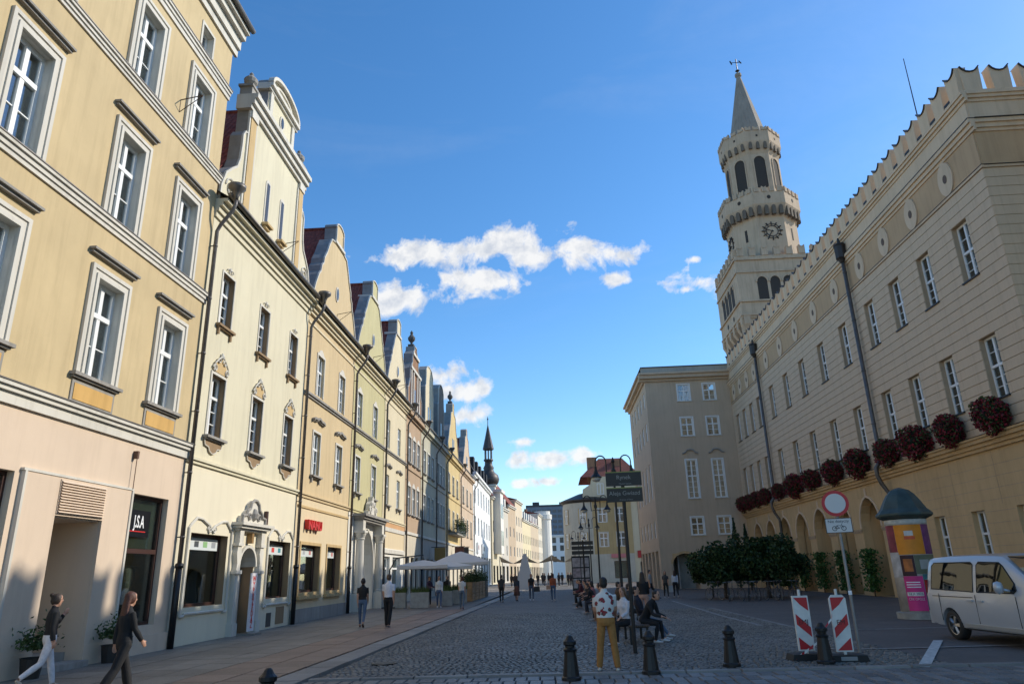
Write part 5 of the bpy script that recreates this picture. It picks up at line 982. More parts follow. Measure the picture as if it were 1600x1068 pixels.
# neighbour across the side street, beyond the right edge of the photograph; its shadow lies on the near pavement
nb = thing('side_street_house', 'cream house with battlements across the side street, shading the near pavement', 'house', (21.0, 23.4, 0), R(-90)); mb = MB(); ws = [(2.2+i*3.2, z, 1.2, 2.3) for i in range(9) for z in (2, 7, 11.5, 16)]; wall_holes(mb, 0, 30, 0, 22.4, [(x-w/2, x+w/2, z, z+h) for x, z, w, h in ws], 0, 0.3); mb.box(0.1, 29.9, 0.9, 14, 0, 22.3); mb.build('wall', IVORY, nb)
for x, z, w, h in ws: window(nb, x, z, w, h, 0.15, 2, 0.6, (0, 0), 0.1, curtain=0.0)
for i in range(12): MB().prism([(0.2+i*2.5, 22.4), (2.3+i*2.5, 22.4), (1.25+i*2.5, 24.0)], 0, 0.6).build('roof_gablet', IVORY, nb)
MB().box(0, 30, -0.3, 14, 22.1, 22.41).build('cornice', WHITE, nb)
# ------------------------------------------------------------------ street furniture
def bollard(loc, label):
    b = thing('bollard', label, 'bollard', loc, 0, 'black cast iron bollards')
    def m1(): return MB().lathe([(0.17, 0), (0.17, 0.05), (0.145, 0.07), (0.10, 0.46), (0.105, 0.47)], 12).mesh('bollard_shaft', IRON)
    def m2(): return MB().lathe([(0.115, 0.47), (0.12, 0.50), (0.085, 0.53), (0.085, 0.56), (0.115, 0.58), (0.115, 0.63), (0.08, 0.66), (0.06, 0.69), (0.05, 0.71), (0.03, 0.73), (0.0, 0.735)], 12).mesh('bollard_cap', IRON)
    mk('bollard_shaft', cached('bol1', m1), b); mk('bollard_cap', cached('bol2', m2), b)
for (px_, py_, lb) in ((893, 1062, 'black bollard standing left of the man in the floral shirt'), (1018, 1052, 'black bollard right of the man in the floral shirt below the seated people'), (1144, 1040, 'black bollard standing alone left of the striped barrier boards'), (1291, 1036, 'black bollard between the two striped barrier boards')):
    p = on_ground(px_, py_); bollard((p.x, p.y, 0), lb)
p = on_ground(420, 1042, 0.735); bollard((p.x, p.y, 0), 'black bollard cut off by the bottom edge on the left pavement')
# red and white barrier boards
WRP = plain('retroreflective_white', (0.70, 0.69, 0.64), 0.5, var=0.12, scale=6.0); RRP = plain('retroreflective_red', (0.50, 0.02, 0.025), 0.45); RUB = plain('black_rubber', (0.018, 0.018, 0.018), 0.7); GRAF = plain('marker_scrawl', (0.05, 0.02, 0.02), 0.6)
def board(px_, py_, lb, flip, tilt):
    p = on_ground(px_, py_); b = thing('barrier_board', lb, 'barrier', (p.x, p.y, 0), R(tilt), 'striped barrier boards')
    out = [(-0.16, 0.17), (0.16, 0.17), (0.16, 1.20), (-0.16, 1.20)] if flip > 0 else [(-0.16, 0.17), (0.16, 0.17), (0.16, 1.14), (0.10, 1.21), (-0.10, 1.21), (-0.16, 1.14)]
    MB().prism(out, -0.025, 0.025).tube([(0, 0, 1.2), (0, 0, 1.32)], 0.028, 8).tube([(0, 0, 0.05), (0, 0, 0.18)], 0.03, 8).build('panel', WRP, b)
    st = [(1.17, 0.82, 1.06), (0.80, 0.44, 0.68), (0.36, 0.19, 0.36)]
    def clip(z0, zl, zr, h): return None
    for (zt, zb) in ((1.165, 0.97), (0.86, 0.54), (0.42, 0.195)):
        sl_ = 0.26; s = flip
        if zt > 1.1: pts = [(-0.135*s, zt), (0.135*s, zt), (0.135*s, zb-0.06), (-0.02*s, zb+0.06)][::-1]
        elif zt > 0.5: pts = [(-0.135*s, zt), (0.135*s, zt-sl_), (0.135*s, zb-0.12), (-0.135*s, zb+0.12)][::-1]
        else: pts = [(-0.135*s, zt), (0.135*s, zb), (-0.135*s, zb)][::-1]
        MB().prism(pts, -0.031, -0.026).build('red_stripe', RRP, b)
    text('graffiti', 'EMJ' if flip > 0 else 'EM', 0.13, GRAF, b, (-0.0, -0.034, 0.70), 0.001)
    MB().prism([(-0.38, 0), (0.38, 0), (0.34, 0.12), (-0.34, 0.12)], -0.2, 0.2).build('rubber_foot', RUB, b)
    if flip < 0: MB().box(-0.15, 0.15, -0.206, -0.2, 0.03, 0.10).build('foot_label', plain('grey_label', (0.25, 0.25, 0.25), 0.6), b)
    return b
board(1263, 1030, 'square topped red and white striped barrier board on the left', 1, 3); board(1323, 1032, 'round topped red and white striped barrier board with taped band on the right', -1, -4)
a_ = on_ground(1263, 1030); b_ = on_ground(1323, 1032)
tp = MB()
P_ = [Vector((b_.x-0.12, b_.y-0.06, 0.98)), Vector((b_.x-0.2, b_.y-0.1, 0.75)), Vector((b_.x-0.42, b_.y-0.1, 0.52)), Vector((a_.x+0.2, a_.y-0.1, 0.30)), Vector((a_.x-0.1, a_.y-0.14, 0.12)), Vector((a_.x-0.3, a_.y-0.22, 0.03))]
for i in range(len(P_)-1):
    for k in range(3):
        u, v = P_[i].lerp(P_[i+1], k/3), P_[i].lerp(P_[i+1], (k+1)/3); tp.quad(u, v, v+Vector((0.01, 0.01, 0.05)), u+Vector((0.01, 0.01, 0.05)), (i*3+k) % 2)
tag(tp.build('barrier_tape', [RRP, WRP]), 'red and white barrier tape slung between the two striped boards', 'tape')
# no-vehicles sign with plate
p = on_ground(1345, 1025); sg = thing('traffic_sign', 'round red ringed no vehicles sign with bicycle plate on a grey pole', 'sign', (p.x, p.y, 0), R(-20)); GALV = plain('galvanised_steel', (0.28, 0.28, 0.28), 0.5, 0.6, var=0.15, scale=5.0)
MB().tube([(0, 0, 0), (0, 0, 3.3)], 0.032, 10).build('pole', GALV, sg); 
MB().prism(arc(0, 3.03, 0.27, 0.27, 0, 360, 40)[:-1], -0.06, -0.045).build('disc', RRP, sg); MB().prism(arc(0, 3.03, 0.205, 0.205, 0, 360, 36)[:-1], -0.064, -0.059).build('disc_field', plain('sign_white', (0.62, 0.62, 0.60), 0.5), sg)
pl = MB().box(-0.26, 0.26, -0.06, -0.045, 2.42, 2.72).build('plate', plain('sign_white', (0.62, 0.62, 0.60), 0.5), sg); BK = plain('black_print', (0.02, 0.02, 0.02), 0.6); mb = MB(); ring(mb, -0.25, 0.25, 2.43, 2.71, 0.012, -0.064, -0.06); mb.build('plate_border', BK, pl); text('lettering', 'Nie dotyczy', 0.085, BK, pl, (0, -0.062, 2.655), 0.002)
mb = MB(); mb.strip(arc(-0.09, 2.51, 0.05, 0.05, 0, 360, 16), 0.012, -0.064, -0.06); mb.strip(arc(0.09, 2.51, 0.05, 0.05, 0, 360, 16), 0.012, -0.064, -0.06)
for q in ([(-0.09, 2.51), (-0.04, 2.57), (0.05, 2.57), (0.0, 2.51), (-0.04, 2.57)], [(-0.09, 2.51), (0.0, 2.51)], [(0.09, 2.51), (0.05, 2.60)]): mb.tube([(x, -0.062, z) for x, z in q], 0.006, 4)
mb.build('bicycle_symbol', BK, pl); MB().box(-0.035, 0.035, -0.05, -0.03, 1.18, 1.26).build('sticker', WT, sg)
# brown street name boards
p = on_ground(993, 1020); nm = thing('street_name_sign', 'dark brown double street name board on a black post beside the seated people', 'sign', (p.x, p.y, 0), R(-3)); BRN = plain('sign_brown', (0.030, 0.024, 0.017), 0.5); GRN = plain('sign_green_line', (0.28, 0.30, 0.07), 0.5); PALE = plain('sign_pale_print', (0.30, 0.29, 0.26), 0.6)
MB().tube([(0, 0.05, 0), (0, 0.05, 4.0)], 0.045, 10).build('post', IRON, nm)
for k, (za, zb, t1, t2) in enumerate(((3.74, 4.06, 'Rynek', 'Market Square'), (3.36, 3.68, 'Aleja Gwiazd', 'Avenue of Stars'))):
    q = MB().box(-0.40, 0.46, -0.02, 0.02, za, zb).build('board', BRN, nm); MB().box(-0.40, 0.46, -0.022, 0.02, zb, zb+0.022).build('green_edge', GRN, q); text('lettering', t1, 0.14, PALE, q, (0.03, -0.022, zb-0.12), 0.001); text('lettering', t2, 0.05, PALE, q, (0.06, -0.022, za+0.05), 0.001)
# double arm lamp posts
LAMPG = plain('lamp_glass', (0.55, 0.53, 0.48), 0.3)
def lamp(X, Y, label):
    l = thing('street_lamp', label, 'street lamp', (X, Y, 0), 0, 'double armed lamp posts')
    def post(): return MB().lathe([(0.14, 0), (0.14, 0.5), (0.09, 0.6), (0.08, 0.9), (0.06, 1.0), (0.05, 3.0), (0.045, 5.6), (0.1, 5.62), (0.1, 5.8), (0.06, 5.85), (0.05, 6.1), (0.08, 6.15), (0.03, 6.3), (0, 6.35)], 10).mesh('post', IRON)
    def arm(): return MB().tube([(0.06, 0, 5.5), (0.28, 0, 5.45), (0.3, 0, 5.9)]+[(0.52-0.22*math.cos(R(a)), 0, 6.15+0.26*math.sin(R(a))) for a in range(0, 181, 20)]+[(0.74, 0, 5.95)], 0.028, 6).mesh('arm', IRON)
    def shade(): return MB().lathe([(0.02, 0.52), (0.05, 0.45), (0.06, 0.3), (0.12, 0.16), (0.24, 0.02), (0.24, 0), (0.2, 0)], 14, 0.74, 0, 5.5).mesh('lamp_shade', IRON)
    def bowl(): return MB().lathe([(0.19, 0), (0.18, -0.08), (0.12, -0.15), (0, -0.18)], 14, 0.74, 0, 5.5).mesh('lamp_bowl', LAMPG, True)
    mk('post', cached('lp', post), l)
    for s in (0, math.pi):
        a = mk('arm', cached('la', arm), l, None, (0, 0, s)); mk('lamp_shade', cached('ls', shade), a); mk('lamp_bowl', cached('lb', bowl), a)
for X, Y, lb in ((2.62, 30, 'nearest double armed black lamp post behind the brown street name board'), (2.75, 46.5, 'second double armed black lamp post along the bench row'), (3.2, 66, 'third double armed black lamp post along the bench row'), (2.9, 88, 'farthest double armed black lamp post before the end house')): lamp(X, Y, lb)
# direction post and poster stand further down
dp = thing('direction_sign', 'post with three stacked brown direction boards left of the lamp posts', 'sign', (2.25, 58, 0)); MB().tube([(0, 0, 0), (0, 0, 4.1)], 0.06, 8).build('post', IRON, dp)
for k in range(3): MB().box(-0.9, 0.8, -0.03, 0.03, 3.05+k*0.36, 3.33+k*0.36).build('board', BRN, dp)
ds = thing('poster_stand', 'upright display stand covered with grey picture panels near the direction boards', 'display', (2.1, 61, 0)); MB().box(-0.75, 0.75, -0.08, 0.08, 0.0, 3.0).build('frame', IRON, ds)
for i in range(2):
    for j in range(3): MB().box(-0.68+i*0.7, -0.04+i*0.7, -0.1, -0.085, 0.5+j*0.82, 1.22+j*0.82).build('picture', plain('picture_%d%d' % (i, j), [(0.35, 0.33, 0.34), (0.3, 0.24, 0.25), (0.4, 0.36, 0.36)][(i+j) % 3], 0.5, var=0.5, scale=4.0), ds)
# advertising column
cc = Vector((12.1, 25.75, 0)); av = math.atan2(-cc.y, -cc.x); ac = thing('advertising_column', 'round advertising column with green domed roof and colourful posters by the van', 'column', cc); RC_ = 0.64
GRN2 = plain('verdigris_roof', (0.050, 0.075, 0.070), 0.55, 0.2, var=0.25, scale=3.0)
MB().lathe([(0.78, 0), (0.78, 0.2), (RC_, 0.22)], 32).build('base', plain('concrete', (0.30, 0.29, 0.26), 0.9, var=0.2, scale=5.0), ac); MB().lathe([(RC_, 0.2), (RC_, 3.16)], 40).build('shaft', plain('old_paste_paper', (0.42, 0.38, 0.34), 0.8, var=0.3, scale=3.0), ac, True); MB().lathe([(RC_+0.012, 2.98), (RC_+0.012, 3.16)], 40).build('white_band', plain('chalky_white', (0.55, 0.55, 0.52), 0.8, var=0.2, scale=6.0), ac, True)
MB().lathe([(0.66, 3.16), (0.86, 3.25), (0.90, 3.30), (0.90, 3.36), (0.74, 3.52), (0.60, 3.78), (0.46, 4.0), (0.30, 4.16), (0.12, 4.23), (0.0, 4.26)], 8, 0, 0, 0, 0, R(10)).build('domed_roof', GRN2, ac)
def poster(name, x0, x1, z0, z1, m, r=0.006, tilt=0.0):
    a0 = av+math.asin(max(-1, min(1, x0/RC_)))*-1; a1 = av-math.asin(max(-1, min(1, x1/RC_))); a0, a1 = av-(-math.asin(max(-1, min(1, x0/RC_)))), av+math.asin(max(-1, min(1, x1/RC_)))
    mb = MB(); n = 10; rr = RC_+r
    for i in range(n):
        u, v = a0+(a1-a0)*i/n, a0+(a1-a0)*(i+1)/n
        mb.quad((rr*math.cos(u), rr*math.sin(u), z0), (rr*math.cos(v), rr*math.sin(v), z0), (rr*math.cos(v), rr*math.sin(v), z1), (rr*math.cos(u), rr*math.sin(u), z1))
    return mb.build(name, m, ac, True)
def ptext(s, x, z, size, m, r=0.012, width=None):
    me = text_mesh('lettering', s, size, m, 0.001, width); rr = RC_+r
    for v in me.vertices:
        ang = av+math.asin(max(-1, min(1, x/RC_)))+v.co.x/RC_; v.co = Vector((rr*math.cos(ang), rr*math.sin(ang), z+v.co.z))
    return mk('lettering', me, ac)
PO = lambda n, c, v=0.25: plain('poster_'+n, c, 0.6, var=v, scale=3.5)
poster('poster', -0.38, 0.42, 2.02, 3.0, PO('orange', (0.72, 0.25, 0.015), 0.12)); poster('poster', 0.425, 0.63, 2.02, 3.0, PO('purple', (0.16, 0.03, 0.14), 0.5)); poster('poster', -0.63, -0.385, 2.1, 2.98, PO('crimson', (0.22, 0.03, 0.05), 0.5)); poster('poster', -0.63, -0.36, 1.3, 2.09, PO('paper', (0.45, 0.43, 0.42), 0.3))
poster('poster', -0.355, 0.05, 1.34, 2.0, PO('dark', (0.05, 0.015, 0.02), 0.4)); poster('poster', 0.055, 0.63, 1.40, 2.0, PO('moss', (0.14, 0.15, 0.09), 0.2)); poster('poster', -0.36, 0.20, 0.26, 1.335, PO('magenta', (0.60, 0.035, 0.20), 0.15)); poster('poster', 0.205, 0.63, 0.26, 1.395, PO('teal', (0.05, 0.17, 0.19), 0.25))
poster('poster_figure', -0.28, -0.02, 1.48, 1.88, PO('face', (0.42, 0.13, 0.03), 0.5), 0.01); poster('poster_emblem', 0.2, 0.46, 1.55, 1.85, PO('disc', (0.34, 0.34, 0.32), 0.1), 0.01); poster('poster_emblem', -0.1, 0.16, 2.62, 2.78, PO('white', (0.65, 0.63, 0.6), 0.2), 0.01); poster('poster_emblem', -0.12, 0.2, 2.5, 2.6, PO('redorange', (0.62, 0.10, 0.03), 0.2), 0.01); poster('poster_strip', -0.33, 0.14, 0.72, 0.84, PO('white', (0.65, 0.63, 0.6), 0.2), 0.01)
ptext('14 X 2023', -0.09, 0.78, 0.10, BK, 0.014, 0.40); ptext('CRK OPOLE', -0.09, 0.62, 0.11, WT, 0.012, 0.46); ptext('OPOLE', 0.42, 1.2, 0.12, plain('teal_print', (0.25, 0.5, 0.5), 0.6), 0.012, 0.36); ptext('7-8.X', 0.42, 0.85, 0.12, WT, 0.012, 0.3)
for k in range(3): poster('text_line', -0.3, 0.1, 0.98+k*0.075, 1.01+k*0.075, WT, 0.01)
# ------------------------------------------------------------------ parasols and cafe terrace
CANV = plain('cream_canvas', (0.66, 0.61, 0.56), 0.85, bump=0.2, scale=8.0)
def parasol(X, Y, hw, z0, z1, label, canti):
    u = thing('parasol', label, 'parasol', (X, Y, 0), R(8), 'cream cafe parasols'); mb = MB(); n = 8; pts = []
    for k in range(16): a = 2*math.pi*k/16; m_ = max(abs(math.cos(a)), abs(math.sin(a))); pts.append((hw*math.cos(a)/m_*0.98, hw*math.sin(a)/m_*0.98, z0+(0.05 if k % 4 == 2 else 0)))
    rings = [[(x*q, y*q, z1-(z1-z)*q**1.15) for x, y, z in pts] for q in (0.04, 0.35, 0.7, 1.0)]
    for a, b in zip(rings[:-1], rings[1:]):
        for j in range(16): mb.quad(a[j], a[(j+1) % 16], b[(j+1) % 16], b[j])
    for j in range(16): p0, p1 = rings[-1][j], rings[-1][(j+1) % 16]; mb.quad(p0, p1, (p1[0], p1[1], z0-0.16), (p0[0], p0[1], z0-0.16))
    mb.build('canopy', CANV, u); mb = MB()
    for k in range(8): mb.tube([(0, 0, z1-0.08), (pts[2*k][0]*0.97, pts[2*k][1]*0.97, z0+0.0)], 0.012, 5)
    mb.build('rib', GALV, u); DGR = plain('dark_grey_pole', (0.05, 0.05, 0.05), 0.5)
    if canti: MB().tube([(-hw-0.5, 0, 0.05), (-hw-0.5, 0, 2.2), (-hw-0.1, 0, z1+0.15), (0, 0, z1+0.28), (0, 0, z1-0.1)], 0.04, 8).box(-hw-0.9, -hw-0.1, -0.4, 0.4, 0.05, 0.12).build('arm', DGR, u)
    else: MB().tube([(0, 0, 0.05), (0, 0, z1)], 0.035, 8).lathe([(0.35, 0), (0.35, .06), (0.05, .1)], 12, 0, 0, 0.05).build('pole', GALV, u)
parasol(-7.95, 44.2, 1.5, 2.36, 2.72, 'flat cream parasol nearest the white portal with dark side arm', True); parasol(-6.75, 46.8, 1.5, 2.30, 2.62, 'flat cream parasol partly hiding the one beside the portal', False); parasol(-6.75, 52.5, 1.95, 2.6, 3.4, 'larger pointed cream parasol further along the terrace', False)
# planters
CONC = plain('pale_concrete_planter', (0.36, 0.35, 0.32), 0.85, var=0.15, scale=4.0); GRASSY = leafmat('planter_leaves', (0.05, 0.09, 0.02), (0.16, 0.19, 0.06), (0.09, 0.13, 0.03))
def leaves(n, fn, size, mat, name='foliage', parent=None, seed=1, aspect=0.5):
    r = random.Random(seed); mb = MB()
    for _ in range(n):
        c = Vector(fn(r)); d = Vector((r.gauss(0, 1), r.gauss(0, 1), r.gauss(0, 1))).normalized(); e = d.orthogonal().normalized(); e.rotate(Matrix.Rotation(r.uniform(0, 6.28), 3, d)); s = size*r.uniform(0.6, 1.35)
        w = d.cross(e)*s*aspect; mb.add([c-e*s*0.5, c+w*0.5+d*s*0.08, c+e*s*0.5, c-w*0.5+d*s*0.08], [(0, 1, 2, 3)])
    return mb.mesh(name, mat)
def grass_tuft(n, w, d, h, mat, seed):
    r = random.Random(seed); mb = MB()
    for _ in range(n):
        x, y = r.uniform(-w/2, w/2), r.uniform(-d/2, d/2); lx, ly = r.gauss(0, 0.12), r.gauss(0, 0.12); hh = h*r.uniform(0.5, 1.1); t = 0.012
        mb.add([(x-t, y, 0), (x+t, y, 0), (x+lx*0.5+t*0.7, y+ly*0.5, hh*0.6), (x+lx*0.5-t*0.7, y+ly*0.5, hh*0.6), (x+lx*1.4, y+ly*1.4, hh)], [(0, 1, 2, 3), (3, 2, 4)])
    return mb.mesh('foliage', mat)
def planter(X, Y, w, d, h, label, seed, m=None, plant_h=0.45):
    p = thing('planter', label, 'planter', (X, Y, 0.05), R(4), 'terrace planters'); mb = MB(); t = 0.05
    mb.box(-w/2, w/2, -d/2, -d/2+t, 0, h); mb.box(-w/2, w/2, d/2-t, d/2, 0, h); mb.box(-w/2, -w/2+t, -d/2+t, d/2-t, 0, h); mb.box(w/2-t, w/2, -d/2+t, d/2-t, 0, h); mb.build('box', m or CONC, p); MB().box(-w/2+t, w/2-t, -d/2+t, d/2-t, 0, h-0.08).build('soil', JOINT, p); mk('foliage', grass_tuft(260, w*0.9, d*0.85, plant_h, GRASSY, seed), p, (0, 0, h-0.1))
for i, (X, Y, w, lb) in enumerate(((-9.25, 43.9, 0.7, 'small pale planter closest to the white portal under the flat parasol'), (-8.0, 43.5, 1.05, 'wide pale planter with grasses in front of the flat parasols'), (-6.65, 45.3, 0.6, 'pale planter behind the walking woman in white'), (-6.4, 47.4, 0.6, 'pale planter second along the terrace edge'), (-6.3, 49.4, 0.7, 'pale planter last before the wooden boxes'))): planter(X, Y, w, 0.5, 0.85, lb, i)
WOODP = plain('wooden_planter', (0.36, 0.21, 0.10), 0.7, var=0.3, scale=3.0); DKW = plain('dark_wood_planter', (0.045, 0.032, 0.025), 0.7)
HEDGE = leafmat('hedge_leaves', (0.018, 0.045, 0.012), (0.07, 0.11, 0.03))
for i, Y in enumerate((52.0, 54.2, 56.4, 58.6, 60.8)):
    p = thing('planter', ['first wooden planter box with dark hedge after the pale planters', 'second wooden planter box with dark hedge along the terrace', 'third wooden planter box with dark hedge along the terrace', 'fourth wooden planter box with dark hedge along the terrace', 'dark brown planter box with hedge at the far terrace end'][i], 'planter', (-6.2+0.02*i, Y, 0.05), 0, 'wooden terrace boxes')
    for k in range(5): MB().box(-0.45, 0.45, -1.05, 1.05, 0.02+k*0.25, 0.25+k*0.25).build('plank', DKW if i == 4 else WOODP, p)
    mk('foliage', leaves(700, lambda r: (r.uniform(-0.5, 0.5), r.uniform(-1.05, 1.05), 1.25+abs(r.gauss(0, 0.33))), 0.13, HEDGE, seed=i), p)
# two pots of shrubs by the fashion shop door
for (Y, lb) in ((15.05, 'dark leafy shrub in a pot left of the fashion shop door'), (17.75, 'dark leafy shrub in a pot right of the fashion shop door')):
    p = thing('potted_shrub', lb, 'plant', (XL+0.42, Y, 0.05), 0, 'shop door shrubs'); MB().lathe([(0.17, 0), (0.22, 0.38), (0.24, 0.4), (0.2, 0.4), (0.2, 0.35)], 14).build('pot', plain('dark_pot', (0.03, 0.027, 0.025), 0.6), p); mk('foliage', leaves(520, lambda r: (r.gauss(0, .16), r.gauss(0, .16), 0.55+abs(r.gauss(0.02, .2))), 0.09, HEDGE, seed=int(Y*3)), p)
# balcony plants on the yellow house
mk('balcony_plant', leaves(900, lambda r: (r.uniform(2.3, 9.9), -0.9+r.gauss(0, .2), 6.9+r.gauss(0, .35)), 0.2, HEDGE, 'balcony_plant', seed=77), h9)
# ------------------------------------------------------------------ flower baskets under the town hall windows
FLW = leafmat('red_flowers', (0.09, 0.010, 0.016), (0.30, 0.022, 0.035), (0.17, 0.016, 0.028)); FLG = leafmat('basket_leaves', (0.02, 0.05, 0.014), (0.075, 0.12, 0.035))
def ball(r, R_=0.72):
    d = Vector((r.gauss(0, 1), r.gauss(0, 1), r.gauss(0, 1))).normalized(); q = R_*(0.72+0.28*r.random())*(1+0.13*math.sin(d.x*7)*math.sin(d.z*6+1)); return (d.x*q, d.y*q*0.85, d.z*q*(0.95 if d.z > 0 else 1.05))
bm_ = [(leaves(1250, lambda r: Vector(ball(r))*1.1, 0.12, FLW, 'flowers', seed=s, aspect=0.9), leaves(950, lambda r: Vector(ball(r))*1.1, 0.13, FLG, 'leaves', seed=s+50)) for s in range(3)]
core = MB().lathe([(0.02, -0.55), (0.3, -0.48), (0.5, -0.25), (0.55, 0), (0.46, 0.3), (0.2, 0.5), (0.02, 0.55)], 14).mesh('basket_core', plain('dark_basket', (0.012, 0.016, 0.008), 0.9))
ordn = ['nearest', 'second', 'third', 'fourth', 'fifth', 'sixth', 'seventh', 'eighth', 'ninth', 'tenth', 'eleventh', 'twelfth', 'farthest']
for i, y in enumerate(WY):
    f = thing('flower_basket', '%s ball of dark red flowers under the town hall windows, counted from the right edge' % ordn[i], 'flower basket', (17.42, y, 7.22), rnd.uniform(0, 6), 'flower baskets on the town hall ledge'); mk('flowers', bm_[i % 3][0], f); mk('leaves', bm_[i % 3][1], f); mk('basket', core, f)
    q_ = rnd.uniform(0.88, 1.08)*(0.85 if i > 7 else 1); f.scale = (q_*rnd.uniform(.92, 1.05), q_, q_*rnd.uniform(.92, 1.08))
# ------------------------------------------------------------------ trees, climbers
BARK = plain('bark', (0.07, 0.055, 0.042), 0.9, bump=0.8, scale=14.0, var=0.3); TREE = leafmat('tree_leaves', (0.012, 0.03, 0.010), (0.045, 0.08, 0.026), (0.024, 0.05, 0.015))
def broad_tree(X, Y, cr, rx, rz, zc, label, seed, n=5200):
    t = thing('globe_tree', label, 'tree', (X, Y, 0), 0, 'low globe trees by the town hall'); r = random.Random(seed); mb = MB(); mb.tube([(0, 0, 0), (0.03, 0.02, 0.8), (-0.02, 0, zc-0.7)], [0.16, 0.12, 0.10], 8); cl = []
    for k in range(44):
        d = Vector((r.gauss(0, 1), r.gauss(0, 1), r.gauss(0, 0.9))).normalized(); q = r.uniform(0.3, 0.95); cl.append((Vector((d.x*rx*q, d.y*rx*q, zc+d.z*rz*q)), r.uniform(0.5, 0.85)))
    for c, s in cl[:14]: mb.tube([(0, 0, zc-0.8), (c.x*0.45, c.y*0.45, zc-0.5+(c.z-zc)*0.4), tuple(c)], [0.06, 0.035, 0.012], 5)
    mb.build('trunk', BARK, t, True)
    def fn(q):
        c, s = cl[q.randrange(len(cl))]; d = Vector((q.gauss(0, 1), q.gauss(0, 1), q.gauss(0, 1))).normalized()*s*q.random()**0.4; return c+d
    mk('crown', leaves(n, fn, 0.2, TREE, 'crown', seed=seed, aspect=0.75), t)
broad_tree(10.35, 46.3, 0, 2.1, 1.15, 2.0, 'low dark globe tree on the left above the parked bicycles', 3, 15000); broad_tree(12.6, 45.2, 0, 2.3, 1.3, 2.1, 'low dark globe tree on the right above the parked bicycles', 4, 17000)
CYP = leafmat('cypress_leaves', (0.012, 0.035, 0.014), (0.04, 0.075, 0.03))
for i, (X, Y, H_) in enumerate(((14.75, 60.5, 5.6), (15.6, 60.5, 5.1))):
    t = thing('cypress', ['taller slim cypress against the grey wing', 'shorter slim cypress beside the taller one at the grey wing'][i], 'tree', (X, Y, 0), 0, 'slim cypresses'); MB().tube([(0, 0, 0), (0, 0, 1.0), (0, 0, H_*0.8)], [0.09, 0.08, 0.02], 6).build('trunk', BARK, t)
    def fn(q, H_=H_):
        z = q.uniform(0.3, H_); rr = 0.55*min(1, (H_-z)/H_*1.6)*min(1, z/0.8)*q.random()**0.35; a = q.uniform(0, 6.28); return (rr*math.cos(a), rr*math.sin(a), z)
    mk('crown', leaves(1500, fn, 0.17, CYP, 'crown', seed=20+i), t)
IVY = leafmat('climber_leaves', (0.02, 0.06, 0.012), (0.07, 0.15, 0.03), (0.04, 0.10, 0.02))
for i, y in enumerate(AY[:5]):
    t = thing('climbing_shrub', '%s green climbing shrub in the town hall arches, counted from the right' % ordn[i], 'shrub', (17.75, y+0.55, 0), 0, 'climbing shrubs in the arches'); MB().tube([(0, 0, 0), (0.05, 0.05, 0.8), (0.1, 0, 1.9)], [0.04, 0.03, 0.01], 5).build('stem', BARK, t)
    mk('foliage', leaves(1100, lambda q: (q.gauss(0, .2), q.gauss(0, .33)*(1.2-abs(q.random()-.5)), 0.25+2.3*q.random()**0.85), 0.15, IVY, seed=40+i, aspect=0.8), t)
q_ = on_ground(600, 1036); dc = thing('drain_cover', 'small dark iron drain cover in the setts near the left kerb', 'drain cover', (q_.x, q_.y, 0.0)); MB().lathe([(0.27, -.03), (0.27, .012), (0.24, .014)], 24).build('rim', IRON, dc)
for k in range(5): MB().box(-0.2, 0.2, -0.19+k*0.085, -0.15+k*0.085, 0.012, 0.02).build('bar', ZINCD, dc)
# ------------------------------------------------------------------ bicycles
def bicycle():
    b = thing('bicycle', 'x', 'bicycle', (0, 0, 0), 0, 'bicycles parked under the globe trees')
    for x in (-0.52, 0.52):
        mb = MB(); mb.tube([(x+0.33*math.cos(2*math.pi*k/20), 0, 0.34+0.33*math.sin(2*math.pi*k/20)) for k in range(21)], 0.018, 5, cap=False); w = mb.build('wheel', RUB, b); mb = MB()
        for k in range(12): a = 2*math.pi*k/12; mb.tube([(x, 0, 0.34), (x+0.31*math.cos(a), 0, 0.34+0.31*math.sin(a))], 0.003, 3)
        mb.tube([(x+0.31*math.cos(2*math.pi*k/20), 0, 0.34+0.31*math.sin(2*math.pi*k/20)) for k in range(21)], 0.009, 4, cap=False); mb.build('spokes', GALV, w)
    mb = MB()
    for q in ([(-0.52, 0, .34), (-0.1, 0, .3), (0.36, 0, .78), (-0.22, 0, .78), (-0.1, 0, .3)], [(-0.52, 0, .34), (-0.22, 0, .78)], [(0.52, 0, .34), (0.36, 0, .78), (0.33, 0, .95)], [(-0.22, 0, .78), (-0.27, 0, .95)]): mb.tube(q, 0.017, 6)
    mb.build('frame', plain('bike_paint', (0.09, 0.095, 0.10), 0.35, 0.3), b); MB().tube([(0.30, -0.28, .98), (0.38, -0.12, 1.0), (0.33, 0, .98), (0.38, 0.12, 1.0), (0.30, 0.28, .98)], 0.014, 6).build('handlebar', GALV, b); MB().tube([(-0.40, 0, .965), (-0.28, 0, .985), (-0.12, 0, .97)], [0.075, 0.06, 0.02], 8).build('saddle', RUB, b); MB().tube([(-0.1, -0.09, .22), (-0.1, 0.09, .38)], 0.012, 5).lathe([(0.09, -.01), (0.09, .01)], 12, -0.1, 0, 0.3).build('crank', GALV, b)
    return b
b0 = bicycle(); spots = [(9.5, 41.8), (10.0, 42.4), (10.5, 41.6), (11.1, 42.2), (11.7, 41.5), (12.3, 42.0), (9.2, 44.0), (9.8, 47.5), (12.9, 41.4)]
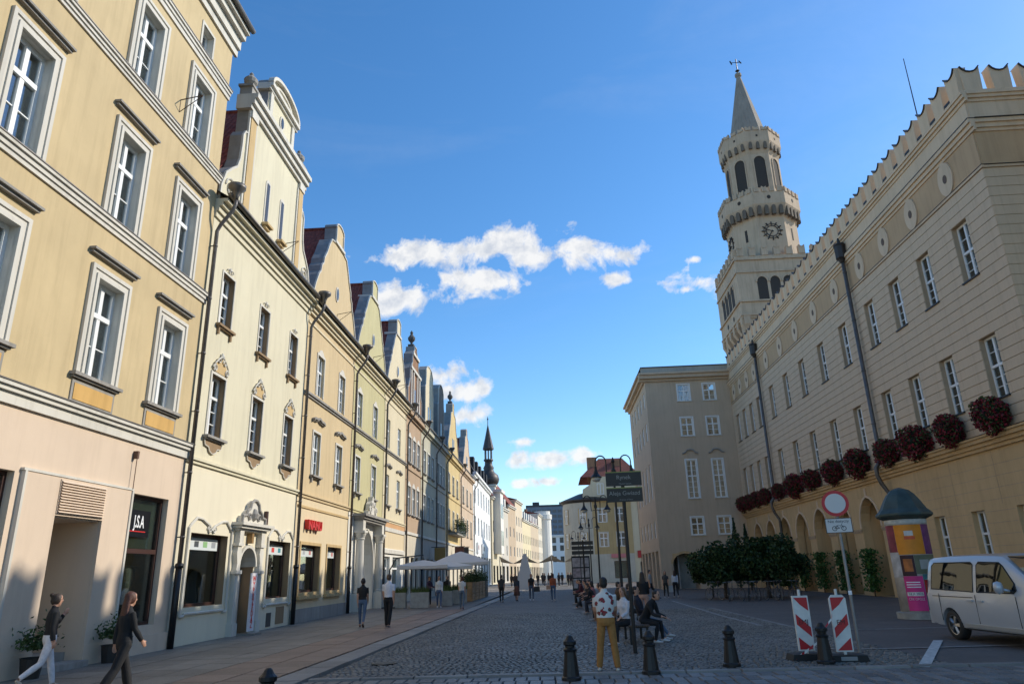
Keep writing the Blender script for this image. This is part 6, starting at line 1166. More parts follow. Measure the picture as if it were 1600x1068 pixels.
bl = ['leftmost of the front row bicycles under the globe trees', 'second front row bicycle from the left under the trees', 'third front row bicycle from the left under the trees', 'fourth front row bicycle from the left under the trees', 'fifth front row bicycle from the left under the trees', 'sixth front row bicycle from the left under the trees', 'bicycle set back at the left edge of the bicycle row', 'bicycle behind the others near the left tree trunk', 'rightmost of the front row bicycles under the globe trees']
for i, (X, Y) in enumerate(spots):
    b = b0 if i == 0 else copy_tree(b0); b.location = (X, Y, 0); b.rotation_euler = (R(rnd.uniform(-5, 5)), 0, R(rnd.uniform(55, 120))); b['label'] = bl[i]
# ------------------------------------------------------------------ silver van
def van():
    th_ = R(-86.5); pr = on_ground(1503, 998); c, s = math.cos(th_), math.sin(th_); loc = (pr.x-(c*0.98+s*0.83), pr.y-(s*0.98-c*0.83), -0.008)
    v = thing('silver_van', 'silver grey passenger van parked at the right edge', 'van', loc, th_)
    PAINT = plain('silver_paint', (0.47, 0.49, 0.52), 0.3, 0.2); p_ = PAINT.node_tree.nodes['Principled BSDF']; p_.inputs['Coat Weight'].default_value = 0.7; p_.inputs['Coat Roughness'].default_value = 0.04
    st = [(0.02, .55, 1.70, .90), (0.05, .42, 1.80, .93), (0.14, .30, 1.87, .955), (0.35, .26, 1.90, .96), (1.0, .25, 1.92, .965), (2.0, .25, 1.92, .965), (2.7, .25, 1.90, .965), (3.0, .25, 1.87, .965), (3.2, .25, 1.76, .965), (3.5, .25, 1.57, .96), (3.8, .25, 1.38, .955), (4.02, .25, 1.22, .95), (4.2, .25, 1.14, .945), (4.5, .25, 1.06, .92), (4.75, .26, .95, .87), (4.9, .28, .80, .80), (4.97, .32, .62, .72)]
    rings = []
    for (u, zb, zt, hw) in st:
        zs = min(1.06, zt-0.10); cab = zt-1.06; tp = 0.16*max(0, min(1, cab/0.8)); h2_ = hw-tp
        half = [(0, zb), (hw*0.85, zb), (hw-0.03, zb+0.05), (hw, zb+0.2), (hw+0.004, (zb+zs)/2), (hw-0.005, zs-0.06), (hw-0.02, zs), (hw-0.02-tp*0.5, zs+(zt-0.1-zs)*0.55 if zt-0.1 > zs else zs+0.005), (h2_-0.02, zt-0.09), (h2_-0.07, zt-0.03), (h2_*0.6, zt), (0, zt+0.015)]
        rings.append([(u, -y, z) for y, z in half]+[(u, y, z) for y, z in reversed(half[1:-1])])
    mb = MB(); n = len(rings[0]); mb.v = [p for r in rings for p in r]
    for i in range(len(rings)-1):
        for j in range(n): mb.f.append((i*n+j, (i+1)*n+j, (i+1)*n+(j+1) % n, i*n+(j+1) % n)); mb.m.append(0)
    mb.f += [tuple(range(n)), tuple((len(rings)-1)*n+j for j in range(n-1, -1, -1))]; mb.m += [0, 0]
    me = mb.mesh('body', PAINT, True); ob = bpy.data.objects.new('tmp', me); col.objects.link(ob)
    cu = MB()
    for u in (0.98, 4.12): cu.tube([(u, -1.2, 0.34), (u, -0.62, 0.34)], 0.385, 28).tube([(u, 0.62, 0.34), (u, 1.2, 0.34)], 0.385, 28)
    co = bpy.data.objects.new('tmpc', cu.mesh('c', RUB)); col.objects.link(co); bo = ob.modifiers.new('b', 'BOOLEAN'); bo.operation = 'DIFFERENCE'; bo.object = co; bo.solver = 'EXACT'
    me2 = bpy.data.meshes.new_from_object(ob.evaluated_get(bpy.context.evaluated_depsgraph_get())); bpy.data.objects.remove(ob); bpy.data.objects.remove(co)
    for q in me2.polygons: q.use_smooth = abs(q.normal.y) < 0.995 or q.area < 0.5
    if not me2.materials: me2.materials.append(PAINT)
    body = mk('body', me2, v)
    try: me2.set_sharp_from_angle(angle=R(35))
    except Exception: pass
    VG = glass('van_glass', (0.10, 0.11, 0.12), 0.05, 0.01, 0.55)
    def yat(z): return 0.945-0.16*max(0, min(1, (z-1.06)/0.76))
    for s in (-1, 1):
        for nm, poly in (('side_window', [(0.30, 1.14), (1.98, 1.10), (1.98, 1.70), (1.9, 1.75), (0.42, 1.75), (0.32, 1.68)]), ('door_window', [(2.12, 1.10), (3.36, 1.10), (3.44, 1.16), (3.38, 1.30), (3.02, 1.66), (2.9, 1.73), (2.2, 1.75), (2.12, 1.68)])):
            o_ = MB(); o_.add([(u, s*(yat(z)+0.012), z) for u, z in (poly if s < 0 else poly[::-1])], [tuple(range(len(poly)))]); o_.build(nm, VG, v)
            o_ = MB(); pp = poly+[poly[0]]; o_.tube([(u, s*(yat(z)+0.004), z) for u, z in pp], 0.014, 5); o_.build('window_seal', RUB, v)
        q = MB(); 
        for u in (2.05, 3.42, 0.62): q.box(u-0.004, u+0.004, s*0.962 if s > 0 else -0.972, s*0.972 if s > 0 else -0.962, 0.42, 1.04)
        q.box(0.35, 1.95, min(s*.962, s*.974), max(s*.962, s*.974), 0.97, 0.985); q.build('door_seam', RUB, v)
        for u in (1.85, 2.22): MB().box(u-0.1, u+0.1, min(s*.965, s*1.0), max(s*.965, s*1.0), 0.89, 0.925).build('door_handle', PAINT, v)
        MB().tube([(3.25, s*0.9, 1.14), (3.2, s*1.05, 1.18)], 0.03, 6).lathe([(0.0, -.14), (.08, -.1), (.1, 0), (.08, .1), (0, .13)], 10, 3.18, s*1.12, 1.22).build('mirror', PAINT, v, True)
        MB().box(1.5, 3.6, min(s*.955, s*.985), max(s*.955, s*.985), 0.33, 0.40).build('sill_moulding', plain('bright_sill', (0.5, 0.5, 0.48), 0.3, 0.6), v); MB().box(0.03, 0.10, min(s*.85, s*.925), max(s*.85, s*.925), 0.95, 1.35).build('tail_light', plain('tail_red', (0.25, 0.01, 0.01), 0.2), v); MB().box(4.55, 4.8, min(s*.6, s*.88), max(s*.6, s*.88), 0.78, 0.95).build('headlight', plain('headlight', (0.6, 0.62, 0.65), 0.1, 0.3), v)
        for u in (0.98, 4.12):
            w = mk('wheel', None, v, (u, s*0.83, 0.335), (R(90), 0, 0)); MB().lathe([(0.22, -0.11), (0.30, -0.115), (0.335, -0.08), (0.335, 0.08), (0.30, 0.115), (0.22, 0.11)], 28, cap=False).build('tyre', RUB, w, True); mb = MB(); RIM = plain('alloy_rim', (0.42, 0.42, 0.43), 0.3, 0.8)
            for sd2 in (-1, 1):
                for k in range(5):
                    a = 2*math.pi*k/5; mb.tube([(0.04*math.cos(a), 0.04*math.sin(a), 0.085*sd2), (0.215*math.cos(a-.12), 0.215*math.sin(a-.12), 0.075*sd2)], [0.035, 0.025], 5); mb.tube([(0.04*math.cos(a), 0.04*math.sin(a), 0.085*sd2), (0.215*math.cos(a+.14), 0.215*math.sin(a+.14), 0.075*sd2)], [0.03, 0.02], 5)
            mb.lathe([(0.05, -.1), (0.05, .1)], 10); mb.lathe([(0.205, -.1), (0.225, -.105), (0.225, .105), (0.205, .1)], 28, cap=False); mb.build('rim', RIM, w); MB().lathe([(0.2, -.03), (0.2, .03)], 20).build('brake_disc', plain('dark_hub', (0.03, 0.03, 0.03), 0.6), w)
    o_ = MB(); A_ = [(3.08, 0.70, 1.845), (3.5, 0.78, 1.60), (3.98, 0.83, 1.27)]
    for (u0, y0_, z0_), (u1, y1_, z1_) in zip(A_[:-1], A_[1:]): o_.quad((u0, -y0_, z0_+.02), (u0, y0_, z0_+.02), (u1, y1_, z1_+.02), (u1, -y1_, z1_+.02))
    o_.build('windscreen', VG, v); MB().box(0.0, 0.03, -0.7, 0.7, 1.12, 1.68).build('rear_window', VG, v); MB().box(-0.04, 0.1, -0.9, 0.9, 0.32, 0.62).build('rear_bumper', PAINT, v); MB().box(4.93, 5.0, -0.6, 0.6, 0.36, 0.62).build('grille', RUB, v)
van()
# ------------------------------------------------------------------ benches and market awnings
BW = plain('bench_wood', (0.09, 0.055, 0.035), 0.6, var=0.2, scale=6.0)
def bench(X, Y, lb):
    b = thing('bench', lb, 'bench', (X, Y, 0), 0, 'benches along the middle of the square')
    me = cached('bslat', lambda: MB().box(-0.045, 0.045, -0.95, 0.95, 0, 0.035).mesh('slat', BW)); lg = cached('bleg', lambda: MB().box(-0.25, 0.25, -0.03, 0.03, 0.39, 0.43).box(-0.24, -0.18, -0.03, 0.03, 0, 0.39).box(0.18, 0.24, -0.03, 0.03, 0, 0.39).mesh('leg_frame', IRON))
    for k in range(5): mk('slat', me, b, (-0.22+k*0.11, 0, 0.43))
    for y in (-0.75, 0.75): mk('leg_frame', lg, b, (0, y, 0))
BY = [(2.05, 20.2), (2.15, 25.0), (2.2, 29.0), (2.1, 33.5), (2.0, 38.0), (1.9, 43.0)]
for i, (X, Y) in enumerate(BY): bench(X, Y, ['nearest', 'second', 'third', 'fourth', 'fifth', 'farthest'][i]+' dark wooden bench of the row with seated people')
TENT = plain('grey_beige_tarp', (0.34, 0.31, 0.26), 0.85, var=0.15, scale=2.0)
for i, (X, Y, w) in enumerate(((-5.6, 101, 3.6), (-2.3, 103, 3.6), (1.2, 101, 3.2))):
    t = thing('market_awning', ['left', 'middle', 'right'][i]+' grey beige market awning far down the street', 'awning', (X, Y, 0), 0, 'market awnings'); n = 8; mb = MB()
    for a in range(n):
        for b in range(n):
            def P(u, v_): return ((u/n-0.5)*w, (v_/n-0.5)*5, 3.3+0.7*abs(u/n-0.5)*2*abs(v_/n-0.5)*2-0.25*math.sin(u/n*3.14))
            mb.quad(P(a, b), P(a+1, b), P(a+1, b+1), P(a, b+1))
    mb.build('canopy', TENT, t, True)
    for x, y in ((-w/2, -2.5), (w/2, -2.5), (-w/2, 2.5), (w/2, 2.5)): MB().tube([(x, y, 0), (x, y, 4.0)], 0.05, 6).build('post', GALV, t)
wp = thing('white_leaning_panel', 'tall pale tapered panel standing before the market awnings', 'panel', (-3.55, 84, 0)); MB().add([(-1.1,0,0),(1.2,0,0),(.25,.9,3.9),(-.1,.9,3.9),(-1.1,1.8,0),(1.2,1.8,0)],[(0,1,2,3),(1,5,2),(4,0,3),(5,4,3,2)]).build('panel', plain('silver_white_sheet', (0.55, 0.54, 0.52), 0.6), wp)
# ------------------------------------------------------------------ people
def loft(mb, pts, rad, n=14, ref=(1, 0, 0), cap=True):
    P = [Vector(p) for p in pts]; k = len(P); vs = []
    for i in range(k):
        d = (P[min(i+1, k-1)]-P[max(i-1, 0)]).normalized(); a = Vector(ref); a = (a-d*a.dot(d)).normalized(); b = d.cross(a); rx, ry = rad[i] if isinstance(rad[i], tuple) else (rad[i], rad[i])
        vs += [P[i]+a*rx*math.cos(2*math.pi*j/n)+b*ry*math.sin(2*math.pi*j/n) for j in range(n)]
    fs = [(i*n+j, i*n+(j+1) % n, (i+1)*n+(j+1) % n, (i+1)*n+j) for i in range(k-1) for j in range(n)]
    fs += [tuple(range(n-1, -1, -1)), tuple((k-1)*n+j for j in range(n))]; mb.add(vs, fs)
def ellip(mb, c, r, n=12): mb.add(*_ell(c, r, n))
def _ell(c, r, n):
    vs = []; m = n//2+1
    for i in range(m):
        t = math.pi*(0.02+0.96*i/(m-1)); 
        for j in range(n): a = 2*math.pi*j/n; vs.append((c[0]+r[0]*math.sin(t)*math.cos(a), c[1]+r[1]*math.sin(t)*math.sin(a), c[2]+r[2]*math.cos(t)))
    fs = [(i*n+j, (i+1)*n+j, (i+1)*n+(j+1) % n, i*n+(j+1) % n) for i in range(m-1) for j in range(n)]+[tuple(range(n)), tuple((m-1)*n+j for j in range(n-1, -1, -1))]
    return vs, fs
def remesh(mb, v, smooth=2):
    me = mb.mesh('r', SKIN); o = bpy.data.objects.new('tmp', me); col.objects.link(o); r = o.modifiers.new('r', 'REMESH'); r.mode = 'VOXEL'; r.voxel_size = v
    if smooth: s = o.modifiers.new('s', 'SMOOTH'); s.factor = 0.5; s.iterations = smooth
    out = bpy.data.meshes.new_from_object(o.evaluated_get(bpy.context.evaluated_depsgraph_get())); bpy.data.objects.remove(o); bpy.data.meshes.remove(me); return out
def person(label, X, Y, face, h=1.72, legs=((8, 4), (-8, 6)), arms=((6, 10), (-6, 12)), top=(0.5, 0.5, 0.5), bottom=(0.05, 0.06, 0.1), shoes=(0.3, 0.3, 0.3), hair=(0.03, 0.02, 0.015), hstyle='short', sleeve='short', fem=False, seat=None, v=0.02, lean=0.0, headturn=0.0, wide=0.0, skirt=None, topmat=None, spread=0.0, build=1.06, crop=1.0, skin=None, z=0.0, group=None, headtilt=0.0):
    """face: direction in degrees (0 = looks towards -y, i.e. at the camera; 180 = walks away); legs/arms: (swing, bend) right then left"""
    s = h/1.75; mb = MB(); segs = []                      # segs: (a, b, radius, material index function)
    hipz = 0.92; off = Vector((0, 0, 0))
    if seat is not None: hipz = seat/s+0.09
    sw = 0.165 if fem else 0.19; hw = 0.10 if fem else 0.092
    ln = R(lean)
    def T_(x, y, z): # torso point, leaning forward about the hips
        dz = z-0.92; return Vector((x, y-dz*math.sin(ln), hipz+dz*math.cos(ln)))
    tor = [(0.83, .12, .10), (0.90, .168 if fem else .16, .118), (0.98, .158 if fem else .155, .112), (1.08, .132 if fem else .15, .10), (1.20, .150 if fem else .168, .112), (1.32, .165 if fem else .185, .112), (1.40, .155 if fem else .18, .095), (1.455, .10, .075), (1.49, .06, .06), (1.56, .052, .056)]
    k = build
    loft(mb, [T_(0, 0.0 if z < 1.45 else -0.012*(z-1.45)*10, z) for z, _, _ in tor], [(a*k, b*k) for _, a, b in tor])
    if fem: 
        for q in (-1, 1): c = T_(q*0.075, -0.085, 1.27); ellip(mb, c, (0.07, 0.06, 0.07))
    segs.append((T_(0, 0, 1.0), T_(0, 0, 1.40), 0.15, lambda t: 1)); segs.append((T_(-sw*0.8, 0, 1.40), T_(sw*0.8, 0, 1.40), 0.08, lambda t: 1)); segs.append((T_(0, 0, 0.86), T_(0, 0, 0.97), 0.15, lambda t: 2)); segs.append((T_(0, 0, 1.485), T_(0, -0.01, 1.56), 0.055, lambda t: 0))
    # head
    hc = T_(0, -0.02, 1.645); M_ = Matrix.Rotation(R(headturn), 3, 'Z') @ Matrix.Rotation(R(headtilt), 3, 'X')
    def H_(x, y, z): return hc+M_ @ Vector((x, y, z))
    hd = [(-0.125, -.055, .022, .02), (-0.105, -.045, .042, .045), (-0.07, -.03, .056, .068), (-0.03, -.015, .067, .085), (0.015, -.003, .073, .096), (0.055, .0, .073, .096), (0.09, .004, .058, .078), (0.108, .006, .03, .042)]
    loft(mb, [H_(0, y, z) for z, y, _, _ in hd], [(a, b) for _, _, a, b in hd], 16); segs.append((H_(0, -0.02, -0.08), H_(0, 0, 0.07), 0.08, lambda t: 0))
    loft(mb, [H_(0, -0.092, 0.02), H_(0, -0.112, -0.025), H_(0, -0.09, -0.035)], [0.009, 0.014, 0.012], 6)
    for q in (-1, 1): ellip(mb, H_(q*0.075, 0.012, -0.01), (0.012, 0.02, 0.032), 8)
    # legs
    for i, (sg_, bend) in enumerate(legs):
        q = 1 if i == 0 else -1; hip = Vector((q*hw, 0, hipz-0.04))
        if seat is not None: a = R(84+sg_); kn = hip+Vector((q*0.05, -math.sin(a), -math.cos(a)))*0.43; b = R(84+sg_-88-bend)
        else: a = R(sg_); kn = hip+Vector((q*spread, -math.sin(a), -math.cos(a)))*0.43; b = R(sg_-bend)
        an = kn+Vector((q*spread, -math.sin(b), -math.cos(b)))*0.40
        if seat is not None and an.z*s < 0.06: an.z = 0.075/s
        w = wide
        loft(mb, [hip+Vector((0, 0, 0.06)), hip, hip.lerp(kn, 0.5), kn, kn.lerp(an, 0.35), kn.lerp(an, 0.98 if w else 0.97)], [.085, .094, .078+w*.3, .060+w*.5, .058+w*.8, .040+w], 12)
        foot = R(sg_-bend) if seat is None else 0.0; fd = Vector((0, -math.cos(foot*0.55), math.sin(foot*0.55)*-1 if foot < 0 else 0)); fd = Vector((0, -1, 0)) if foot >= -0.1 else Vector((0, -math.cos(-foot*0.8), -math.sin(-foot*0.8)))
        heel = an+Vector((0, 0.035, -0.045)); toe = heel+fd*0.24
        loft(mb, [heel+fd*-0.02+Vector((0, 0, .012)), heel+fd*0.06+Vector((0, 0, .012)), heel+fd*0.15, toe], [(.03, .03), (.04, .042), (.044, .03), (.03, .018)], 10)
        segs.append((hip, kn, 0.08, lambda t: 2)); segs.append((kn, an, 0.05, lambda t: 2 if t < crop else 0)); segs.append((heel, toe, 0.045, lambda t: 3))
    # arms
    for i, (sg_, bend) in enumerate(arms):
        q = 1 if i == 0 else -1; shd = T_(q*sw, 0.0, 1.405); a = R(sg_); el = shd+Vector((q*0.055, -math.sin(a), -math.cos(a)))*0.285; b = R(sg_+bend); wr = el+Vector((-q*0.02*(1 if bend < 60 else 5), -math.sin(b), -math.cos(b)))*0.25
        ra = 0.012 if sleeve else 0.0
        loft(mb, [shd+Vector((-q*0.05, 0, 0.0)), shd, shd.lerp(el, 0.5), el, el.lerp(wr, 0.4), wr], [.058, .06, .05+ra*.6, .041+ra*(.5), .040+(ra if sleeve == 'long' else 0), .028+(ra if sleeve == 'long' else 0)], 10)
        fw_ = (wr-el).normalized(); sd3 = Vector((0, 1, 0)) if abs(fw_.z) > 0.6 else Vector((1, 0, 0)); sd3 = (sd3-fw_*sd3.dot(fw_)).normalized(); nr = fw_.cross(sd3)*(-q)
        loft(mb, [wr, wr+fw_*0.05, wr+fw_*0.09], [(.026, .018), (.04, .016), (.038, .014)], 8, tuple(sd3))
        for f in range(4):
            b0_ = wr+fw_*0.085+sd3*(-0.028+f*0.0187); L_ = (0.062, 0.072, 0.068, 0.052)[f]; loft(mb, [b0_, b0_+fw_*L_*0.5+nr*0.006, b0_+fw_*L_*0.9+nr*0.026], [.0095, .009, .0075], 6)
        b0_ = wr+fw_*0.03-sd3*0.033; loft(mb, [b0_, b0_+fw_*0.03-sd3*0.022+nr*.008, b0_+fw_*0.06-sd3*0.026+nr*.018], [.012, .011, .008], 6)
        segs.append((shd, el, 0.05, lambda t: 1 if (sleeve == 'long' or (sleeve == 'short' and t < 0.72)) else 0)); segs.append((el, wr, 0.04, lambda t: 1 if sleeve == 'long' and t < 0.96 else 0)); segs.append((wr, wr+fw_*0.16, 0.03, lambda t: 0))
    for i in range(len(mb.v)): p = mb.v[i]; mb.v[i] = (p[0]*s, p[1]*s, p[2]*s)
    me = remesh(mb, v); me.name = 'body'
    key = label[:40]; skm = skin or SKIN; tm = topmat or plain('top_'+key, top, 0.85, bump=0.4, scale=18.0, var=0.10); bm2 = plain('trousers_'+key, bottom, 0.85, bump=0.4, scale=16.0, var=0.12); sm = plain('shoes_%d_%d_%d' % tuple(int(99*c_) for c_ in shoes), shoes, 0.6)
    me.materials.clear()
    for m in (skm, tm, bm2, sm, plain('eye_dark', (0.02, 0.015, 0.012), 0.3), plain('lips', (0.33, 0.10, 0.09), 0.5)): me.materials.append(m)
    nf = len(me.polygons); cen = np.empty(nf*3); me.polygons.foreach_get('center', cen); cen = cen.reshape(-1, 3)/s; best = np.full(nf, 1e9); idx = np.zeros(nf, int)
    for (a, b, r, fn) in segs:
        a_, b_ = np.array(a), np.array(b); ab = b_-a_; t = np.clip(((cen-a_) @ ab)/(ab @ ab), 0, 1); d = np.linalg.norm(cen-(a_+t[:, None]*ab), axis=1)-r; m_ = d < best; best[m_] = d[m_]; idx[m_] = np.array([fn(x) for x in t[m_]], int)
    for q in (-1, 1): idx[np.linalg.norm(cen-np.array(H_(q*0.031, -0.088, 0.008)), axis=1) < 0.0135] = 4
    idx[np.linalg.norm((cen-np.array(H_(0, -0.092, -0.068)))*np.array([0.55, 1, 1.8]), axis=1) < 0.014] = 5
    me.polygons.foreach_set('material_index', idx); me.polygons.foreach_set('use_smooth', [True]*nf); me.update()
    o = thing('person', label, 'person', (X, Y, z), R(face), group); mk('body', me, o)
    # hair
    hm = plain('hair_%d_%d_%d' % tuple(int(999*c_) for c_ in hair), hair, 0.55, bump=0.8, scale=60.0, var=0.25); hb = MB()
    def E(c, r):
        vs, fs = _ell((0, 0, 0), r, 12); hb.add([H_(*c)+M_ @ Vector(p) for p in vs], fs)
    if hstyle != 'bald': E((0, 0.014, 0.048), (.084, .102, .084)); E((0, 0.045, -0.01), (.080, .072, .09))
    if fem:
        for q in (-1, 1): E((q*0.058, 0.0, 0.0), (.03, .07, .085))
    if hstyle == 'bun': E((0, 0.10, 0.10), (.045, .045, .045))
    if hstyle == 'lowbun': E((0.03, 0.13, 0.0), (.05, .05, .05))
    if hstyle == 'long': loft(hb, [H_(0, 0.04, 0.03), H_(0, 0.07, -0.1), H_(0, 0.085, -0.25), H_(0, 0.09, -0.4)], [(.085, .06), (.10, .055), (.12, .045), (.08, .03)]); 
    if hstyle == 'bob': loft(hb, [H_(0, 0.02, 0.05), H_(0, 0.03, -0.06), H_(0, 0.04, -0.16)], [(.09, .08), (.098, .07), (.09, .06)])
    if hstyle == 'pony': loft(hb, [H_(0, 0.08, 0.06), H_(0, 0.15, 0.0), H_(0, 0.14, -0.14)], [.04, .035, .015])
    if hb.v:
        for i in range(len(hb.v)): p = hb.v[i]; hb.v[i] = (p[0]*s, p[1]*s, p[2]*s)
        hme = remesh(hb, max(0.012, v*0.8), 1); hme.materials.clear(); hme.materials.append(hm); hme.polygons.foreach_set('use_smooth', [True]*len(hme.polygons)); hme.name = 'hair'; mk('hair', hme, o)
    if skirt:
        sk = MB(); loft(sk, [(0, 0, hipz*s+0.12*s), (0, 0, hipz*s), (0, 0, (hipz-0.25)*s), (0, 0, (hipz-0.55)*s)], [(.15, .115), (.18, .14), (.20, .17), (.22, .2)], 16); mk('skirt', sk.mesh('skirt', plain('skirt_'+key, skirt, 0.85, bump=0.4, scale=14.0, var=.2), True), o)
    return o
def floral():
    m, t, p, tcn = mat_base('floral_shirt'); vo = N(t, 'ShaderNodeTexVoronoi', Scale=9.0); t.links.new(tcn.outputs['Object'], vo.inputs['Vector']); nz = N(t, 'ShaderNodeTexNoise', Scale=16.0, Detail=3.0); t.links.new(tcn.outputs['Object'], nz.inputs['Vector'])
    f = Mth(t, 'ADD', vo.outputs['Distance'], Mth(t, 'MULTIPLY', Mth(t, 'SUBTRACT', nz.outputs[0], 0.5), 0.7)); pat = Mth(t, 'LESS_THAN', f, 0.40)
    c2 = mixc(t, nz.outputs[0], (0.30, 0.03, 0.04), (0.09, 0.07, 0.05), None, 0.42, 0.55); mm = N(t, 'ShaderNodeMix', data_type='RGBA'); t.links.new(pat, mm.inputs[0]); mm.inputs[6].default_value = (0.66, 0.64, 0.60, 1); t.links.new(c2, mm.inputs[7]); t.links.new(mm.outputs[2], p.inputs['Base Color']); p.inputs['Roughness'].default_value = 0.85; return m
def P(px_, py_): q = on_ground(px_, py_); return q.x, q.y
x, y = 0.93, 14.75; person('man in white floral shirt and ochre trousers standing with his back to us', x, y, 176, 1.66, ((3, 3), (-5, 2)), ((12, 45), (14, 50)), bottom=(0.36, 0.17, 0.045), shoes=(0.62, 0.58, 0.5), topmat=floral(), v=0.0115, wide=0.02, spread=0.11, build=1.2, hair=(0.012, 0.01, 0.009))
person('woman in dark top and white trousers walking at the lower left edge', -9.7, 14.0, 140, 1.66, ((15, 3), (-16, 38)), ((22, 128), (-6, 18)), top=(0.014, 0.014, 0.016), bottom=(0.66, 0.64, 0.66), shoes=(0.5, 0.4, 0.3), fem=True, sleeve='long', hair=(0.035, 0.02, 0.012), hstyle='bun', v=0.0115, headturn=-15, wide=0.008)
person('woman all in black with long red brown hair walking past the fashion shop', -7.4, 12.6, 145, 1.67, ((18, 4), (-20, 14)), ((-14, 12), (16, 20)), top=(0.012, 0.012, 0.013), bottom=(0.010, 0.010, 0.012), shoes=(0.02, 0.02, 0.02), fem=True, sleeve='long', hair=(0.085, 0.028, 0.016), hstyle='long', v=0.0115, wide=0.03)
x, y = P(565, 981); person('woman in dark top and blue jeans with hair bun walking away by the portal', x, y, 185, 1.72, ((14, 4), (-16, 22)), ((-10, 14), (12, 22)), top=(0.02, 0.017, 0.017), bottom=(0.09, 0.13, 0.20), shoes=(0.10, 0.05, 0.03), fem=True, hair=(0.03, 0.016, 0.011), hstyle='lowbun', v=0.015, crop=0.9, z=0.05)
x, y = P(606, 981); person('man in white t-shirt and black trousers walking away by the terrace', x, y, 172, 1.84, ((8, 3), (-9, 8)), ((6, 10), (-6, 14)), top=(0.68, 0.67, 0.72), bottom=(0.012, 0.012, 0.014), shoes=(0.12, 0.12, 0.12), hair=(0.10, 0.055, 0.03), v=0.015, wide=0.016, z=0.05)
x, y = P(686, 950); person('woman in white blouse and jeans with shoulder bag walking towards us by the planters', x, y, 10, 1.72, ((14, 3), (-14, 16)), ((10, 14), (-8, 14)), top=(0.60, 0.58, 0.56), bottom=(0.07, 0.11, 0.19), shoes=(0.5, 0.5, 0.5), fem=True, sleeve='long', hair=(0.06, 0.03, 0.018), hstyle='long', z=0.05)
x, y = P(722, 952); person('woman in white t-shirt and grey blue jeans walking away past the terrace', x, y, 178, 1.68, ((10, 3), (-12, 20)), ((8, 12), (-8, 14)), top=(0.62, 0.60, 0.57), bottom=(0.11, 0.15, 0.20), shoes=(0.2, 0.08, 0.06), fem=True, hair=(0.12, 0.05, 0.025), hstyle='bob', z=0.05)
for (px_, py_, f, h_, lb, kw) in ((784, 940, 180, 1.72, 'person in black with dark backpack walking away in mid street', dict(top=(0.04, 0.035, 0.035), bottom=(0.015, 0.015, 0.015), hair=(0.02, 0.015, 0.01))),
        (808, 938, 170, 1.62, 'woman in dark blue jacket and brown skirt walking away in mid street', dict(top=(0.03, 0.04, 0.06), bottom=(0.35, 0.2, 0.14), fem=True, sleeve='long', skirt=(0.13, 0.055, 0.04), hstyle='long', shoes=(0.02, 0.02, 0.02))),
        (831, 937, 5, 1.72, 'woman in black t-shirt and jeans carrying a black bag in mid street', dict(top=(0.014, 0.014, 0.014), bottom=(0.07, 0.09, 0.13), fem=True, hair=(0.09, 0.03, 0.02), hstyle='pony', shoes=(0.6, 0.6, 0.6))),
        (865, 938, 178, 1.72, 'woman in rust orange jacket and jeans walking in mid street', dict(top=(0.30, 0.075, 0.03), bottom=(0.06, 0.10, 0.17), fem=True, sleeve='long', hair=(0.07, 0.025, 0.015), hstyle='bob', shoes=(0.6, 0.6, 0.6))),
        (1018, 937, 75, 1.75, 'man with grey vest and black trousers striding to the right below the grey wing', dict(top=(0.30, 0.29, 0.29), bottom=(0.012, 0.012, 0.014), legs=((32, 4), (-34, 10)), shoes=(0.02, 0.02, 0.02))),
        (1042, 933, 0, 1.66, 'woman in dark clothes standing left of the white jacket below the archway', dict(top=(0.05, 0.05, 0.05), bottom=(0.02, 0.02, 0.02), fem=True, hstyle='long')),
        (1057, 932, 180, 1.68, 'woman in white jacket and black trousers with pale carrier bag near the archway', dict(top=(0.55, 0.57, 0.62), bottom=(0.015, 0.015, 0.018), fem=True, sleeve='long', hair=(0.03, 0.012, 0.01), hstyle='long', shoes=(0.5, 0.5, 0.5)))):
    x, y = P(px_, py_); kw.setdefault('legs', ((13, 4), (-13, 14))); person(lb, x, y, f, h_, arms=((8, 12), (-8, 14)), v=0.02, **kw)
BAGB = plain('black_leather', (0.013, 0.013, 0.014), 0.5)
def bag(px_, py_, dx_, z_, w, h_, m, lb, nm='handbag'):
    x, y = P(px_, py_); b = thing(nm, lb, 'bag', (x+dx_, y-0.05, z_)); MB().prism([(-w/2, 0), (w/2, 0), (w*0.45, h_), (-w*0.45, h_)], -0.06, 0.06).build('bag_body', m, b); MB().tube([(-w*0.3, 0, h_), (-w*0.2, 0, h_+0.18), (w*0.2, 0, h_+0.18), (w*0.3, 0, h_)], 0.012, 5).build('handle', m, b)
bag(831, 937, 0.38, 0.55, 0.42, 0.34, BAGB, 'large black bag carried by the woman in black t-shirt'); bag(1057, 932, -0.36, 0.32, 0.36, 0.4, plain('pale_plastic', (0.5, 0.5, 0.5), 0.6), 'pale carrier bag held by the woman in white jacket', 'carrier_bag'); bag(784, 940, 0.0, 1.0, 0.32, 0.42, BAGB, 'dark backpack on the person walking in mid street', 'backpack')
bag(865, 938, -0.3, 0.72, 0.3, 0.26, plain('tan_leather', (0.45, 0.25, 0.16), 0.6), 'light tan bag carried by the woman in rust jacket')
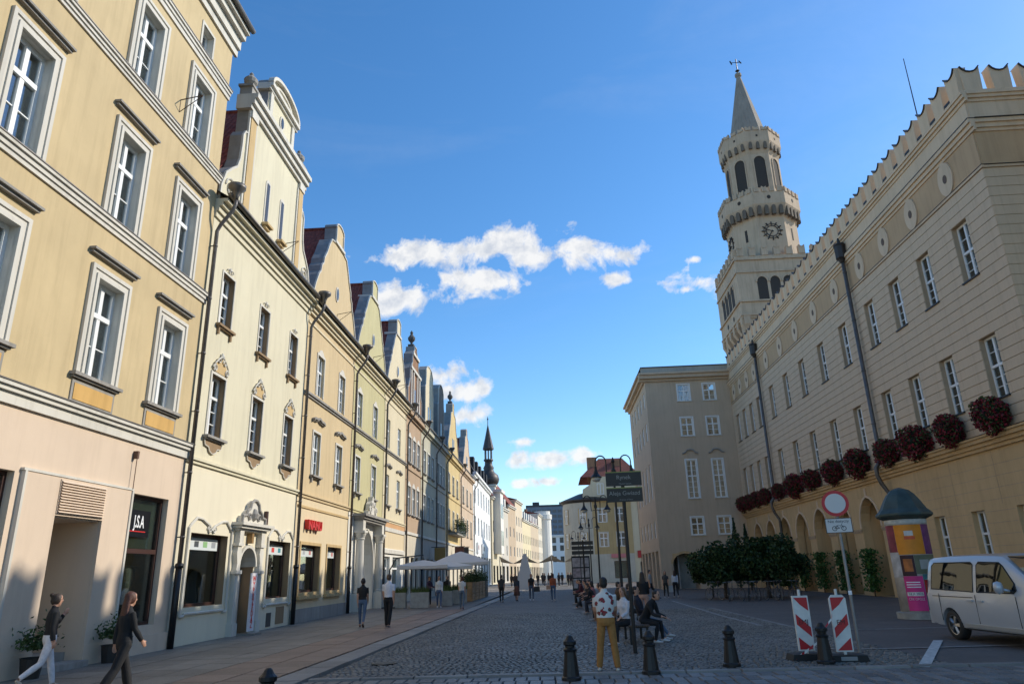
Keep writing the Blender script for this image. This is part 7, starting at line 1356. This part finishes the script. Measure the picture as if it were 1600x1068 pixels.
# people on the benches
blk = (0.013, 0.013, 0.015); SE = 0.47
SEATED = [(1.72, 19.55, -50, 'seated woman in white blouse and dark trousers looking back over the bench', dict(top=(0.58, 0.57, 0.60), bottom=blk, fem=True, sleeve='long', hair=(0.16, 0.085, 0.04), hstyle='long', headturn=35, shoes=(0.6, 0.6, 0.6), v=0.013)),
    (2.25, 19.9, 60, 'seated person in black leaning forward right of the woman in white blouse', dict(top=blk, bottom=blk, sleeve='long', lean=32, hair=(0.012, 0.01, 0.01), shoes=(0.6, 0.6, 0.6), v=0.013)),
    (2.3, 20.75, 75, 'seated person in black with blue jeans and outstretched legs on the nearest bench', dict(top=(0.016, 0.018, 0.03), bottom=(0.10, 0.15, 0.23), sleeve='long', lean=-12, legs=((-4, -45), (-8, -40)), shoes=(0.55, 0.55, 0.53), v=0.014)),
    (1.75, 24.6, -90, 'seated person in dark jacket on the street side of the second bench', dict(top=(0.03, 0.03, 0.035), bottom=blk, sleeve='long', lean=20)), (2.3, 25.3, 85, 'seated man in charcoal on the far side of the second bench', dict(top=(0.05, 0.045, 0.04), bottom=blk, lean=10)),
    (1.8, 28.7, -90, 'seated woman in dark red on the third bench', dict(top=(0.10, 0.015, 0.02), bottom=blk, fem=True, hstyle='long', lean=12)), (2.35, 29.4, 90, 'seated person in brown on the right side of the third bench', dict(top=(0.08, 0.05, 0.03), bottom=blk, sleeve='long', lean=5)),
    (1.7, 33.2, -95, 'seated person in black leaning forward on the fourth bench', dict(top=blk, bottom=(0.03, 0.035, 0.05), sleeve='long', lean=28)), (1.7, 34.0, -85, 'seated woman with pink top on the fourth bench', dict(top=(0.35, 0.15, 0.15), bottom=blk, fem=True, hstyle='bob', lean=8)),
    (1.6, 37.7, -90, 'seated person with stretched legs on the fifth bench', dict(top=(0.04, 0.03, 0.03), bottom=(0.02, 0.02, 0.025), sleeve='long', lean=-5, legs=((-6, -40), (-6, -45)))), (1.6, 38.6, -90, 'seated man in grey on the fifth bench', dict(top=(0.09, 0.09, 0.09), bottom=blk, lean=10)),
    (1.5, 42.7, -90, 'seated person in maroon on the farthest bench', dict(top=(0.09, 0.02, 0.025), bottom=blk, sleeve='long', lean=12)), (1.5, 43.5, -90, 'seated person in navy on the farthest bench', dict(top=(0.02, 0.025, 0.05), bottom=blk, sleeve='long', lean=18))]
for (x, y, f, lb, kw) in SEATED:
    kw = dict(kw); vv = kw.pop('v', 0.02); person(lb, x, y, f, 1.70, kw.pop('legs', ((2, -4), (-2, 6))), ((16, 50), (20, 58)), seat=SE, v=vv, **kw)
person('standing woman in black jacket behind the nearest lamp post', 3.1, 27.0, 170, 1.7, ((3, 2), (-3, 2)), ((10, 60), (12, 50)), top=blk, bottom=(0.45, 0.26, 0.19), fem=True, sleeve='long', hstyle='long')
person('shop assistant in pale shirt behind the cream house shop window', XL-0.95, 22.45, 100, 1.66, ((2, 2), (-2, 2)), ((20, 50), (20, 50)), top=(0.55, 0.58, 0.56), bottom=(0.1, 0.1, 0.1), sleeve='long', lean=25, hair=(0.02, 0.012, 0.01), z=0.3)
person('waiter in purple shirt standing on the terrace behind the planters', -8.2, 47.8, 60, 1.74, ((3, 2), (-3, 2)), ((20, 60), (20, 60)), top=(0.10, 0.06, 0.12), bottom=blk, sleeve='long'); person('person in black standing on the terrace by the wooden planters', -7.2, 49.0, 0, 1.76, ((3, 2), (-3, 2)), ((8, 10), (8, 10)), top=blk, bottom=blk, sleeve='long')
# far crowd under the awnings: a few figures built once and copied
far = []
for k, (tp_, bt_, fm) in enumerate((((0.03, 0.03, 0.035), (0.02, 0.02, 0.025), False), ((0.25, 0.05, 0.05), (0.03, 0.04, 0.07), True), ((0.06, 0.07, 0.10), (0.04, 0.04, 0.04), False), ((0.4, 0.38, 0.36), (0.03, 0.03, 0.04), True), ((0.012, 0.012, 0.012), (0.012, 0.012, 0.012), True))):
    far.append(person('far-off passer-by in the crowd under the market awnings', -30, 90+k, rnd.choice((0, 180)), 1.72, ((12, 4), (-12, 12)), ((8, 12), (-8, 12)), top=tp_, bottom=bt_, fem=fm, hstyle='long' if fm else 'short', sleeve='long', v=0.032, group='crowd under the market awnings'))
pos = [(-5.4, 97), (-4.6, 99), (-3.2, 96), (-2.4, 100), (-1.5, 98), (-0.6, 101), (0.4, 97), (1.6, 95), (1.95, 95.6), (2.6, 99), (-6.2, 104), (-1.0, 106), (0.9, 105), (-3.9, 108), (3.0, 104), (-2.0, 112)]
for i, (x, y) in enumerate(pos):
    o = far[i] if i < 5 else copy_tree(far[i % 5]); o.location = (x, y, 0); o.rotation_euler = (0, 0, R(rnd.choice((0, 180))+rnd.uniform(-30, 30)))
